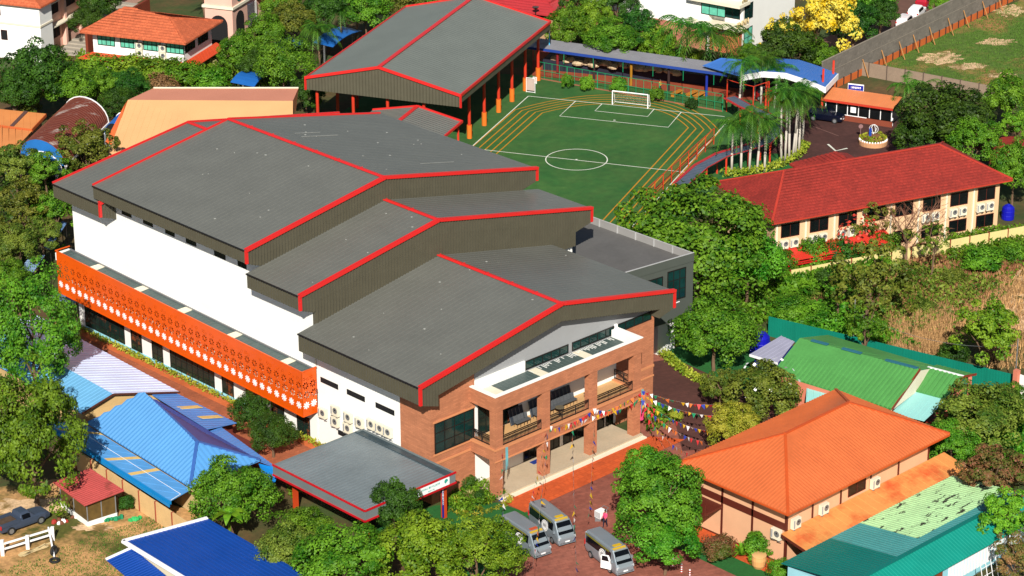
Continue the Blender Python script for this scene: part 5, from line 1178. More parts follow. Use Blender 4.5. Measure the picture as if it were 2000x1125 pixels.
mb = MB(); mb.bar(P[0].lerp(P[1], .58)+up, P[3].lerp(P[2], .68)+up, .5, .1); obj('roof_gutter', mb, mat('gutter_dark', S(110, 80, 76), .6), oo)
mb = MB(); mb.bar(P[0]-Vector((0, 0, .2)), P[1]-Vector((0, 0, .2)), .1, .4); mb.bar(P[1]-Vector((0, 0, .2)), P[2]-Vector((0, 0, .2)), .1, .4); obj('eave_board', mb, mat('orange_board', S(226, 110, 56), .6), oo)
mb = MB(); mb.prism([XY(P[0].lerp(P[2], .1)), XY(P[1].lerp(P[3], .08)), XY(P[2].lerp(P[0], .08)), XY(P[3])], 0, 3.0); obj('wall', mb, mat('pale_pink_wall', S(250, 206, 170), .8), oo)
# ------------------------------------------------------------------ buildings along the top
otile = mat('orange_clay_tile', S(230, 118, 74), .75, 0, .1, .7, .16, lines=('floor', .6, .55, (.76, .72, .72, 1), 25)); redawn = mat('red_orange_awning', S(232, 84, 42), .6, 0, .08)
pinkt = mat('pale_pink_render', S(252, 200, 180, 1.45), .75, 0, .05)
def rbox(parent, f, x0, x1, y0, y1, z0, z1, m, nm='wall'):
    mb = MB(f); mb.box(x0, x1, y0, y1, z0, z1); return obj(nm, mb, m, parent)
# hip house with teal windows
hh = thing('orange_hip_house', 'white house with orange tiled hip roof and red awning skirt', 'house', XY(at(360, 118, 3))+(0,))
ho = at(362, 85, 6.3); hf = frame(ho.x, ho.y, PU)
hip(hh, [hf(0, 0)[:2], hf(10.9, 0)[:2], hf(10.9, 15.6)[:2], hf(0, 15.6)[:2]], 6.3, hf(4.4, 4.4)[:2], hf(5.9, 11.6)[:2], 8.1, otile, rib=(.55, .5, .05, 0, .3), tiles=True, cap=.3)
rbox(hh, hf, 1.6, 9.8, 1.2, 14.6, 0, 6.25, white)
hwf = lambda x, y, z: hf(1.6-y, 14.6-x, z)
for x0 in (.7, 4.1, 7.5, 10.9):
    windowset(hh, hwf, x0, x0+2.6, 4.2, 5.9, 4, 2, blackmetal, glass_pale, .1, .06)
hsf = lambda x, y, z: hf(1.6+x, 1.2-y, z)
for x0 in (.4, 4.2): windowset(hh, hsf, x0, x0+2.9, 4.2, 5.9, 4, 2, blackmetal, glass, .1, .06)
P = [Vector(hf(*q)) for q in ((.1, 16.4, 2.5), (.1, -.2, 2.5), (1.6, 1.2, 3.1), (1.6, 14.8, 3.1))]; rs(hh, P, redawn, .6, .06, .02, 'awning', al=P[3]-P[0]+Vector((0, 0, 0)))
P = [Vector(hf(*q)) for q in ((.1, -.2, 2.5), (11, -.2, 2.5), (11, 1.2, 3.1), (1.6, 1.2, 3.1))]; rs(hh, P, redawn, .6, .06, .02, 'awning', al=P[3]-P[0])
hac = 'air conditioners on the white hip roofed house'
for x, z, lbq in ((6.95, 4.3, 'upper air conditioner of left pair on the white hip roofed house'), (6.95, 3.3, 'lower air conditioner of left pair on the white hip roofed house'), (10.4, 4.3, 'upper air conditioner of right pair on the white hip roofed house'), (10.4, 3.3, 'lower air conditioner of right pair on the white hip roofed house')):
    dup(a0, hwf(x, 0, z), math.radians(PU-90), lbq, hac)
# pale building with tiled roof at top left, arcade along its side
tw = thing('white_classroom_block', 'white building with orange tiled roof and shaded pink arcade side', 'building', XY(at(84, 122))+(0,))
wo = at(84, 122); wf_ = frame(wo.x, wo.y, PU)
rbox(tw, wf_, 0, 3.2, 0, 16, 0, 7.6, white); rbox(tw, wf_, 3.2, 36, 1.4, 15, 0, 8.3, pinkt); rbox(tw, wf_, -.12, 3.3, -.1, 16, 4.9, 5.15, offwhite, 'ledge'); 
rbox(tw, wf_, .15, 2.4, 2.2, 9.0, 7.6, 9.2, pinkt)
hip(tw, [wf_(-.6, 17)[:2], wf_(-.6, -.6)[:2], wf_(9, -.6)[:2], wf_(9, 17)[:2]], 8.0, wf_(4, 6)[:2], wf_(6, 10)[:2], 11.2, otile, rib=(.5, .45, .05, 0, .3), tiles=True)
wwf = lambda x, y, z: wf_(-y, x, z)
for x0, z0 in ((6.0, 6.0), (5.2, 2.6), (11, 6.0), (11, 2.6)): windowset(tw, lambda x, y, z: wf_(-y, -x+2*x0+1.0, z), x0, x0+1.0, z0, z0+1.4, 1, 1, brown, dk, .06, .05)
wsf = lambda x, y, z: wf_(x, 1.4-y, z)
for i in range(5):
    for z0 in (1.6, 5.0): windowset(tw, wsf, 4.3+i*4.6, 7.3+i*4.6, z0, z0+1.7, 3, 1, brown, dk, .06, .06)
    rbox(tw, wf_, 3.4+i*4.6, 3.9+i*4.6, .8, 1.4, 0, 8.2, pinkt, 'column')
for z in (3.6, 7.0): rbox(tw, wf_, 3.3, 36, .3, 1.4, z, z+.16, offwhite, 'ledge')
st = thing('concrete_stairs', 'broad shaded concrete stairs between the two orange tiled buildings', 'stairs', XY(at(120, 110))+(0,))
for i in range(16): rbox(st, wf_, 4+i*1.1, 5.1+i*1.1, -4.4, .25, 0, .16*(i+1), mat('stair_concrete', S(186, 176, 160), .85, 0, .1), 'step')
rbox(st, wf_, 4, 22, -4.8, -4.42, 0, 3.3, mat('red_brown_side', S(140, 60, 34), .8), 'side_wall')
# clock tower
ct = thing('clock_tower', 'pale pink clock tower with tall arches and clock face', 'tower', XY(at(457, 96))+(0,))
to = at(457, 96); tf = frame(to.x, to.y, PU)
rbox(ct, tf, 0, 4.6, 0, 4.2, 0, 9.5, pinkt); rbox(ct, tf, -.25, 4.9, -.25, 4.5, 5.6, 5.95, offwhite, 'cornice'); rbox(ct, tf, .35, 4.2, .4, 3.9, 9.5, 10, pinkt)
def arch(f, x0, x1, z0, z1, m, par, nm='arch'):
    r = (x1-x0)/2; c = (x0+x1)/2; mb = MB(f); pts = [(x0, 0.0, z0), (x1, 0.0, z0)]+[(c+r*math.cos(t), 0.0, z1-r+r*math.sin(t)) for t in [math.pi*i/10 for i in range(11)]]
    mb.ext(pts, (0, .05, 0)); obj(nm, mb, m, par)
arch(lambda x, y, z: tf(x, -y, z), 1.0, 3.4, .2, 4.9, dk, ct); arch(lambda x, y, z: tf(-y, 4.2-x, z), .8, 3.4, .2, 4.6, dk, ct)
mb = MB(lambda x, y, z: tf(x, -y, z)); mb.ext([(2.2+.85*math.cos(a), 0, 7.1+.85*math.sin(a)) for a in [i*math.pi/10 for i in range(20)]], (0, .1, 0)); cf = obj('clock_face', mb, mat('clock_teal', S(20, 110, 100), .5), ct)
mb = MB(lambda x, y, z: tf(x, -y, z)); mb.ext([(2.2+.5*math.cos(a), .1, 7.1+.5*math.sin(a)) for a in [i*math.pi/8 for i in range(16)]], (0, .02, 0)); obj('clock_dial', mb, white_paint, cf)
mb = MB(lambda x, y, z: tf(x, -y, z)); mb.bar((2.2, .14, 7.1), (2.2, .14, 7.5), .06, .03, (0, 1, 0)); mb.bar((2.2, .14, 7.1), (2.5, .14, 7.0), .06, .03, (0, 1, 0)); obj('clock_hand', mb, blackmetal, cf)
# annex right of the tower
pa_ = thing('pink_annex', 'pink building with red sloping awning right of the clock tower', 'building', XY(at(520, 45))+(0,))
ao = at(492, 52); af = frame(ao.x, ao.y, PU); rbox(pa_, af, 2, 22, .5, 8, 0, 9, pinkt); rbox(pa_, af, 0, 2, .5, 5, 0, 5, pinkt)
P = [Vector(af(*q)) for q in ((1.5, -2.6, 3.2), (20, -2.6, 3.2), (20, .5, 4.2), (1.5, .5, 4.2))]; rs(pa_, P, redawn, .6, .06, .02, 'awning', al=P[3]-P[0])
for x0 in (3.5, 8.5, 13.5): windowset(pa_, lambda x, y, z: af(x, .5-y, z), x0, x0+3, 4.8, 6.8, 3, 1, white_paint, glass, .1, .05)
mb = MB(af); mb.box(-.2, 2.2, .2, .8, 0, 3.2); obj('porch', mb, white, pa_)
# crimson roof behind the shelter
cr = thing('crimson_roofed_house', 'house with crimson tiled hip roof behind the sports shelter', 'house', XY(at(1080, 60))+(0,))
crm = mat('crimson_tile', S(196, 52, 58), .65, 0, .08, .5, .1)
ce = at(1093, 32, 4.6); cff = frame(ce.x, ce.y, 20)
hip(cr, [cff(0, 20)[:2], cff(0, 0)[:2], cff(26, 0)[:2], cff(26, 20)[:2]], 4.6, cff(8, 9)[:2], cff(17, 9)[:2], 7.4, crm, rib=(.6, .55, .05, 0, .3), tiles=True)
hip(cr, [cff(2.6, 17)[:2], cff(2.6, 2.6)[:2], cff(23, 2.6)[:2], cff(23, 17)[:2]], 5.75, cff(8, 9)[:2], cff(17, 9)[:2], 8.2, crm, rib=(.6, .55, .05, 0, .3), tiles=True)
rbox(cr, cff, 1, 25, 1, 19, 0, 4.5, mat('tan_wall', S(200, 160, 120), .8))
for x0 in (2, 6, 10): windowset(cr, lambda x, y, z: cff(1-y, x, z), x0, x0+3, 1.5, 4, 2, 1, blackmetal, glass_dark)
b = at(1046, 26, 4.8); mb = MB(); mb.tube((b.x, b.y, 0), (b.x, b.y, 5.4), .07, 6); mb.lathe([(.05, 0), (.3, .1), (.5, .3)], 10, (b.x, b.y, 5.4)); tag(obj('satellite_dish', mb, blackmetal), 'dark satellite dish on a pole before the crimson roof', 'dish')
# white building with canopy letters
wbld = thing('white_block', 'tall white building with projecting canopies carrying raised letters', 'building', XY(at(1440, 110))+(0,))
bo = at(1440, 110); bf = frame(bo.x, bo.y, 12)
rbox(wbld, bf, 1.2, 16, .0, 4.6, 0, 13, white); rbox(wbld, bf, .0, 16, 4.62, 34, 0, 13, white); rbox(wbld, bf, -.02, 0, 5, 34, 0, 3.2, mat('dusky_pink', S(206, 132, 110), .8)); rbox(wbld, bf, .4, 1.19, .02, 4.6, 0, 3.6, mat('salmon_wall', S(226, 120, 84), .8))
for z in (3.75, 7.0): rbox(wbld, bf, -1.0, 1.9, -.7, 7.6, z, z+.45, offwhite, 'canopy')
windowset(wbld, lambda x, y, z: bf(-.02-y, 12-x, z), 6.2, 10.0, 5.1, 6.7, 3, 1, blackmetal, glass_pale, .1, .05)
windowset(wbld, lambda x, y, z: bf(x, -.02-y, z), 1.6, 3.9, .7, 3.4, 2, 2, blackmetal, glass_pale, .1, .05); windowset(wbld, lambda x, y, z: bf(x, -.02-y, z), 1.6, 3.9, 4.6, 6.8, 2, 2, blackmetal, glass, .1, .05)
windowset(wbld, lambda x, y, z: bf(1.18-y, 4.4-x, z), .3, 4.0, 4.8, 6.7, 3, 1, blackmetal, glass, .1, .05)
windowset(wbld, lambda x, y, z: bf(-.02-y, 36-x, z), 6.5, 9.5, 6.6, 8.6, 3, 1, blackmetal, glass_pale, .1, .05)
for x0 in (9.0, 12.2): rbox(wbld, bf, x0, x0+1.2, -.05, -.005, 6.4, 7.0, blackmetal, 'vent')
letm = mat('cream_letter', S(238, 214, 160), .7)
c_, s_ = math.cos(math.radians(12)), math.sin(math.radians(12))
LM = Matrix(((c_, 0, s_, 0), (s_, 0, -c_, 0), (0, 1, 0, 0), (0, 0, 0, 1)))
for body, z, x in (('JINNN', 4.7, .2), ('HL', 7.95, .6)):
    text(body, 1.15, bf(x, -.6, z), LM, letm, wbld, 'letter', .08)
# small sheds glimpsed between the trees
for nm, lbq, u, v, z, w, l, ang, m in (('blue_canopy', 'small blue arched canopy among trees left of the shelter', 570, 82, 3, 5, 3, 20, vblue2), ('blue_canopy', 'blue shade roof under palms behind the shelter', 660, 66, 3, 8, 3, 20, vblue2), ('playground_roof', 'curved blue play roof with white edge below the hip roofed house', 490, 148, 2.6, 5, 3.4, 25, vblue2), ('red_tiled_pavilion', 'dark red tiled pavilion roof behind the dense trees at right', 1975, 285, 3.2, 7, 5, -10, rt)):
    c = at(u, v, z); f = frame(c.x, c.y, ang); t = thing(nm, lbq, 'roof', (c.x, c.y, 0)); n = 6
    for i in range(n):
        t0_, t1_ = -1+2*i/n, -1+2*(i+1)/n; mb = MB(f); mb.slab([(t0_*w/2, -l/2, z-.5*t0_*t0_), (t1_*w/2, -l/2, z-.5*t1_*t1_), (t1_*w/2, l/2, z+.25-.5*t1_*t1_), (t0_*w/2, l/2, z+.25-.5*t0_*t0_)], .08); obj('roof_sheet', mb, m, t)
    for x in (-w/2+.2, w/2-.2): mb = MB(f); mb.box(x-.08, x+.08, -.1, .1, 0, z-.4); obj('post', mb, steel if m is not rt else brown, t)
# ------------------------------------------------------------------ vegetation
LEAF = {
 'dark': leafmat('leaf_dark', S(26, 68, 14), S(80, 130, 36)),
 'mid': leafmat('leaf_mid', S(46, 108, 10), S(126, 180, 44)),
 'bright': leafmat('leaf_bright', S(64, 128, 12), S(150, 200, 50)),
 'olive': leafmat('leaf_olive', S(66, 96, 20), S(146, 158, 58)),
 'yellowgreen': leafmat('leaf_yellowgreen', S(120, 150, 30), S(206, 208, 70)),
 'yellow': leafmat('leaf_yellow', S(255, 212, 14, 1.05), S(255, 242, 110, 1.05), .01),
 'redleaf': leafmat('leaf_reddish', S(84, 118, 34), S(176, 122, 84), .02),
 'palm': leafmat('leaf_palm', S(28, 84, 14), S(98, 152, 44)),
 'dry': leafmat('leaf_dry', S(120, 84, 52), S(190, 150, 100), .01),
 'cream': leafmat('leaf_cream', S(150, 150, 70), S(240, 236, 160), .01),
}
bark = mat('tree_bark', S(126, 100, 76), .9, 0, .25, 2); palebark = mat('pale_palm_bark', S(214, 206, 192), .85, 0, .12, 2)
def crown_mesh(name, seed, clumps, per, leaf, rc=(.2, .34), zmin=-.35, flat=.78, spread=1.0, inner=.25, asp=.62):
    r = random.Random(seed); V = []; F = []
    C = []
    for i in range(clumps):
        while True:
            d = Vector((r.gauss(0, 1), r.gauss(0, 1), r.gauss(.25, .9))).normalized()
            if d.z > zmin: break
        rad = r.uniform(.6, .84) if i > clumps*inner else r.uniform(.2, .6)
        lump = 1+.13*math.sin(3*math.atan2(d.y, d.x)+seed)+.1*math.sin(5*d.z+2*math.atan2(d.y, d.x)+seed*2)
        C.append((Vector((d.x*rad*lump*spread, d.y*rad*lump*spread, d.z*rad*lump*flat)), r.uniform(*rc), d))
    for c, rr, d in C:
        for k in range(per):
            n = Vector((r.gauss(0, 1), r.gauss(0, 1), r.gauss(.15, 1))).normalized()
            if n.dot(d) < -.35 and r.random() < .75: n = -n
            p = c+Vector((n.x, n.y, n.z*.8))*rr*(.55+.45*r.random()**.5)
            nn = (n*.9+d*.35+Vector((0, 0, .25))+Vector((r.gauss(0, .45), r.gauss(0, .45), r.gauss(0, .45)))).normalized()
            t = nn.cross(Vector((r.gauss(0, 1), r.gauss(0, 1), r.gauss(0, 1)))); 
            if t.length < 1e-3: continue
            t = t.normalized()*leaf*r.uniform(.7, 1.3); b = nn.cross(t)*asp
            o = len(V); dr = nn*leaf*.18
            V += [p-t, p-b-dr*.3, p+t-dr, p+b-dr*.3]; F.append((o, o+1, o+2, o+3))
    me = bpy.data.meshes.new(name); me.from_pydata([tuple(v) for v in V], [], F); me.materials.append(LEAF['mid']); me.update(); return me
CR = {
 'dome': [crown_mesh('dome_crown', s, 150, 110, .026, (.13, .23), -.55, .85, 1, .15) for s in (1, 2)],
 'lobed': [crown_mesh('lobed_crown', s, 80, 150, .032, (.15, .27), -.6, .95, 1.0, .25) for s in (11, 12, 13)],
 'loose': [crown_mesh('loose_crown', s, 64, 110, .036, (.12, .22), -.6, 1.0, 1.05, .35) for s in (21, 22)],
 'big': [crown_mesh('big_crown', s, 170, 120, .024, (.11, .19), -.7, 1.0, 1.0, .25) for s in (31, 32)],
 'shrub': [crown_mesh('shrub_crown', s, 40, 90, .055, (.22, .38), -.5, .9, .9, .2) for s in (41, 42)],
 'sparse': [crown_mesh('sparse_crown', s, 54, 60, .034, (.09, .18), -.65, 1.1, 1.05, .35) for s in (51, 52)],
}
def trunk_mesh(name, seed, r0, limbs, fork=.45):
    r = random.Random(seed); mb = MB(); pts = [Vector((0, 0, 0))]
    for i in range(4): pts.append(pts[-1]+Vector((r.gauss(0, .02), r.gauss(0, .02), .25*fork/.45*.9)))
    for i in range(4): mb.tube(pts[i], pts[i+1], r0*(1-.12*i), 7, r0*(1-.12*(i+1)))
    top = pts[-1]
    for k in range(limbs):
        a = 6.283*k/limbs+r.uniform(-.4, .4); s = r.choice(pts[2:]); e1 = s+Vector((math.cos(a)*.2, math.sin(a)*.2, r.uniform(.12, .3))); e2 = e1+Vector((math.cos(a+r.uniform(-.5, .5))*.25, math.sin(a+r.uniform(-.5, .5))*.25, r.uniform(.1, .3)))
        mb.tube(s, e1, r0*.5, 5, r0*.34); mb.tube(e1, e2, r0*.34, 5, r0*.12)
        e3 = e1+Vector((r.uniform(-.2, .2), r.uniform(-.2, .2), .3)); mb.tube(e1, e3, r0*.26, 5, r0*.08)
    me = bpy.data.meshes.new(name); me.from_pydata(mb.v, [], mb.f); me.materials.append(bark); me.update(); return me
TR = [trunk_mesh('trunk', s, .05, 6) for s in (1, 2, 3)]
rt_ = random.Random(77)
def tree(u, v, rp, kind, lm, label, hz=1.0, zc=None, name='tree', cat='tree', group=None, R=None):
    """u, v: middle of the crown in the photograph; rp: its half width in pixels"""
    zc = zc if zc is not None else 4.0
    for _ in range(3):
        p = at(u, v, zc); R_ = rp*depth(p)/FPX
        if kind == 'shrub': zc = min(zc, R_*.9*hz)
        else: zc = max(zc, R_*hz*.85+.8)
    t = thing(name, label, cat, (p.x, p.y, 0), 0, group)
    me = rt_.choice(CR[kind]); k = 1.12
    o = inst(me, 'crown', t, (0, 0, zc), (0, 0, rt_.uniform(0, 6.28)), (R_*k, R_*k, R_*hz*k), LEAF[lm])
    if kind != 'shrub':
        h = zc; inst(rt_.choice(TR), 'trunk', t, (0, 0, 0), (0, 0, rt_.uniform(0, 6)), (max(3, R_*.95), max(3, R_*.95), h*1.0))
    return t
T_ = [
 (62, 650, 100, 'big', 'mid', 'tall leafy tree at left edge above the pale blue roof', 1.25, 9),
 (62, 850, 112, 'big', 'mid', 'huge leafy tree at left edge in front of the blue roofs', 1.3, 7.5),
 (488, 806, 42, 'dome', 'dark', 'small dark tree at the end of the brick path, left of two', 1, 3),
 (530, 848, 46, 'dome', 'dark', 'small dark tree beside the hall wall, nearest the canopy', 1, 3),
 (452, 968, 84, 'dome', 'mid', 'round dense tree beside the blue hip roofed house', 1, 4),
 (592, 1042, 62, 'lobed', 'mid', 'bright green tree in front of the canopy left corner', .9, 4),
 (560, 1078, 62, 'lobed', 'olive', 'olive tree at the bottom edge beside the deep blue roof', 1, 4),
 (672, 1102, 96, 'lobed', 'mid', 'broad tree at bottom edge in front of the canopy', .8, 5),
 (772, 990, 50, 'lobed', 'dark', 'dark upright tree against the canopy front fascia', 1.2, 4),
 (820, 1080, 90, 'lobed', 'bright', 'bright green tree at bottom edge right of the dark upright tree', .9, 5),
 (930, 1082, 92, 'big', 'bright', 'bright leafy tree at bottom edge beside the parked vans', .85, 5),
 (1290, 985, 96, 'big', 'mid', 'large round tree between the plaza and orange roofed house', 1.0, 5.5),
 (1270, 925, 60, 'lobed', 'mid', 'green tree reaching toward the orange roof left corner', 1, 5),
 (1300, 1050, 72, 'lobed', 'mid', 'leafy tree at the orange house side lawn', .8, 3.6),
 (1365, 470, 150, 'dome', 'mid', 'very large domed rain tree right of the hall wing', .88, 7),
 (1460, 515, 75, 'lobed', 'mid', 'tree forming the right shoulder of the large rain tree', 1, 5),
 (1396, 648, 84, 'dome', 'mid', 'round clipped looking tree right of the brick facade', .95, 3.4),
 (1492, 768, 74, 'lobed', 'olive', 'flowering tree with pale blossoms beside the green roof', .85, 3.6),
 (1432, 832, 52, 'lobed', 'yellowgreen', 'yellow green tree above the orange roof left slope', 1, 4),
 (1405, 752, 36, 'loose', 'olive', 'thin tree at the edge of the service road', 1.1, 3),
 (1700, 545, 92, 'sparse', 'olive', 'open scrub tree in the middle of the dry field', 1.1, 6),
 (1640, 560, 40, 'sparse', 'mid', 'thin scrub tree left of the open one in dry field', 1, 4),
 (1690, 640, 48, 'sparse', 'mid', 'scrub tree with pale trunks behind the green roof', 1.1, 4),
 (1925, 648, 72, 'loose', 'bright', 'broad leaved tree alone at right before the teal fence', 1, 5),
 (1822, 470, 34, 'sparse', 'mid', 'scrubby tree with vines in front of red roofed block', 1.1, 4.5),
 (1690, 430, 60, 'sparse', 'olive', 'flame tree with sparse leaves before the red awning', .95, 4),
 (1920, 820, 90, 'lobed', 'olive', 'large olive tree at right of the orange roof far corner', .8, 3.8),
 (1858, 868, 54, 'lobed', 'mid', 'dark green tree touching the orange roof right corner', .9, 3),
 (1978, 790, 50, 'lobed', 'mid', 'tree at the right edge below the gate wall', .9, 3),
 (1948, 925, 70, 'loose', 'redleaf', 'reddish leaved tree overhanging the mint roof end', .9, 4.5),
 (1975, 1010, 62, 'loose', 'bright', 'bright green tree at right edge before the teal shed', 1, 4),
 (1985, 1085, 46, 'loose', 'redleaf', 'small reddish tree in the lower right corner', 1, 3),
 (1845, 235, 92, 'lobed', 'dark', 'big dark tree behind the right end of red roof', .85, 6),
 (1900, 275, 55, 'lobed', 'mid', 'tree right of the big dark one behind red roof', .9, 5),
 (1790, 268, 46, 'lobed', 'dark', 'dark tree beside the round flower bed', .9, 4),
 (1970, 195, 52, 'lobed', 'mid', 'tree at right edge below the vacant lot', 1.1, 5),
 (1982, 330, 48, 'lobed', 'mid', 'tree at right edge past the red roof corner', 1.3, 5),
 (1985, 245, 36, 'loose', 'bright', 'light green tree beside the red pavilion at right edge', 1, 4),
 (1600, 45, 70, 'loose', 'yellow', 'golden shower tree in full yellow flower by white building', 1.1, 7),
 (1520, 70, 36, 'loose', 'yellow', 'smaller yellow flowering tree against the white building', 1.2, 6),
 (1536, 90, 60, 'lobed', 'dark', 'dark tree directly below the yellow flowering tree', .9, 5),
 (1600, 112, 40, 'lobed', 'mid', 'small tree behind the blue gate roof arch', .9, 3),
 (1668, 42, 50, 'lobed', 'dark', 'dense tree between yellow flowering tree and car park', 1, 4),
 (1722, 28, 36, 'lobed', 'dark', 'dark tree at left side of the car park', 1, 4),
 (1690, 0, 60, 'lobed', 'mid', 'tree at the top edge left of the parked cars', .8, 5),
 (1836, 10, 22, 'lobed', 'bright', 'bright bush like tree beside the parked white van', 1, 3),
 (1880, -34, 36, 'lobed', 'dark', 'tree at top edge behind the parked cars', .8, 5),
 (1110, 55, 44, 'lobed', 'mid', 'tree at the shelter far corner beside crimson roof', 1.1, 5),
 (1160, 42, 40, 'lobed', 'bright', 'light green tree right of the crimson roof', 1.2, 5.5),
 (1195, 75, 52, 'dome', 'mid', 'rounded feathery tree behind the covered walkway', .9, 5),
 (1245, 60, 44, 'lobed', 'dark', 'dark tree before the white block left end', 1.1, 5),
 (1285, 88, 38, 'lobed', 'bright', 'bright green tree behind the middle of covered walkway', 1.1, 3.6),
 (1345, 118, 24, 'shrub', 'bright', 'small bright shrub behind the right part of walkway', 1, 2),
 (1465, 110, 28, 'lobed', 'mid', 'small tree before the white block corner', 1.1, 3.5),
 (1130, 10, 36, 'loose', 'dark', 'slender dark tree at the top edge right of crimson roof', 1.3, 6),
 (1205, 5, 40, 'lobed', 'dark', 'dark tree at top edge left of the white block', 1, 6),
 (70, 150, 72, 'lobed', 'dark', 'large dark tree in front of the white classroom block', 1, 6),
 (28, 185, 52, 'lobed', 'dark', 'dark tree at left edge above the orange sheds', 1, 5),
 (140, 175, 50, 'lobed', 'mid', 'green tree between the white block and hip roofed house', .9, 4.5),
 (60, 205, 34, 'loose', 'olive', 'grey green small tree just above the orange sheds', 1, 3),
 (190, 140, 46, 'shrub', 'bright', 'bright green clump below the hip house left corner', .9, 3),
 (195, 172, 44, 'lobed', 'mid', 'mid green tree above the rusty vault', .9, 3.5),
 (245, 135, 44, 'shrub', 'bright', 'bright hedge like tree below the white house wall', .8, 3),
 (250, 168, 44, 'dome', 'dark', 'dark rounded tree above the tan roof left end', .8, 3.5),
 (305, 140, 46, 'shrub', 'mid', 'green bushy tree below the middle of white house', .8, 3),
 (320, 165, 34, 'shrub', 'dry', 'brownish bushy tree above the tan roof', .8, 3),
 (365, 148, 44, 'shrub', 'mid', 'green bushy tree below the right end of white house', .8, 3),
 (408, 158, 40, 'shrub', 'mid', 'green bush above the tan roof right half', .8, 3),
 (412, 124, 15, 'shrub', 'cream', 'pale cream round bush beside the hip house awning', 1, 1.5),
 (230, 200, 36, 'dome', 'dark', 'dark tree just above the small blue arched canopy', .9, 3),
 (170, 40, 34, 'dome', 'dark', 'round dark tree at the top of the concrete stairs', 1, 4),
 (190, 10, 40, 'dome', 'dark', 'dark tree at the top edge behind hip house', 1, 5),
 (470, 100, 44, 'lobed', 'mid', 'green tree right of the clock tower foot', .9, 4),
 (520, 70, 44, 'lobed', 'mid', 'tree in front of the pink annex awning', 1, 4.5),
 (575, 45, 50, 'lobed', 'olive', 'olive tree at top left of the sports shelter', .9, 5),
 (545, 15, 40, 'lobed', 'mid', 'tree at the top edge beside the pink annex', 1, 5),
 (555, 125, 62, 'dome', 'mid', 'large rounded bright tree just left of shelter roof', 1, 5),
 (500, 130, 34, 'lobed', 'dark', 'small dark tree behind the curved blue play roof', 1, 3),
 (600, 185, 34, 'lobed', 'dark', 'tree between tan roof and the shelter front', 1.1, 3.5),
 (640, 20, 46, 'lobed', 'dark', 'dark tree at the top edge behind the shelter', .9, 6),
 (715, 18, 52, 'lobed', 'mid', 'green tree at top edge behind the shelter ridge', .8, 6),
 (790, 2, 50, 'lobed', 'olive', 'olive tree at the top edge above the shelter roof', .8, 6),
 (860, -6, 50, 'lobed', 'mid', 'tree at the top edge behind the shelter far gable', .8, 6),
 (985, 18, 30, 'shrub', 'bright', 'bright low bush before the crimson roofed house', .8, 2),
 (165, 285, 56, 'loose', 'olive', 'dry olive tree in front of the rusty vault', .9, 5.5),
 (30, 320, 50, 'loose', 'olive', 'brownish tree at left edge below the orange sheds', 1, 5),
 (90, 330, 44, 'loose', 'mid', 'green tree before the bright blue arched canopy', 1, 4.5),
 (40, 400, 56, 'loose', 'olive', 'olive tree at left edge beside the hall far corner', 1, 5.5),
 (105, 415, 50, 'loose', 'mid', 'mixed green tree just left of the hall far corner', 1, 5),
 (30, 480, 52, 'lobed', 'olive', 'tree at the left edge above the pale blue shed roof', .9, 5),
 (85, 455, 40, 'loose', 'olive', 'tree overhanging the narrow blue walkway roof', .9, 5),
 (20, 545, 40, 'lobed', 'mid', 'green tree at left edge beside the shed roof', 1, 4),
 (120, 490, 14, 'shrub', 'mid', 'small green bush at the far end of orange screen', 1, 1.5),
 (1615, 545, 28, 'shrub', 'dark', 'dark bush in the scrub under the red awning', 1, 2),
 (1590, 500, 34, 'shrub', 'mid', 'green bush growing at the cream fence left part', 1.1, 2),
 (1540, 520, 30, 'shrub', 'mid', 'green bush beside the rain tree and cream fence', 1, 2),
 (1645, 495, 32, 'shrub', 'dark', 'dark bush in front of the cream fence middle', 1.1, 2),
 (1735, 480, 30, 'shrub', 'mid', 'leafy bush below the bare tree', 1, 2),
 (1915, 506, 40, 'shrub', 'mid', 'wide green bush in front of cream fence right part', .8, 2),
 (1978, 492, 30, 'shrub', 'mid', 'green bush at right edge below the blue tank', .8, 2),
 (1600, 610, 40, 'shrub', 'mid', 'low green bush above the teal fence left part', .6, 1.6),
 (1540, 600, 42, 'shrub', 'mid', 'low green bush right of the round clipped tree', .7, 1.6),
 (1860, 690, 32, 'shrub', 'dark', 'dark bush behind the teal fence near lone tree', .8, 1.6),
 (1810, 600, 24, 'shrub', 'olive', 'dry bush in the middle of the scrub field', .7, 1.5),
 (1860, 540, 24, 'shrub', 'olive', 'dry bush at right of the scrub field', .7, 1.5),
 (1480, 1070, 30, 'shrub', 'mid', 'small bush at the foot of the peach side wall', 1, 1.4),
 (1400, 1070, 34, 'shrub', 'redleaf', 'bush with reddish flowers on the orange house lawn', .9, 1.4),
 (1410, 1010, 22, 'shrub', 'yellowgreen', 'light green bush on lawn beside the peach wall', .9, 1.2),
 (1520, 1112, 26, 'shrub', 'mid', 'green bush at the teal shed left corner', 1, 1.2),
 (930, 905, 22, 'shrub', 'yellow', 'yellow leaved shrub against the brick wall', 1.2, 2),
 (912, 944, 17, 'shrub', 'dark', 'dark clipped ball shrub below the yellow shrub', 1, 1.2),
 (935, 968, 12, 'shrub', 'dark', 'small dark ball shrub in the garden bed', 1, 1),
 (1268, 788, 10, 'shrub', 'dark', 'dark clipped ball bush at the brick corner', 1, 1.2),
 (1284, 800, 12, 'shrub', 'bright', 'bright green leafy pot bush beside dark ball bush', 1, 1),
 (1322, 812, 14, 'shrub', 'yellowgreen', 'yellow green bush in the bunting garden', 1, 1),
 (115, 905, 8, 'shrub', 'mid', 'tiny bush hidden by the big left tree', 1, 1),
 (245, 982, 16, 'shrub', 'dark', 'dark bush at the right side of the red hut', 1.2, 1.2),
 (218, 935, 14, 'shrub', 'redleaf', 'thin shrub growing against the cream panel wall', 1.3, 1),
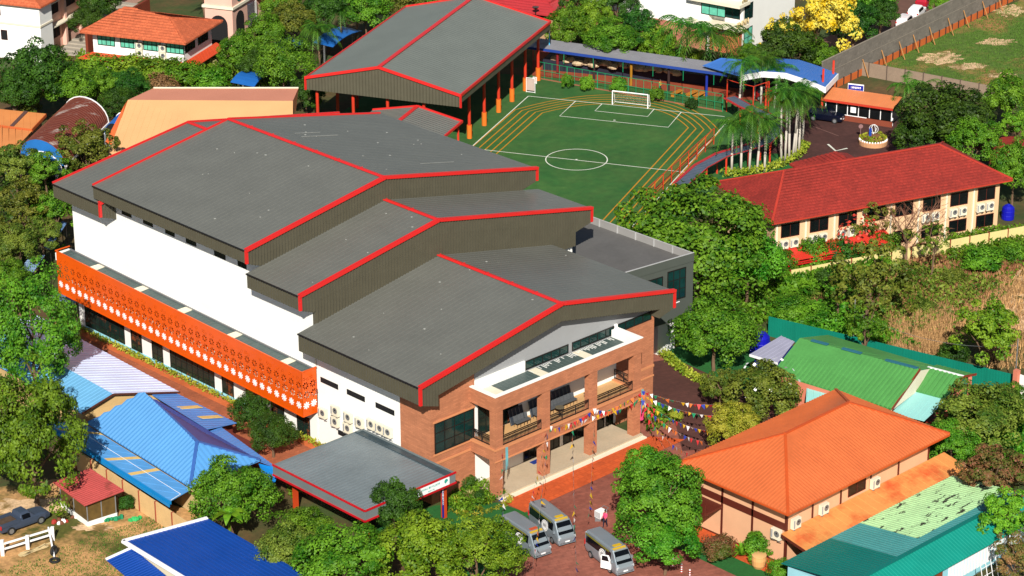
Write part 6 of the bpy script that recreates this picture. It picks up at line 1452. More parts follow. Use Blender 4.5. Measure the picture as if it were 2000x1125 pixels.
 (1106, 160, 13, 'shrub', 'mid', 'leftmost shrub on the red soil behind green fence', 1.2, 1),
 (1145, 164, 15, 'shrub', 'bright', 'second shrub from left on the red soil behind green fence', 1.2, 1),
 (1208, 166, 16, 'shrub', 'mid', 'middle shrub on the red soil behind green fence', 1.3, 1),
 (1284, 186, 15, 'shrub', 'mid', 'shrub on red soil just left of the wooden benches', 1.2, 1),
 (1352, 202, 13, 'shrub', 'dark', 'shrub in front of the wooden benches by green fence', 1, 1),
 (1700, 1148, 10, 'shrub', 'mid', 'small bush below the teal shed', 1, 1),
]
for a in T_:
    if a[4] == 'mid' and a[5].startswith('tiny'): continue
    nm = 'shrub' if a[3] == 'shrub' else 'tree'
    tree(a[0], a[1], a[2], a[3], a[4], a[5], a[6], a[7], name=nm, cat='shrub' if nm == 'shrub' else 'tree')
# bare tree before the red block
bt = thing('bare_tree', 'leafless grey brown tree in front of the red tiled roof', 'tree', XY(at(1768, 530))+(0,)); bp = at(1768, 530)
r = random.Random(4); mb = MB(); tw_ = MB()
def branch(p, d, L, rad, lev):
    q = p+d*L; (mb if lev < 3 else tw_).tube(p, q, rad, 6 if lev < 2 else 4, rad*.6)
    if lev >= 5: return
    for k in range(3 if lev < 3 else 3):
        nd = (d+Vector((r.gauss(0, .55), r.gauss(0, .55), r.gauss(.1, .3)))).normalized(); branch(q if k else p+d*L*.7, nd, L*r.uniform(.62, .82), rad*.6, lev+1)
branch(Vector((bp.x, bp.y, 0)), Vector((0, 0, 1)), 3.3, .2, 0)
obj('trunk', mb, mat('grey_bark', S(150, 116, 92), .9, 0, .2, 2), bt); obj('twigs', tw_, mat('twig_brown', S(142, 96, 74), .9), bt, kind='stuff')
# palms
def frond(mb, base, az, L, rise, droop, nl=14, wid=.55):
    pts = []
    for i in range(9):
        t = i/8; h = L*t; pts.append(base+Vector((math.cos(az)*h*(1-.25*t), math.sin(az)*h*(1-.25*t), rise*t*L-droop*t*t*L)))
    side = Vector((-math.sin(az), math.cos(az), 0))
    for i in range(nl):
        t = .12+.86*i/nl; k = t*8; j = min(7, int(k)); p = pts[j].lerp(pts[j+1], k-j); dirv = (pts[j+1]-pts[j]).normalized(); ln = wid*math.sin(math.pi*min(1, .25+t*.75))*L*.32+.15
        for s in (-1, 1):
            e = p+side*s*ln*.8+dirv*ln*.5-Vector((0, 0, ln*.45)); w = dirv*.05*L*.5
            mb.poly([p-w*.5, e, p+w*.9])
    for i in range(8): mb.poly([pts[i]-side*.03, pts[i]+side*.03, pts[i+1]+side*.02, pts[i+1]-side*.02])
def palm_mesh(name, seed, n, L):
    r = random.Random(seed); mb = MB()
    for k in range(n): frond(mb, Vector((0, 0, 0)), 6.283*k/n+r.uniform(-.3, .3), L*r.uniform(.8, 1.1), r.uniform(.2, 1.0), r.uniform(.7, 1.25))
    me = bpy.data.meshes.new(name); me.from_pydata(mb.v, [], mb.f); me.materials.append(LEAF['palm']); me.update(); return me
PM = [palm_mesh('palm_crown', s, 18, 2.9) for s in (1, 2, 3)]
def palm(u, v, h, label, s=1.0, group=None, lm='palm', tm=None, rt=.14):
    p = at(u, v); t = thing('palm_tree', label, 'palm', tuple(p), 0, group); mb = MB(); b = Vector((rt_.uniform(-.35, .35), rt_.uniform(-.35, .35), h)); m1 = b*.5+Vector((rt_.uniform(-.1, .1), 0, 0))
    mb.tube((0, 0, 0), m1, rt*1.15, 8, rt); mb.tube(m1, b, rt, 8, rt*.8)
    obj('trunk', mb, tm or palebark, t, local=True, smooth=True)
    mb = MB(); mb.tube(b, b+Vector((0, 0, .9)), rt*.95, 8, rt*.5); obj('crownshaft', mb, LEAF['palm'], t, local=True)
    inst(rt_.choice(PM), 'crown', t, tuple(b+Vector((0, 0, .8))), (0, 0, rt_.uniform(0, 6)), (s, s, s), LEAF[lm]); return t
pg = 'royal palms between the pitch path and the driveway'
pl = [(1429, 340, 5.6), (1447, 340, 5.4), (1463, 338, 6.6), (1478, 337, 5.4), (1493, 336, 5.0), (1526, 320, 7.6), (1533, 319, 8.4), (1541, 316, 7.2), (1548, 310, 6.6), (1553, 307, 7.4), (1560, 300, 6.4), (1567, 280, 6.2), (1472, 196, 5.0), (1486, 203, 5.4), (1496, 208, 5.2), (1512, 211, 4.6), (1443, 228, 6.2)]
for i, (u, v, h) in enumerate(pl): palm(u, v, h, f'{ORD[i]} palm from the left in the white trunked row along curved walkway' if i < 5 else f'{ORD[i-5]} palm from the left in the dense white trunked cluster by driveway' if i < 12 else f'{ORD[i-12]} palm from the left of those around the red tube frame', 1.3, pg)
for u, v, h, s, lbq in ((1372, 158, 5.4, 2.2, 'dense drooping palm left before the white block'), (1338, 150, 6.0, 2.1, 'dense drooping palm behind the walkway roof'), (1398, 152, 4.8, 2.0, 'drooping palm right before the white block corner'),
        (400, 40, 4.5, 1.2, 'palm between the hip house and clock tower'), (625, 130, 4.5, 1.5, 'feathery palm beside the shelter left edge'), (668, 105, 5.5, 1.3, 'tall palm left of three behind the shelter'), (695, 90, 5.5, 1.3, 'tall palm middle of three behind the shelter'), (725, 72, 5.0, 1.3, 'tall palm right of three behind the shelter'), (640, 88, 5.5, 1.2, 'palm in front of the blue shade roof'), (150, 215, 3.8, 1.2, 'grey palm above the rusty vault far end'), (1763, 232, 3.6, 1.3, 'shaggy fan palm at the guardhouse right end'), (1790, 225, 3.2, 1.1, 'spiky palm behind the guardhouse right end'), (1450, 190, 3.4, .9, 'short palm behind the red tube frame')):
    palm(u, v, h, lbq, s, tm=bark if s > 1.1 else None, rt=.2 if u == 1763 else .13)
bn_ = thing('banana_plant', 'banana plant with broad leaves over the deep blue roof', 'plant', XY(at(448, 1070))+(0,)); bpz = at(448, 1022, 3.0)
mb = MB(); b0_ = Vector((bpz.x, bpz.y, 0)); mb.tube(b0_, b0_+Vector((0, 0, 4.0)), .16, 8, .1); obj('stem', mb, LEAF['bright'], bn_)
for k in range(7):
    az = k*.9+.3; L = 2.3; mb = MB(); pr_ = []
    for i in range(7): t = i/6; w = .36*math.sin(math.pi*(.12+.86*t)); c = b0_+Vector((math.cos(az)*L*t*.75, math.sin(az)*L*t*.75, 3.9+1.3*t*L*.5-1.5*t*t*L*.5)); s = Vector((-math.sin(az), math.cos(az), .1))*w; pr_.append((c-s, c, c+s))
    for i in range(6): mb.poly([pr_[i][0], pr_[i][1], pr_[i+1][1], pr_[i+1][0]]); mb.poly([pr_[i][1], pr_[i][2], pr_[i+1][2], pr_[i+1][1]])
    obj('leaf', mb, LEAF['bright'], bn_)
def spiky(u, v, s, label, lm='mid', n=40, z=.2):
    p = at(u, v); r = random.Random(int(u)); mb = MB()
    for i in range(n):
        az, el = r.uniform(0, 6.28), r.uniform(.2, 1.4); d = Vector((math.cos(az)*math.cos(el), math.sin(az)*math.cos(el), math.sin(el))); q = d*s*r.uniform(.7, 1.1); w = d.cross(Vector((0, 0, 1))).normalized()*s*.05; m_ = q*.55+Vector((0, 0, s*.08)); q = q-Vector((0, 0, s*.15))
        z_ = Vector((0, 0, z)); mb.poly([z_-w*.6, m_-w+z_, m_+w+z_, z_+w*.6]); mb.poly([m_-w+z_, q+z_, m_+w+z_])
    o = obj('spiky_plant', mb, LEAF[lm]); o.location = p; tag(o, label, 'plant')
spiky(1448, 1092, 1.4, 'spiky green plant beside the peach clay jar', 'bright', 70, .4); spiky(918, 975, .9, 'pale spiky agave in the middle of garden bed', 'cream'); spiky(955, 985, .9, 'spiky green plant at right of the garden bed', 'yellowgreen'); spiky(890, 985, .8, 'spiky plant at the left of the garden bed', 'yellowgreen'); spiky(935, 1000, .7, 'low spiky plant at garden bed front edge', 'yellowgreen'); spiky(905, 1010, .7, 'low spiky plant near the banner post', 'yellowgreen')
# hedges, flower borders and ground cover nobody could count
def cover(name, label, pts, n, w, hgt, leaf, lm, seed=1, area=None, up_=.6):
    r = random.Random(seed); mb = MB()
    for i in range(n):
        if area: a, b, c, d = area; s, t = r.random(), r.random(); p = Vector(a).lerp(Vector(b), s).lerp(Vector(d).lerp(Vector(c), s), t)
        else:
            k = r.random()*(len(pts)-1); j = min(len(pts)-2, int(k)); p = Vector(pts[j]).lerp(Vector(pts[j+1]), k-j)+Vector((r.uniform(-w, w), r.uniform(-w, w), 0))
        p = p+Vector((0, 0, hgt*r.random()**.7+.03)); nn = Vector((r.gauss(0, .7), r.gauss(0, .7), abs(r.gauss(up_, .5)))).normalized(); t = nn.orthogonal().normalized(); t = Matrix.Rotation(r.uniform(0, 6.28), 3, nn) @ t; t = t*leaf*r.uniform(.6, 1.4); b = nn.cross(t)*.55
        mb.poly([p-t, p-b, p+t, p+b])
    o = obj(name, mb, LEAF[lm]); o['kind'] = 'stuff'; o['label'] = label; return o
cover('hedge', 'yellow green border plants along the white hall wall', [(-5.6, 57, .66), (-5.6, 13, .66)], 2200, .3, .5, .13, 'yellowgreen', 2)
cover('hedge', 'green hedge at the path end beside canopy', [(-8, 14.5, 0), (-13, 13.5, 0)], 700, .7, .8, .16, 'bright', 3)
cover('hedge', 'yellow border along the service road', [at(1292, 692), at(1330, 725), at(1370, 750), at(1420, 785)], 1500, .55, .7, .15, 'yellowgreen', 4)
cover('hedge', 'yellow border under the palms', [at(1415, 345), at(1470, 340), at(1520, 328), at(1560, 305), at(1572, 285)], 1500, .7, .8, .17, 'yellowgreen', 5)
cover('flower_border', 'orange pebble and flower edging of the garden bed', [at(870, 1000), at(930, 1010), at(985, 990), at(998, 975), at(955, 950), at(930, 935)], 600, .3, .35, .11, 'yellowgreen', 6)
cover('garden_plants', 'low garden plants in the bed beside the canopy', None, 1700, 0, .7, .15, 'mid', 7, (at(868, 985), at(925, 935), at(990, 970), at(905, 1015)))
cover('garden_plants', 'plants in the bunting garden right of the facade', None, 700, 0, .6, .14, 'mid', 8, (at(1258, 800), at(1300, 800), at(1335, 822), at(1262, 850)))
cover('scrub_plants', 'wild green undergrowth along the cream fence', None, 9000, 0, 1.5, .24, 'mid', 9, (at(1515, 540), at(1720, 470), at(1740, 530), at(1520, 610)), .4)
cover('scrub_plants', 'wild green undergrowth behind the teal fence', None, 5000, 0, 1.1, .22, 'mid', 10, (at(1500, 610), at(1640, 600), at(1800, 690), at(1500, 650)), .4)
cover('scrub_plants', 'mixed undergrowth in the dry field', None, 7000, 0, 1.0, .22, 'olive', 11, (at(1540, 570), at(1740, 520), at(1960, 560), at(1740, 690)), .4)
cover('scrub_plants', 'undergrowth under the right trees', None, 5000, 0, 1.2, .22, 'mid', 15, (at(1830, 830), at(2010, 790), at(2010, 930), at(1830, 900)), .4)
cover('scrub_plants', 'undergrowth at the right edge', None, 3500, 0, 1.0, .22, 'mid', 16, (at(1850, 460), at(2010, 450), at(2010, 520), at(1850, 520)), .4)
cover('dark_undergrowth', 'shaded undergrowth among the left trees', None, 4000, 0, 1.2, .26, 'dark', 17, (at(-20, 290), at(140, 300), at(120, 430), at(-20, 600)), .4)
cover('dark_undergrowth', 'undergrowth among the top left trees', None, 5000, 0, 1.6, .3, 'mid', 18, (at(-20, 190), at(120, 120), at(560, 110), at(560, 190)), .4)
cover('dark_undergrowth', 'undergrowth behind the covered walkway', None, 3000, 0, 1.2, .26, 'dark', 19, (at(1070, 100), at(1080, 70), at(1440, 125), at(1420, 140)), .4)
def tufts(name, label, area, n, h, m, seed):
    r = random.Random(seed); mb = MB(); a, b, c, d = map(Vector, area)
    for i in range(n):
        s, t = r.random(), r.random(); p = a.lerp(b, s).lerp(d.lerp(c, s), t)
        for k in range(5):
            az = r.uniform(0, 6.28); q = p+Vector((r.gauss(0, .2), r.gauss(0, .2), 0)); e = q+Vector((math.cos(az)*h*.4, math.sin(az)*h*.4, h*r.uniform(.6, 1.2))); w = Vector((-math.sin(az), math.cos(az), 0))*.05
            mb.poly([q-w, q+w, e])
    o = obj(name, mb, m); o['kind'] = 'stuff'; o['label'] = label
straw = mat('straw_grass', S(210, 164, 108), .9, 0, .2, 1, island=.35); straw2 = mat('brown_dead_grass', S(176, 118, 78), .9, 0, .2, 1, island=.4); ggrass = mat('rough_green_grass', S(84, 122, 34), .9, 0, .2, .4, island=.35)
tufts('dry_grass', 'dry straw coloured grass of the scrub field', (at(1560, 600), at(1820, 500), at(2020, 560), at(1800, 690)), 3000, .7, straw, 20)
tufts('dry_grass', 'dry tall grass in front of the lone tree', (at(1740, 640), at(1850, 600), at(1860, 690), at(1740, 700)), 1600, 1.1, straw, 21)
tufts('dry_grass', 'dry pale grass at the right edge', (at(1850, 520), at(2020, 480), at(2020, 720), at(1930, 720)), 1200, .6, straw, 22)
tufts('dry_grass', 'brown dead grass patches of the scrub field', (at(1620, 560), at(1800, 480), at(2000, 520), at(1820, 680)), 2200, .8, straw2, 29)
cover('scrub_plants', 'undergrowth at the foot of the rain tree', None, 2500, 0, 1.0, .2, 'mid', 30, (at(1330, 600), at(1530, 540), at(1540, 620), at(1480, 640)), .4)
tufts('rough_grass', 'rough green grass of the vacant lot', (at(1670, 145), at(1985, 4), at(2040, 90), at(2020, 205)), 3600, .2, ggrass, 23)
cover('scrub_plants', 'green weeds scattered through the dry field', None, 1800, 0, .8, .2, 'mid', 27, (at(1700, 600), at(1840, 500), at(2020, 500), at(1880, 700)), .4)
tufts('rough_grass', 'rough grass of the dirt yard', (at(-20, 1120), at(320, 1000), at(390, 1040), at(220, 1170)), 1300, .14, ggrass, 24)
obj('flowering_cover', FBL, LEAF['yellowgreen'], fb, local=True, kind='stuff')
# pale blossoms of the flowering tree, red blossoms of the flame tree
def blossoms(u, v, rp, n, m, label, zc):
    r = random.Random(n); p = at(u, v, zc); R = rp*depth(p)/FPX; mb = MB()
    for i in range(n):
        d = Vector((r.gauss(0, 1), r.gauss(0, 1), abs(r.gauss(0, .9)))).normalized()*R; c = p+d; nn = (d.normalized()+Vector((r.gauss(0, .4), r.gauss(0, .4), .3))).normalized(); t = nn.orthogonal().normalized()*.2; b = nn.cross(t); mb.poly([c-t, c-b, c+t, c+b])
    o = obj('blossoms', mb, m); o['kind'] = 'stuff'; o['label'] = label
blossoms(1500, 762, 66, 22, white_paint, 'white blossoms on the flowering tree', 3.6); blossoms(1680, 462, 44, 90, mat('flame_red', S(220, 70, 50), .6), 'red blossoms of the flame tree', 4)
# ------------------------------------------------------------------ vehicles
silver = mat('silver_van_paint', S(172, 186, 196), .3, .4, .04, spec=.6); vgold = mat('yellow_panel', S(232, 190, 40), .5); vorange = mat('red_orange_panel', S(226, 100, 60), .5); olive_st = mat('olive_stripe', S(140, 136, 50), .5)
cglass = mat('car_glass', (.004, .005, .008, 1), .1, 0, 0, spec=.6); chrome = mat('chrome_trim', S(190, 195, 200), .2, .6); lampm = mat('headlamp', S(230, 235, 240), .15); tail = mat('tail_lamp', S(220, 30, 30), .3)
def car(label, loc, ang, L, wd, stations, paint, group=None, wheels=(.27, .73), wr=.33, name='parked_car', cat='car', glass_sides=(), screens=(), parts=None, belt=1.0):
    """stations: (x from the rear 0..1, bottom, belt, roof, roof half width factor)"""
    t = thing(name, label, cat, loc, ang, group); rings = []
    for x, zb, zm, zr, k in stations:
        X = (x-.5)*L; h = wd/2; e = .94 if 0.03 < x < .97 else .82
        rings.append([(X, -h*e*.95, zb), (X, -h*e, zb+.22), (X, -h*e, zm), (X, -h*k, zr-.07), (X, -h*k*.8, zr), (X, h*k*.8, zr), (X, h*k, zr-.07), (X, h*e, zm), (X, h*e, zb+.22), (X, h*e*.95, zb)])
    mb = MB().loft(rings); obj('body', mb, paint, t, local=True, smooth=False)
    def surf(x, f, side):                 # point on the upper side, f 0 belt .. 1 roof edge
        for a, b in zip(stations, stations[1:]):
            if a[0] <= x <= b[0]:
                s = (x-a[0])/(b[0]-a[0]); q = [a[i]+(b[i]-a[i])*s for i in range(5)]; e = .94
                y = wd/2*(e+(q[4]-e)*f); return Vector(((x-.5)*L, side*(y+.012), q[2]+(q[3]-.07-q[2])*f))
    for side in (-1, 1):
        for x0, x1, f0, f1 in glass_sides:
            n = 4; lo = [surf(x0+(x1-x0)*i/n, f0, side) for i in range(n+1)]; hi = [surf(x0+(x1-x0)*i/n, f1, side) for i in range(n+1)]; mb = MB()
            for i in range(n): mb.poly([lo[i], lo[i+1], hi[i+1], hi[i]])
            obj('side_window', mb, cglass, t, local=True)
    for (xa, za, ka), (xb, zb, kb) in screens:
        h = wd/2; A, B = (xa-.5)*L, (xb-.5)*L; d = Vector((zb-za, 0, -(B-A))).normalized(); d = d if d.z > 0 else -d; o_ = d*.015
        mb = MB(); mb.poly([Vector((A, -h*ka, za))+o_, Vector((A, h*ka, za))+o_, Vector((B, h*kb, zb))+o_, Vector((B, -h*kb, zb))+o_]); obj('windscreen', mb, cglass, t, local=True)
    for w in wheels:
        for side in (-1, 1):
            X = (w-.5)*L; y = side*(wd/2*.94-.1)
            mb = MB(); mb.tube((X, y-.12*side, wr), (X, y+.115*side, wr), wr, 18); wo_ = obj('wheel', mb, rubber, t, local=True)
            mb = MB(); mb.tube((X, y+.1*side, wr), (X, y+.135*side, wr), wr*.62, 12); obj('rim', mb, chrome, wo_, local=True)
    mb = MB()
    if parts: parts(t)
    return t
def bx_(t, nm, m, *b): mb = MB(); mb.box(*b); return obj(nm, mb, m, t, local=True)
def van_parts(roofm, emblem=True, long=False):
    def f(t):
        for s in (-1, 1): bx_(t, 'headlight', lampm, 2.52, 2.66, s*.72-.14, s*.72+.14, .78, 1.0); bx_(t, 'tail_light', tail, -2.7, -2.64, s*.78-.07, s*.78+.07, .9, 1.4); bx_(t, 'mirror', silver, 1.95, 2.1, s*1.0-.09, s*1.0+.09, 1.25, 1.5)
        bx_(t, 'grille', blackmetal, 2.62, 2.69, -.55, .55, .72, .86); bx_(t, 'number_plate', white_paint, 2.69, 2.72, -.22, .22, .5, .62); bx_(t, 'bumper', silver, 2.5, 2.7, -.86, .86, .32, .5)
        mb = MB(); mb.poly([(1.5, -.66, 2.303), (1.5, .66, 2.303), (1.78, .62, 2.222), (1.78, -.62, 2.222)]); obj('front_panel', mb, vgold, t, local=True)
        mb = MB(); mb.ext([(1.05, -.38, 2.33), (1.4, -.38, 2.325), (1.4, .38, 2.325), (1.05, .38, 2.33)], (0, 0, .05)); obj('roof_sign', mb, roofm, t, local=True)
        for s in (-1, 1):
            mb = MB(); mb.bar((-2.5, s*.84, 2.0), (1.3, s*.84, 2.0), .02, .16); obj('stripe', mb, olive_st, t, local=True)
            mb = MB(); c = Vector((.35, s*.925, 1.28)); R = .52
            n_ = Vector((0, s*.02, .004)); mb.ext([c+Vector((R*math.cos(a), -s*.10*math.sin(a)*R, R*math.sin(a))) for a in [i*math.pi/10 for i in range(20)]], n_); em = obj('emblem', mb, white_paint, t, local=True)
            mb = MB(); P = [c+n_*1.2+Vector((R*.82*math.cos(a), -s*.10*math.sin(a)*R*.82, R*.82*math.sin(a))) for a in [i*math.pi/10 for i in range(20)]]
            for i in range(20): mb.bar(P[i], P[(i+1) % 20], .03, .02)
            for a in range(5): mb.bar(c+n_*1.2+Vector((-.2+a*.1, 0, -.15)), c+n_*1.2+Vector((-.2+a*.1, -s*.02, .15+.1*(a % 2))), .05, .02)
            obj('emblem_mark', mb, blackmetal, em, local=True)
    return f
VAN = [(0, .5, 1.12, 2.1, .78), (.03, .34, 1.12, 2.26, .8), (.3, .3, 1.12, 2.3, .82), (.75, .3, 1.12, 2.32, .82), (.82, .3, 1.12, 2.24, .8), (.86, .3, 1.1, 2.02, .82), (.93, .3, 1.02, 1.52, .88), (.965, .3, .98, 1.2, .9), (.99, .32, .82, 1.02, .86), (1, .38, .72, .86, .82)]
VG = [(.05, .62, .12, .78), (.64, .8, .15, .8)]; VS = [((.965, 1.22, .8), (.845, 2.12, .72))]
vg = 'silver school vans parked on the plaza'
v1 = Vector((-5.05, -10.9, 0)); v2 = Vector((-2.0, -10.8, 0)); v3 = at(1222, 1126)
def vloc(front, ang, L=5.4): d = Vector((math.cos(ang), math.sin(ang), 0)); return tuple(front-d*L/2)
for fr_, an_, rm, lbq in ((v1, math.radians(-99), vorange, 'silver school van on the left with red roof sign'), (v2, math.radians(-104), vgold, 'silver school van in the middle with yellow roof sign'), (v3, math.radians(-104), vgold, 'silver school van on the right with its front door open')):
    vt = car(lbq, vloc(fr_, an_), an_, 5.4, 1.9, VAN, silver, vg, (.2, .78), .34, 'school_van', 'van', VG, VS, van_parts(rm))
    if fr_ is v3:
        mb = MB(); mb.ext([(1.75, -.92, .45), (.95, -1.45, .45), (.95, -1.43, 1.15), (1.0, -1.38, 1.75), (1.5, -1.02, 1.75), (1.75, -.9, 1.15)], (.03, .03, 0)); dr = obj('open_door', mb, white_paint, vt, local=True, label='white front door standing open')
        mb = MB(); mb.ext([(1.6, -1.0, 1.2), (1.05, -1.38, 1.2), (1.08, -1.35, 1.65), (1.45, -1.08, 1.65)], (-.01, -.03, 0)); obj('door_window', mb, cglass, dr, local=True)
SUV = [(0, .5, .95, 1.1, .8), (.03, .35, 1.0, 1.25, .8), (.1, .3, 1.0, 1.62, .74), (.3, .28, 1.0, 1.7, .74), (.55, .28, 1.0, 1.68, .74), (.62, .28, 1.0, 1.55, .76), (.73, .28, .98, 1.1, .86), (.9, .3, .88, 1.0, .88), (.98, .32, .78, .9, .84), (1, .4, .7, .8, .8)]
def suv_parts(t):
    for s in (-1, 1): bx_(t, 'headlight', lampm, 2.1, 2.28, s*.66-.14, s*.66+.14, .68, .82)
    bx_(t, 'number_plate', white_paint, 2.29, 2.32, -.24, .24, .45, .58)
sp_, sq_ = at(1590, 234), at(1636, 240); sa = math.atan2((sq_-sp_).y, (sq_-sp_).x)
car('dark navy family car parked before the guardhouse', tuple(at(1613, 235)), sa, 4.6, 1.85, SUV, mat('navy_paint', S(14, 22, 44), .2, .2, 0, spec=.6), None, (.19, .8), .36, 'parked_car', 'car', [(.12, .6, .1, .82)], [((.73, 1.08, .7), (.6, 1.58, .62))], suv_parts)
ca = math.radians(PU-14+0)
b_, e_ = at(1780, 60), at(1800, 35)
for u, v, paint, lbq in ((1790, 32, white_paint, 'white people carrier seen from behind in the car park'), (1768, 50, mat('pink_white_paint', S(246, 236, 238, 1.3), .3), 'small white car parked before the white people carrier'), (1806, 10, mat('red_car_paint', S(190, 40, 60), .3), 'red car parked beyond the white people carrier')):
    car(lbq, tuple(at(u, v)), math.radians(22), 4.5, 1.85, SUV, paint, 'cars in the car park behind the boundary wall', (.19, .8), .34, 'parked_car', 'car', [(.12, .6, .1, .82)], [((.1, 1.55, .62), (.035, 1.2, .7)), ((.73, 1.08, .7), (.6, 1.58, .62))], lambda t: [bx_(t, 'tail_light', tail, -2.27, -2.2, s*.72-.1, s*.72+.1, .9, 1.1) for s in (-1, 1)])
car('dark red car parked under the blue gate roof', tuple(at(1507, 198)), math.radians(-80), 4.3, 1.8, SUV, mat('dark_red_paint', S(150, 24, 28), .3), None, (.19, .8), .33, 'parked_car', 'car', [(.12, .6, .1, .82)], [((.73, 1.08, .7), (.6, 1.58, .62))], suv_parts)
# pickup in the yard
PICK = [(0, .5, .95, 1.0, .9), (.02, .42, .95, 1.02, .9), (.40, .38, .97, 1.02, .9), (.405, .36, 1.0, 1.3, .8), (.43, .36, 1.0, 1.66, .72), (.58, .36, 1.0, 1.68, .72), (.7, .36, 1.0, 1.1, .86), (.9, .38, .92, 1.02, .88), (.98, .4, .82, .92, .84), (1, .46, .72, .8, .8)]
blue_grey = mat('blue_grey_paint', S(78, 92, 116), .35, .2, .08, spec=.5)
def pk(t):
    bx_(t, 'load_bed', dk, -2.4, -.6, -.68, .68, 1.0, 1.04); bx_(t, 'bed_liner', mat('bed_liner', S(96, 76, 60), .8, 0, .3, 3), -2.35, -.65, -.66, .66, 1.035, 1.06)
    for s in (-1, 1): bx_(t, 'bed_side', blue_grey, -2.5, -.5, s*.8-.06, s*.8+.06, .95, 1.3); bx_(t, 'tail_light', tail, -2.56, -2.5, s*.78-.07, s*.78+.07, .8, 1.15)
    bx_(t, 'tailgate', blue_grey, -2.52, -2.44, -.76, .76, .8, 1.28)
pp, pq = at(10, 1040), at(85, 1012); car('blue grey pickup truck parked on the sandy yard', tuple(at(42, 1028)), math.atan2((pq-pp).y, (pq-pp).x), 5.1, 1.8, PICK, blue_grey, None, (.2, .8), .38, 'pickup_truck', 'pickup truck', [(.44, .6, .12, .82)], [((.7, 1.08, .7), (.585, 1.62, .62))], pk)
# white rail gate lying in the yard, tyres, timber
wgt = thing('white_rail_frame', 'white painted two rail frame with post in the dirt yard', 'frame', tuple(at(5, 1085)))
p0, p1, p2 = at(6, 1085), at(55, 1072), at(104, 1055)
for p, h in ((p0, 1.5), (p1, 1.3), (p2, 1.3)): mb = MB(); mb.bar(p, p+Vector((0, 0, h)), .3, .3); obj('post', mb, white_paint, wgt)
for z in (.6, 1.1): mb = MB(); mb.bar(p0+Vector((0, 0, z)), p2+Vector((0, 0, z)), .1, .16); obj('rail', mb, white_paint, wgt)
d0_, d1_ = at(96, 1050), at(106, 1090); mb = MB(); mb.bar(d0_+Vector((0, 0, 1.0)), d1_+Vector((0, 0, .15)), .14, .14); obj('strut', mb, white_paint, wgt)
for u, v, fl, lbq in ((106, 1085, False, 'black tyre standing at the end of white frame'), (107, 1097, True, 'black tyre lying flat below the white frame strut'), (185, 1020, True, 'old tyre lying on the grass beside the green netting')):
    p = at(u, v); mb = MB(); R, r_ = .36, .13; n, k = 16, 8; V = [((R+r_*math.cos(b))*math.cos(a), (R+r_*math.cos(b))*math.sin(a), r_*math.sin(b)) for a in [i*2*math.pi/n for i in range(n)] for b in [j*2*math.pi/k for j in range(k)]]
    mb.add(V, [(i*k+j, ((i+1) % n)*k+j, ((i+1) % n)*k+(j+1) % k, i*k+(j+1) % k) for i in range(n) for j in range(k)]); o = obj('tyre', mb, rubber, smooth=True); o.location = p+Vector((0, 0, .13 if fl else .49)); o.rotation_euler = (0, 0, 0) if fl else (math.radians(90), 0, math.radians(20)); tag(o, lbq, 'tyre')
r = random.Random(9)
tp = thing('timber_pile', 'pile of pale sawn timber beside the white rail frame', 'timber pile', tuple(at(65, 1080)))
for i in range(12): a = at(36+r.uniform(0, 12), 1090-r.uniform(0, 8)); b = at(92+r.uniform(-8, 8), 1066+r.uniform(-4, 5)); mb = MB(); mb.bar(a+Vector((0, 0, .06+.05*(i//4))), b+Vector((0, 0, .06+.05*(i//4))), .12, .05); obj('plank', mb, mat('sawn_timber', S(240, 214, 160), .8, 0, .12, 1), tp)
for nm, u0, v0, u1, v1_, col, lbq in (('green_netting', 202, 1019, 242, 1013, S(30, 150, 100), 'rolled green netting lying on the yard grass'), ('green_tarp', 253, 1019, 274, 1012, S(60, 200, 110), 'bright green crumpled tarp on the yard grass')):
    a, b = at(u0, v0), at(u1, v1_); mb = MB(); r = random.Random(u0); pts = [a.lerp(b, i/7)+Vector((r.uniform(-.2, .2), r.uniform(-.2, .2), .12)) for i in range(8)]
    for i in range(7): mb.tube(pts[i], pts[i+1], r.uniform(.15, .32), 7, r.uniform(.15, .3))
    tag(obj(nm, mb, mat(nm, col, .7, 0, .2, 3)), lbq, 'netting' if nm == 'green_netting' else 'tarp')
for u, v, lbq in ((117, 1020, 'heap of red and white rubbish sacks left on the yard'), (147, 1010, 'heap of red and white rubbish near the hut wall')):
    p = at(u, v); r = random.Random(u); t = thing('rubbish_heap', lbq, 'rubbish', tuple(p))
    for k in range(6): mb = MB(); c = p+Vector((r.uniform(-.5, .5), r.uniform(-.4, .4), 0)); s = r.uniform(.15, .3); mb.loft([[(c.x+s*q*r.uniform(.8, 1.2)*math.cos(a), c.y+s*q*r.uniform(.8, 1.2)*math.sin(a), z*s) for a in [i*1.047 for i in range(6)]] for q, z in ((.9, .05), (1, .6), (.5, 1.3))]); obj('sack', mb, [white_paint, mat('sack_red', S(190, 60, 50), .7), mat('sack_brown', S(130, 80, 54), .8)][k % 3], t)
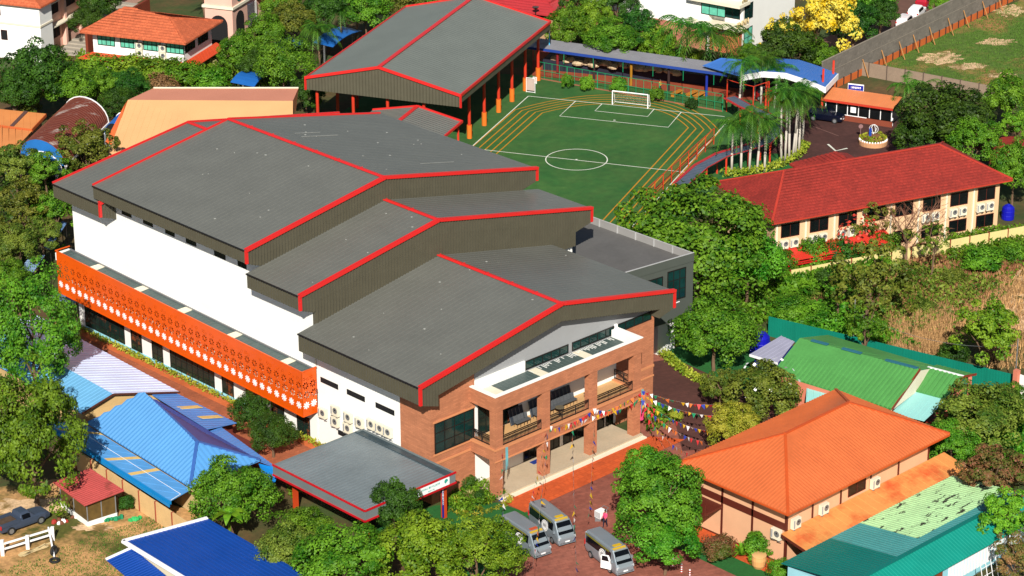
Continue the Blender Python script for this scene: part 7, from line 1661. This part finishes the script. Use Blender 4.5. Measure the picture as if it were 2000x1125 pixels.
# striped poles along the plaza edge, clay jar, cart
sp0 = None
for i, (u, v) in enumerate(((1232, 1062), (1247, 1072), (1267, 1083), (1283, 1092), (1299, 1098), (1314, 1108), (1331, 1119), (1347, 1130))):
    p = at(u, v)
    if sp0 is None:
        sp0 = thing('striped_pole', 'first red and white striped pole along plaza edge, counted from the cart', 'pole', tuple(p), 0, 'striped poles along the plaza edge')
        for k in range(8): mb = MB(); mb.tube((0, 0, k*.11), (0, 0, (k+1)*.11), .07, 8); obj('band', mb, white_paint if k % 2 else mat('pole_red', S(214, 40, 36), .5), sp0, local=True)
    else: dup(sp0, tuple(p), 0, f'{ORD[i]} red and white striped pole along plaza edge, counted from the cart')
jr = thing('clay_jar', 'large peach clay jar with lid beside the spiky plant', 'jar', tuple(at(1482, 1108)))
mb = MB(); mb.lathe([(.45, 0), (.62, .3), (.66, .8), (.6, 1.1), (.62, 1.15)], 20); obj('body', mb, mat('jar_clay', S(240, 178, 112), .7, 0, .06), jr, local=True); mb = MB(); mb.lathe([(.64, 1.15), (.64, 1.22), (.3, 1.28), (.06, 1.3)], 20); obj('lid', mb, mat('jar_lid', S(250, 196, 130), .7), jr, local=True)
ct_ = thing('hand_cart', 'white boxed hand cart in front of person in pink', 'cart', tuple(at(1173, 1016)))
mb = MB(); mb.box(-.42, .42, -.35, .35, .35, 1.0); obj('box', mb, white_paint, ct_, local=True)
mb = MB()
for k in range(5): mb.box(-.43, -.42, -.3+k*.13, -.24+k*.13, .4, .95)
mb.bar((.42, -.3, 1.0), (.7, -.3, 1.1), .04, .04); mb.bar((.42, .3, 1.0), (.7, .3, 1.1), .04, .04); mb.bar((.7, -.3, 1.1), (.7, .3, 1.1), .04, .04); obj('handle', mb, steel, ct_, local=True)
for y in (-.36, .36): mb = MB(); mb.tube((0, y-.03, .2), (0, y+.03, .2), .2, 12); obj('wheel', mb, rubber, ct_, local=True)
mb = MB(); mb.bar((-.35, 0, 0), (-.35, 0, .35), .05, .5); obj('stand', mb, steel, ct_, local=True)
# ------------------------------------------------------------------ people
def person(label, loc, rz, shirt, trousers, pose='walk', skirt=False):
    """one continuous skinned figure; clothing colours by height, hair as a child"""
    J = [(0, 0, .93), (0, 0, 1.12), (0, .01, 1.36), (0, .02, 1.48), (0, .03, 1.58), (0, .035, 1.68)]; E = [(0, 1), (1, 2), (2, 3), (3, 4), (4, 5)]; Rr_ = [.15, .135, .155, .06, .085, .075]
    def chain(root, pts, rad):
        k = root
        for p, r in zip(pts, rad): J.append(p); Rr_.append(r); E.append((k, len(J)-1)); k = len(J)-1
        return k
    st = .16 if pose == 'walk' else .04
    for s in (-1, 1):
        f = st*s
        k = chain(0, [(.1*s, .0, .86), (.1*s, f*.6+.04, .48), (.1*s, f*1.1-.03, .09), (.1*s, f*1.1+.12, .035)], [.1, .068, .045, .035])
        h = chain(2, [(.17*s, 0, 1.38), (.22*s, .03-f*.3, 1.12), (.2*s, .26 if pose == 'walk' else .06-f*.5, .98 if pose == 'walk' else .9)], [.06, .045, .032])
        for q in range(4): chain(h, [(.2*s+(q-1.5)*.018, (.30 if pose == 'walk' else .07-f*.5), (.95 if pose == 'walk' else .84)), (.2*s+(q-1.5)*.018, (.335 if pose == 'walk' else .08-f*.5), (.915 if pose == 'walk' else .79)-.008*(q % 2))], [.011, .008])
        chain(h, [(.165*s, .3 if pose == 'walk' else .1-f*.5, .96 if pose == 'walk' else .86)], [.011])
    chain(4, [(0, .115, 1.60), (0, .135, 1.585)], [.018, .012])
    me = bpy.data.meshes.new('person'); me.from_pydata(J, E, []); ob = bpy.data.objects.new('tmp', me); COL.objects.link(ob)
    m = ob.modifiers.new('skin', 'SKIN'); sv = me.skin_vertices[0].data
    for i, q in enumerate(Rr_): sv[i].radius = (q, q*(.75 if i in (0, 1, 2) else 1)); 
    sv[0].use_root = True
    s2 = ob.modifiers.new('sub', 'SUBSURF'); s2.levels = 1; s2.render_levels = 1
    dg = bpy.context.evaluated_depsgraph_get(); m2 = bpy.data.meshes.new_from_object(ob.evaluated_get(dg)); bpy.data.objects.remove(ob)
    m2.name = 'person'; skin = mat('skin_tone', S(176, 116, 84), .6)
    m2.materials.clear()
    for q in (skin, shirt, trousers, blackmetal): m2.materials.append(q)
    for f in m2.polygons:
        z = f.center.z; x = abs(f.center.x); f.use_smooth = True
        f.material_index = 3 if z < .08 else 2 if z < .95 and x < .19 else 1 if z < 1.44 and (x < .2 or z > 1.12) else 0
    t = thing('person', label, 'person', loc, rz); b = bpy.data.objects.new('body', m2); COL.objects.link(b); b.parent = t
    mb = MB(); rings = []
    for z, rr, yo in ((1.5, .085, -.02), (1.6, .1, .0), (1.7, .098, .01), (1.76, .07, .02), (1.785, .02, .02)): rings.append([(rr*math.cos(a), yo+rr*.95*math.sin(a)-.015, z) for a in [i*math.pi/6 for i in range(12)]])
    mb.loft(rings); obj('hair', mb, blackmetal, t, local=True, smooth=True)
    return t
pink = mat('pink_shirt', S(250, 80, 130, 1.3), .7); navyt = mat('dark_trousers', S(40, 34, 58), .8)
person('person in pink top and dark trousers pushing a white cart', tuple(at(1182, 1030)), math.radians(100), pink, navyt, 'walk')
person('person in pale top standing beneath the red tube frame', tuple(at(1431, 216)), math.radians(200), mat('pale_shirt', S(240, 226, 220), .7), navyt, 'stand')
person('person in yellow top walking behind the green fence', tuple(at(1289, 180)), math.radians(180), mat('yellow_shirt', S(226, 170, 50), .7), navyt, 'stand')
mb = MB(); p = at(1253, 838); mb.loft([[(p.x+.28*q*math.cos(a), p.y+.18*q*math.sin(a), z) for a in [i*math.pi/5 for i in range(10)]] for z, q in ((3.2, .3), (2.7, 1.0), (2.2, .7), (1.7, 1.1), (1.0, .8))]); tag(obj('pink_drape', mb, pink), 'hot pink cloth bundle hanging at the facade right corner', 'cloth')
for x, lbq in ((.75, 'pale teal ribbon hanging from the left end of balcony beam'), (18.45, 'pale teal ribbon hanging from the right end of balcony beam')):
    mb = MB(); r = random.Random(3)
    for k in range(3): y = -.14-k*.03; mb.poly([(x+k*.08, y, 4.95), (x+.09+k*.08, y, 4.95), (x+.06+k*.08, y-.05, 3.9), (x+.1+k*.08, y, 2.4+k*.3), (x+.02+k*.08, y-.01, 2.4+k*.3)])
    tag(obj('ribbon', mb, mat('ribbon_teal', S(120, 200, 210), .6)), lbq, 'ribbon')
mb = MB(); mb.box(6.7, 7.7, 2.3, 2.9, .301, .33); tag(obj('door_mat', mb, mat('mat_blue', S(30, 60, 150), .8)), 'blue door mat on the porch behind second column', 'mat')
# ------------------------------------------------------------------ bunting
FC = [mat('flag_'+n, c, .6, 0, 0) for n, c in (('red', S(232, 50, 56)), ('yellow', S(250, 200, 40)), ('blue', S(40, 66, 180)), ('green', S(24, 160, 110)), ('white', S(255, 250, 250, 1.25)), ('orange', S(246, 130, 60)))]
FM = []
for m in FC:
    me = bpy.data.meshes.new('flag'); me.from_pydata([(-.19, 0, 0), (.19, 0, 0), (.02, .05, -.5)], [], [(0, 1, 2)]); me.materials.append(m); FM.append(me)
cordm = mat('cord', S(190, 180, 170), .8)
def bunting(a, b, sag, n, label):
    a, b = Vector(a), Vector(b); t = thing('bunting_string', label, 'bunting', tuple(a), 0, 'strings of coloured triangular bunting'); f = lambda s: a.lerp(b, s)-Vector((0, 0, 4*sag*s*(1-s)))
    mb = MB()
    for i in range(12): mb.tube(f(i/12), f((i+1)/12), .006, 4)
    obj('cord', mb, cordm, t); az = math.atan2((b-a).y, (b-a).x)
    for i in range(n):
        p = f((i+.5)/n); o = bpy.data.objects.new('flag', rb.choice(FM)); COL.objects.link(o); o.parent = t; o.location = p-a; o.rotation_euler = (rb.gauss(0, .35), rb.gauss(0, .2), az+rb.gauss(0, .25)); k_ = rb.uniform(.8, 1.1); o.scale = (k_, k_, k_)
rb = random.Random(31)
hub = at(1125, 1140, 4.5)
B = [((6.0, -.15, 4.9), at(1030, 1000, 4.0)+Vector((0, 0, 0)), .4, 16, 'bunting string from second column running down toward the left van'),
 ((.3, -.15, 4.8), at(985, 1120, 4.2), .6, 18, 'leftmost bunting string from the first column over the left van roof'),
 ((6.1, -.15, 4.7), at(1040, 1110, 4.0), .8, 22, 'bunting string from second column over the middle van roof'),
 ((9.2, -.15, 4.8), at(1127, 1150, 3.6), .9, 26, 'long bunting string from mid balcony to the plaza bottom edge'),
 ((12.2, -.15, 4.7), at(1150, 1010, 3.0), .6, 14, 'bunting string from third column ending above the cart'),
 ((6.2, -.2, 4.9), (18.3, -.25, 4.7), .5, 24, 'bunting string along the balcony beam from second column to right end'),
 ((6.2, -.3, 5.3), (12.2, -.3, 5.2), .55, 16, 'bunting string over the middle balcony railing'),
 ((12.2, -.3, 5.0), (18.3, -.3, 4.3), .7, 16, 'bunting string between third and fourth columns hanging low'),
 ((18.4, -.2, 4.9), at(1408, 790, 3.4), .5, 20, 'topmost bunting string crossing the service road'),
 ((18.4, -.2, 4.5), at(1405, 813, 3.2), .5, 20, 'second bunting string crossing the service road'),
 ((18.4, -.2, 4.0), at(1385, 842, 3.0), .6, 18, 'third bunting string crossing the service road, lower than two others'),
 ((18.4, -.3, 3.6), at(1372, 862, 3.2), .7, 20, 'fourth bunting string toward the orange roof left slope'),
 ((18.3, -.3, 3.2), at(1345, 885, 3.4), .8, 18, 'lowest bunting string sagging above the orange pavers'),
 ((18.3, -.4, 4.6), at(1300, 880, 2.6), .5, 12, 'short bunting string at the facade right corner')]
for a, b, s, n, lbq in B: bunting(a, b, s, n, lbq)
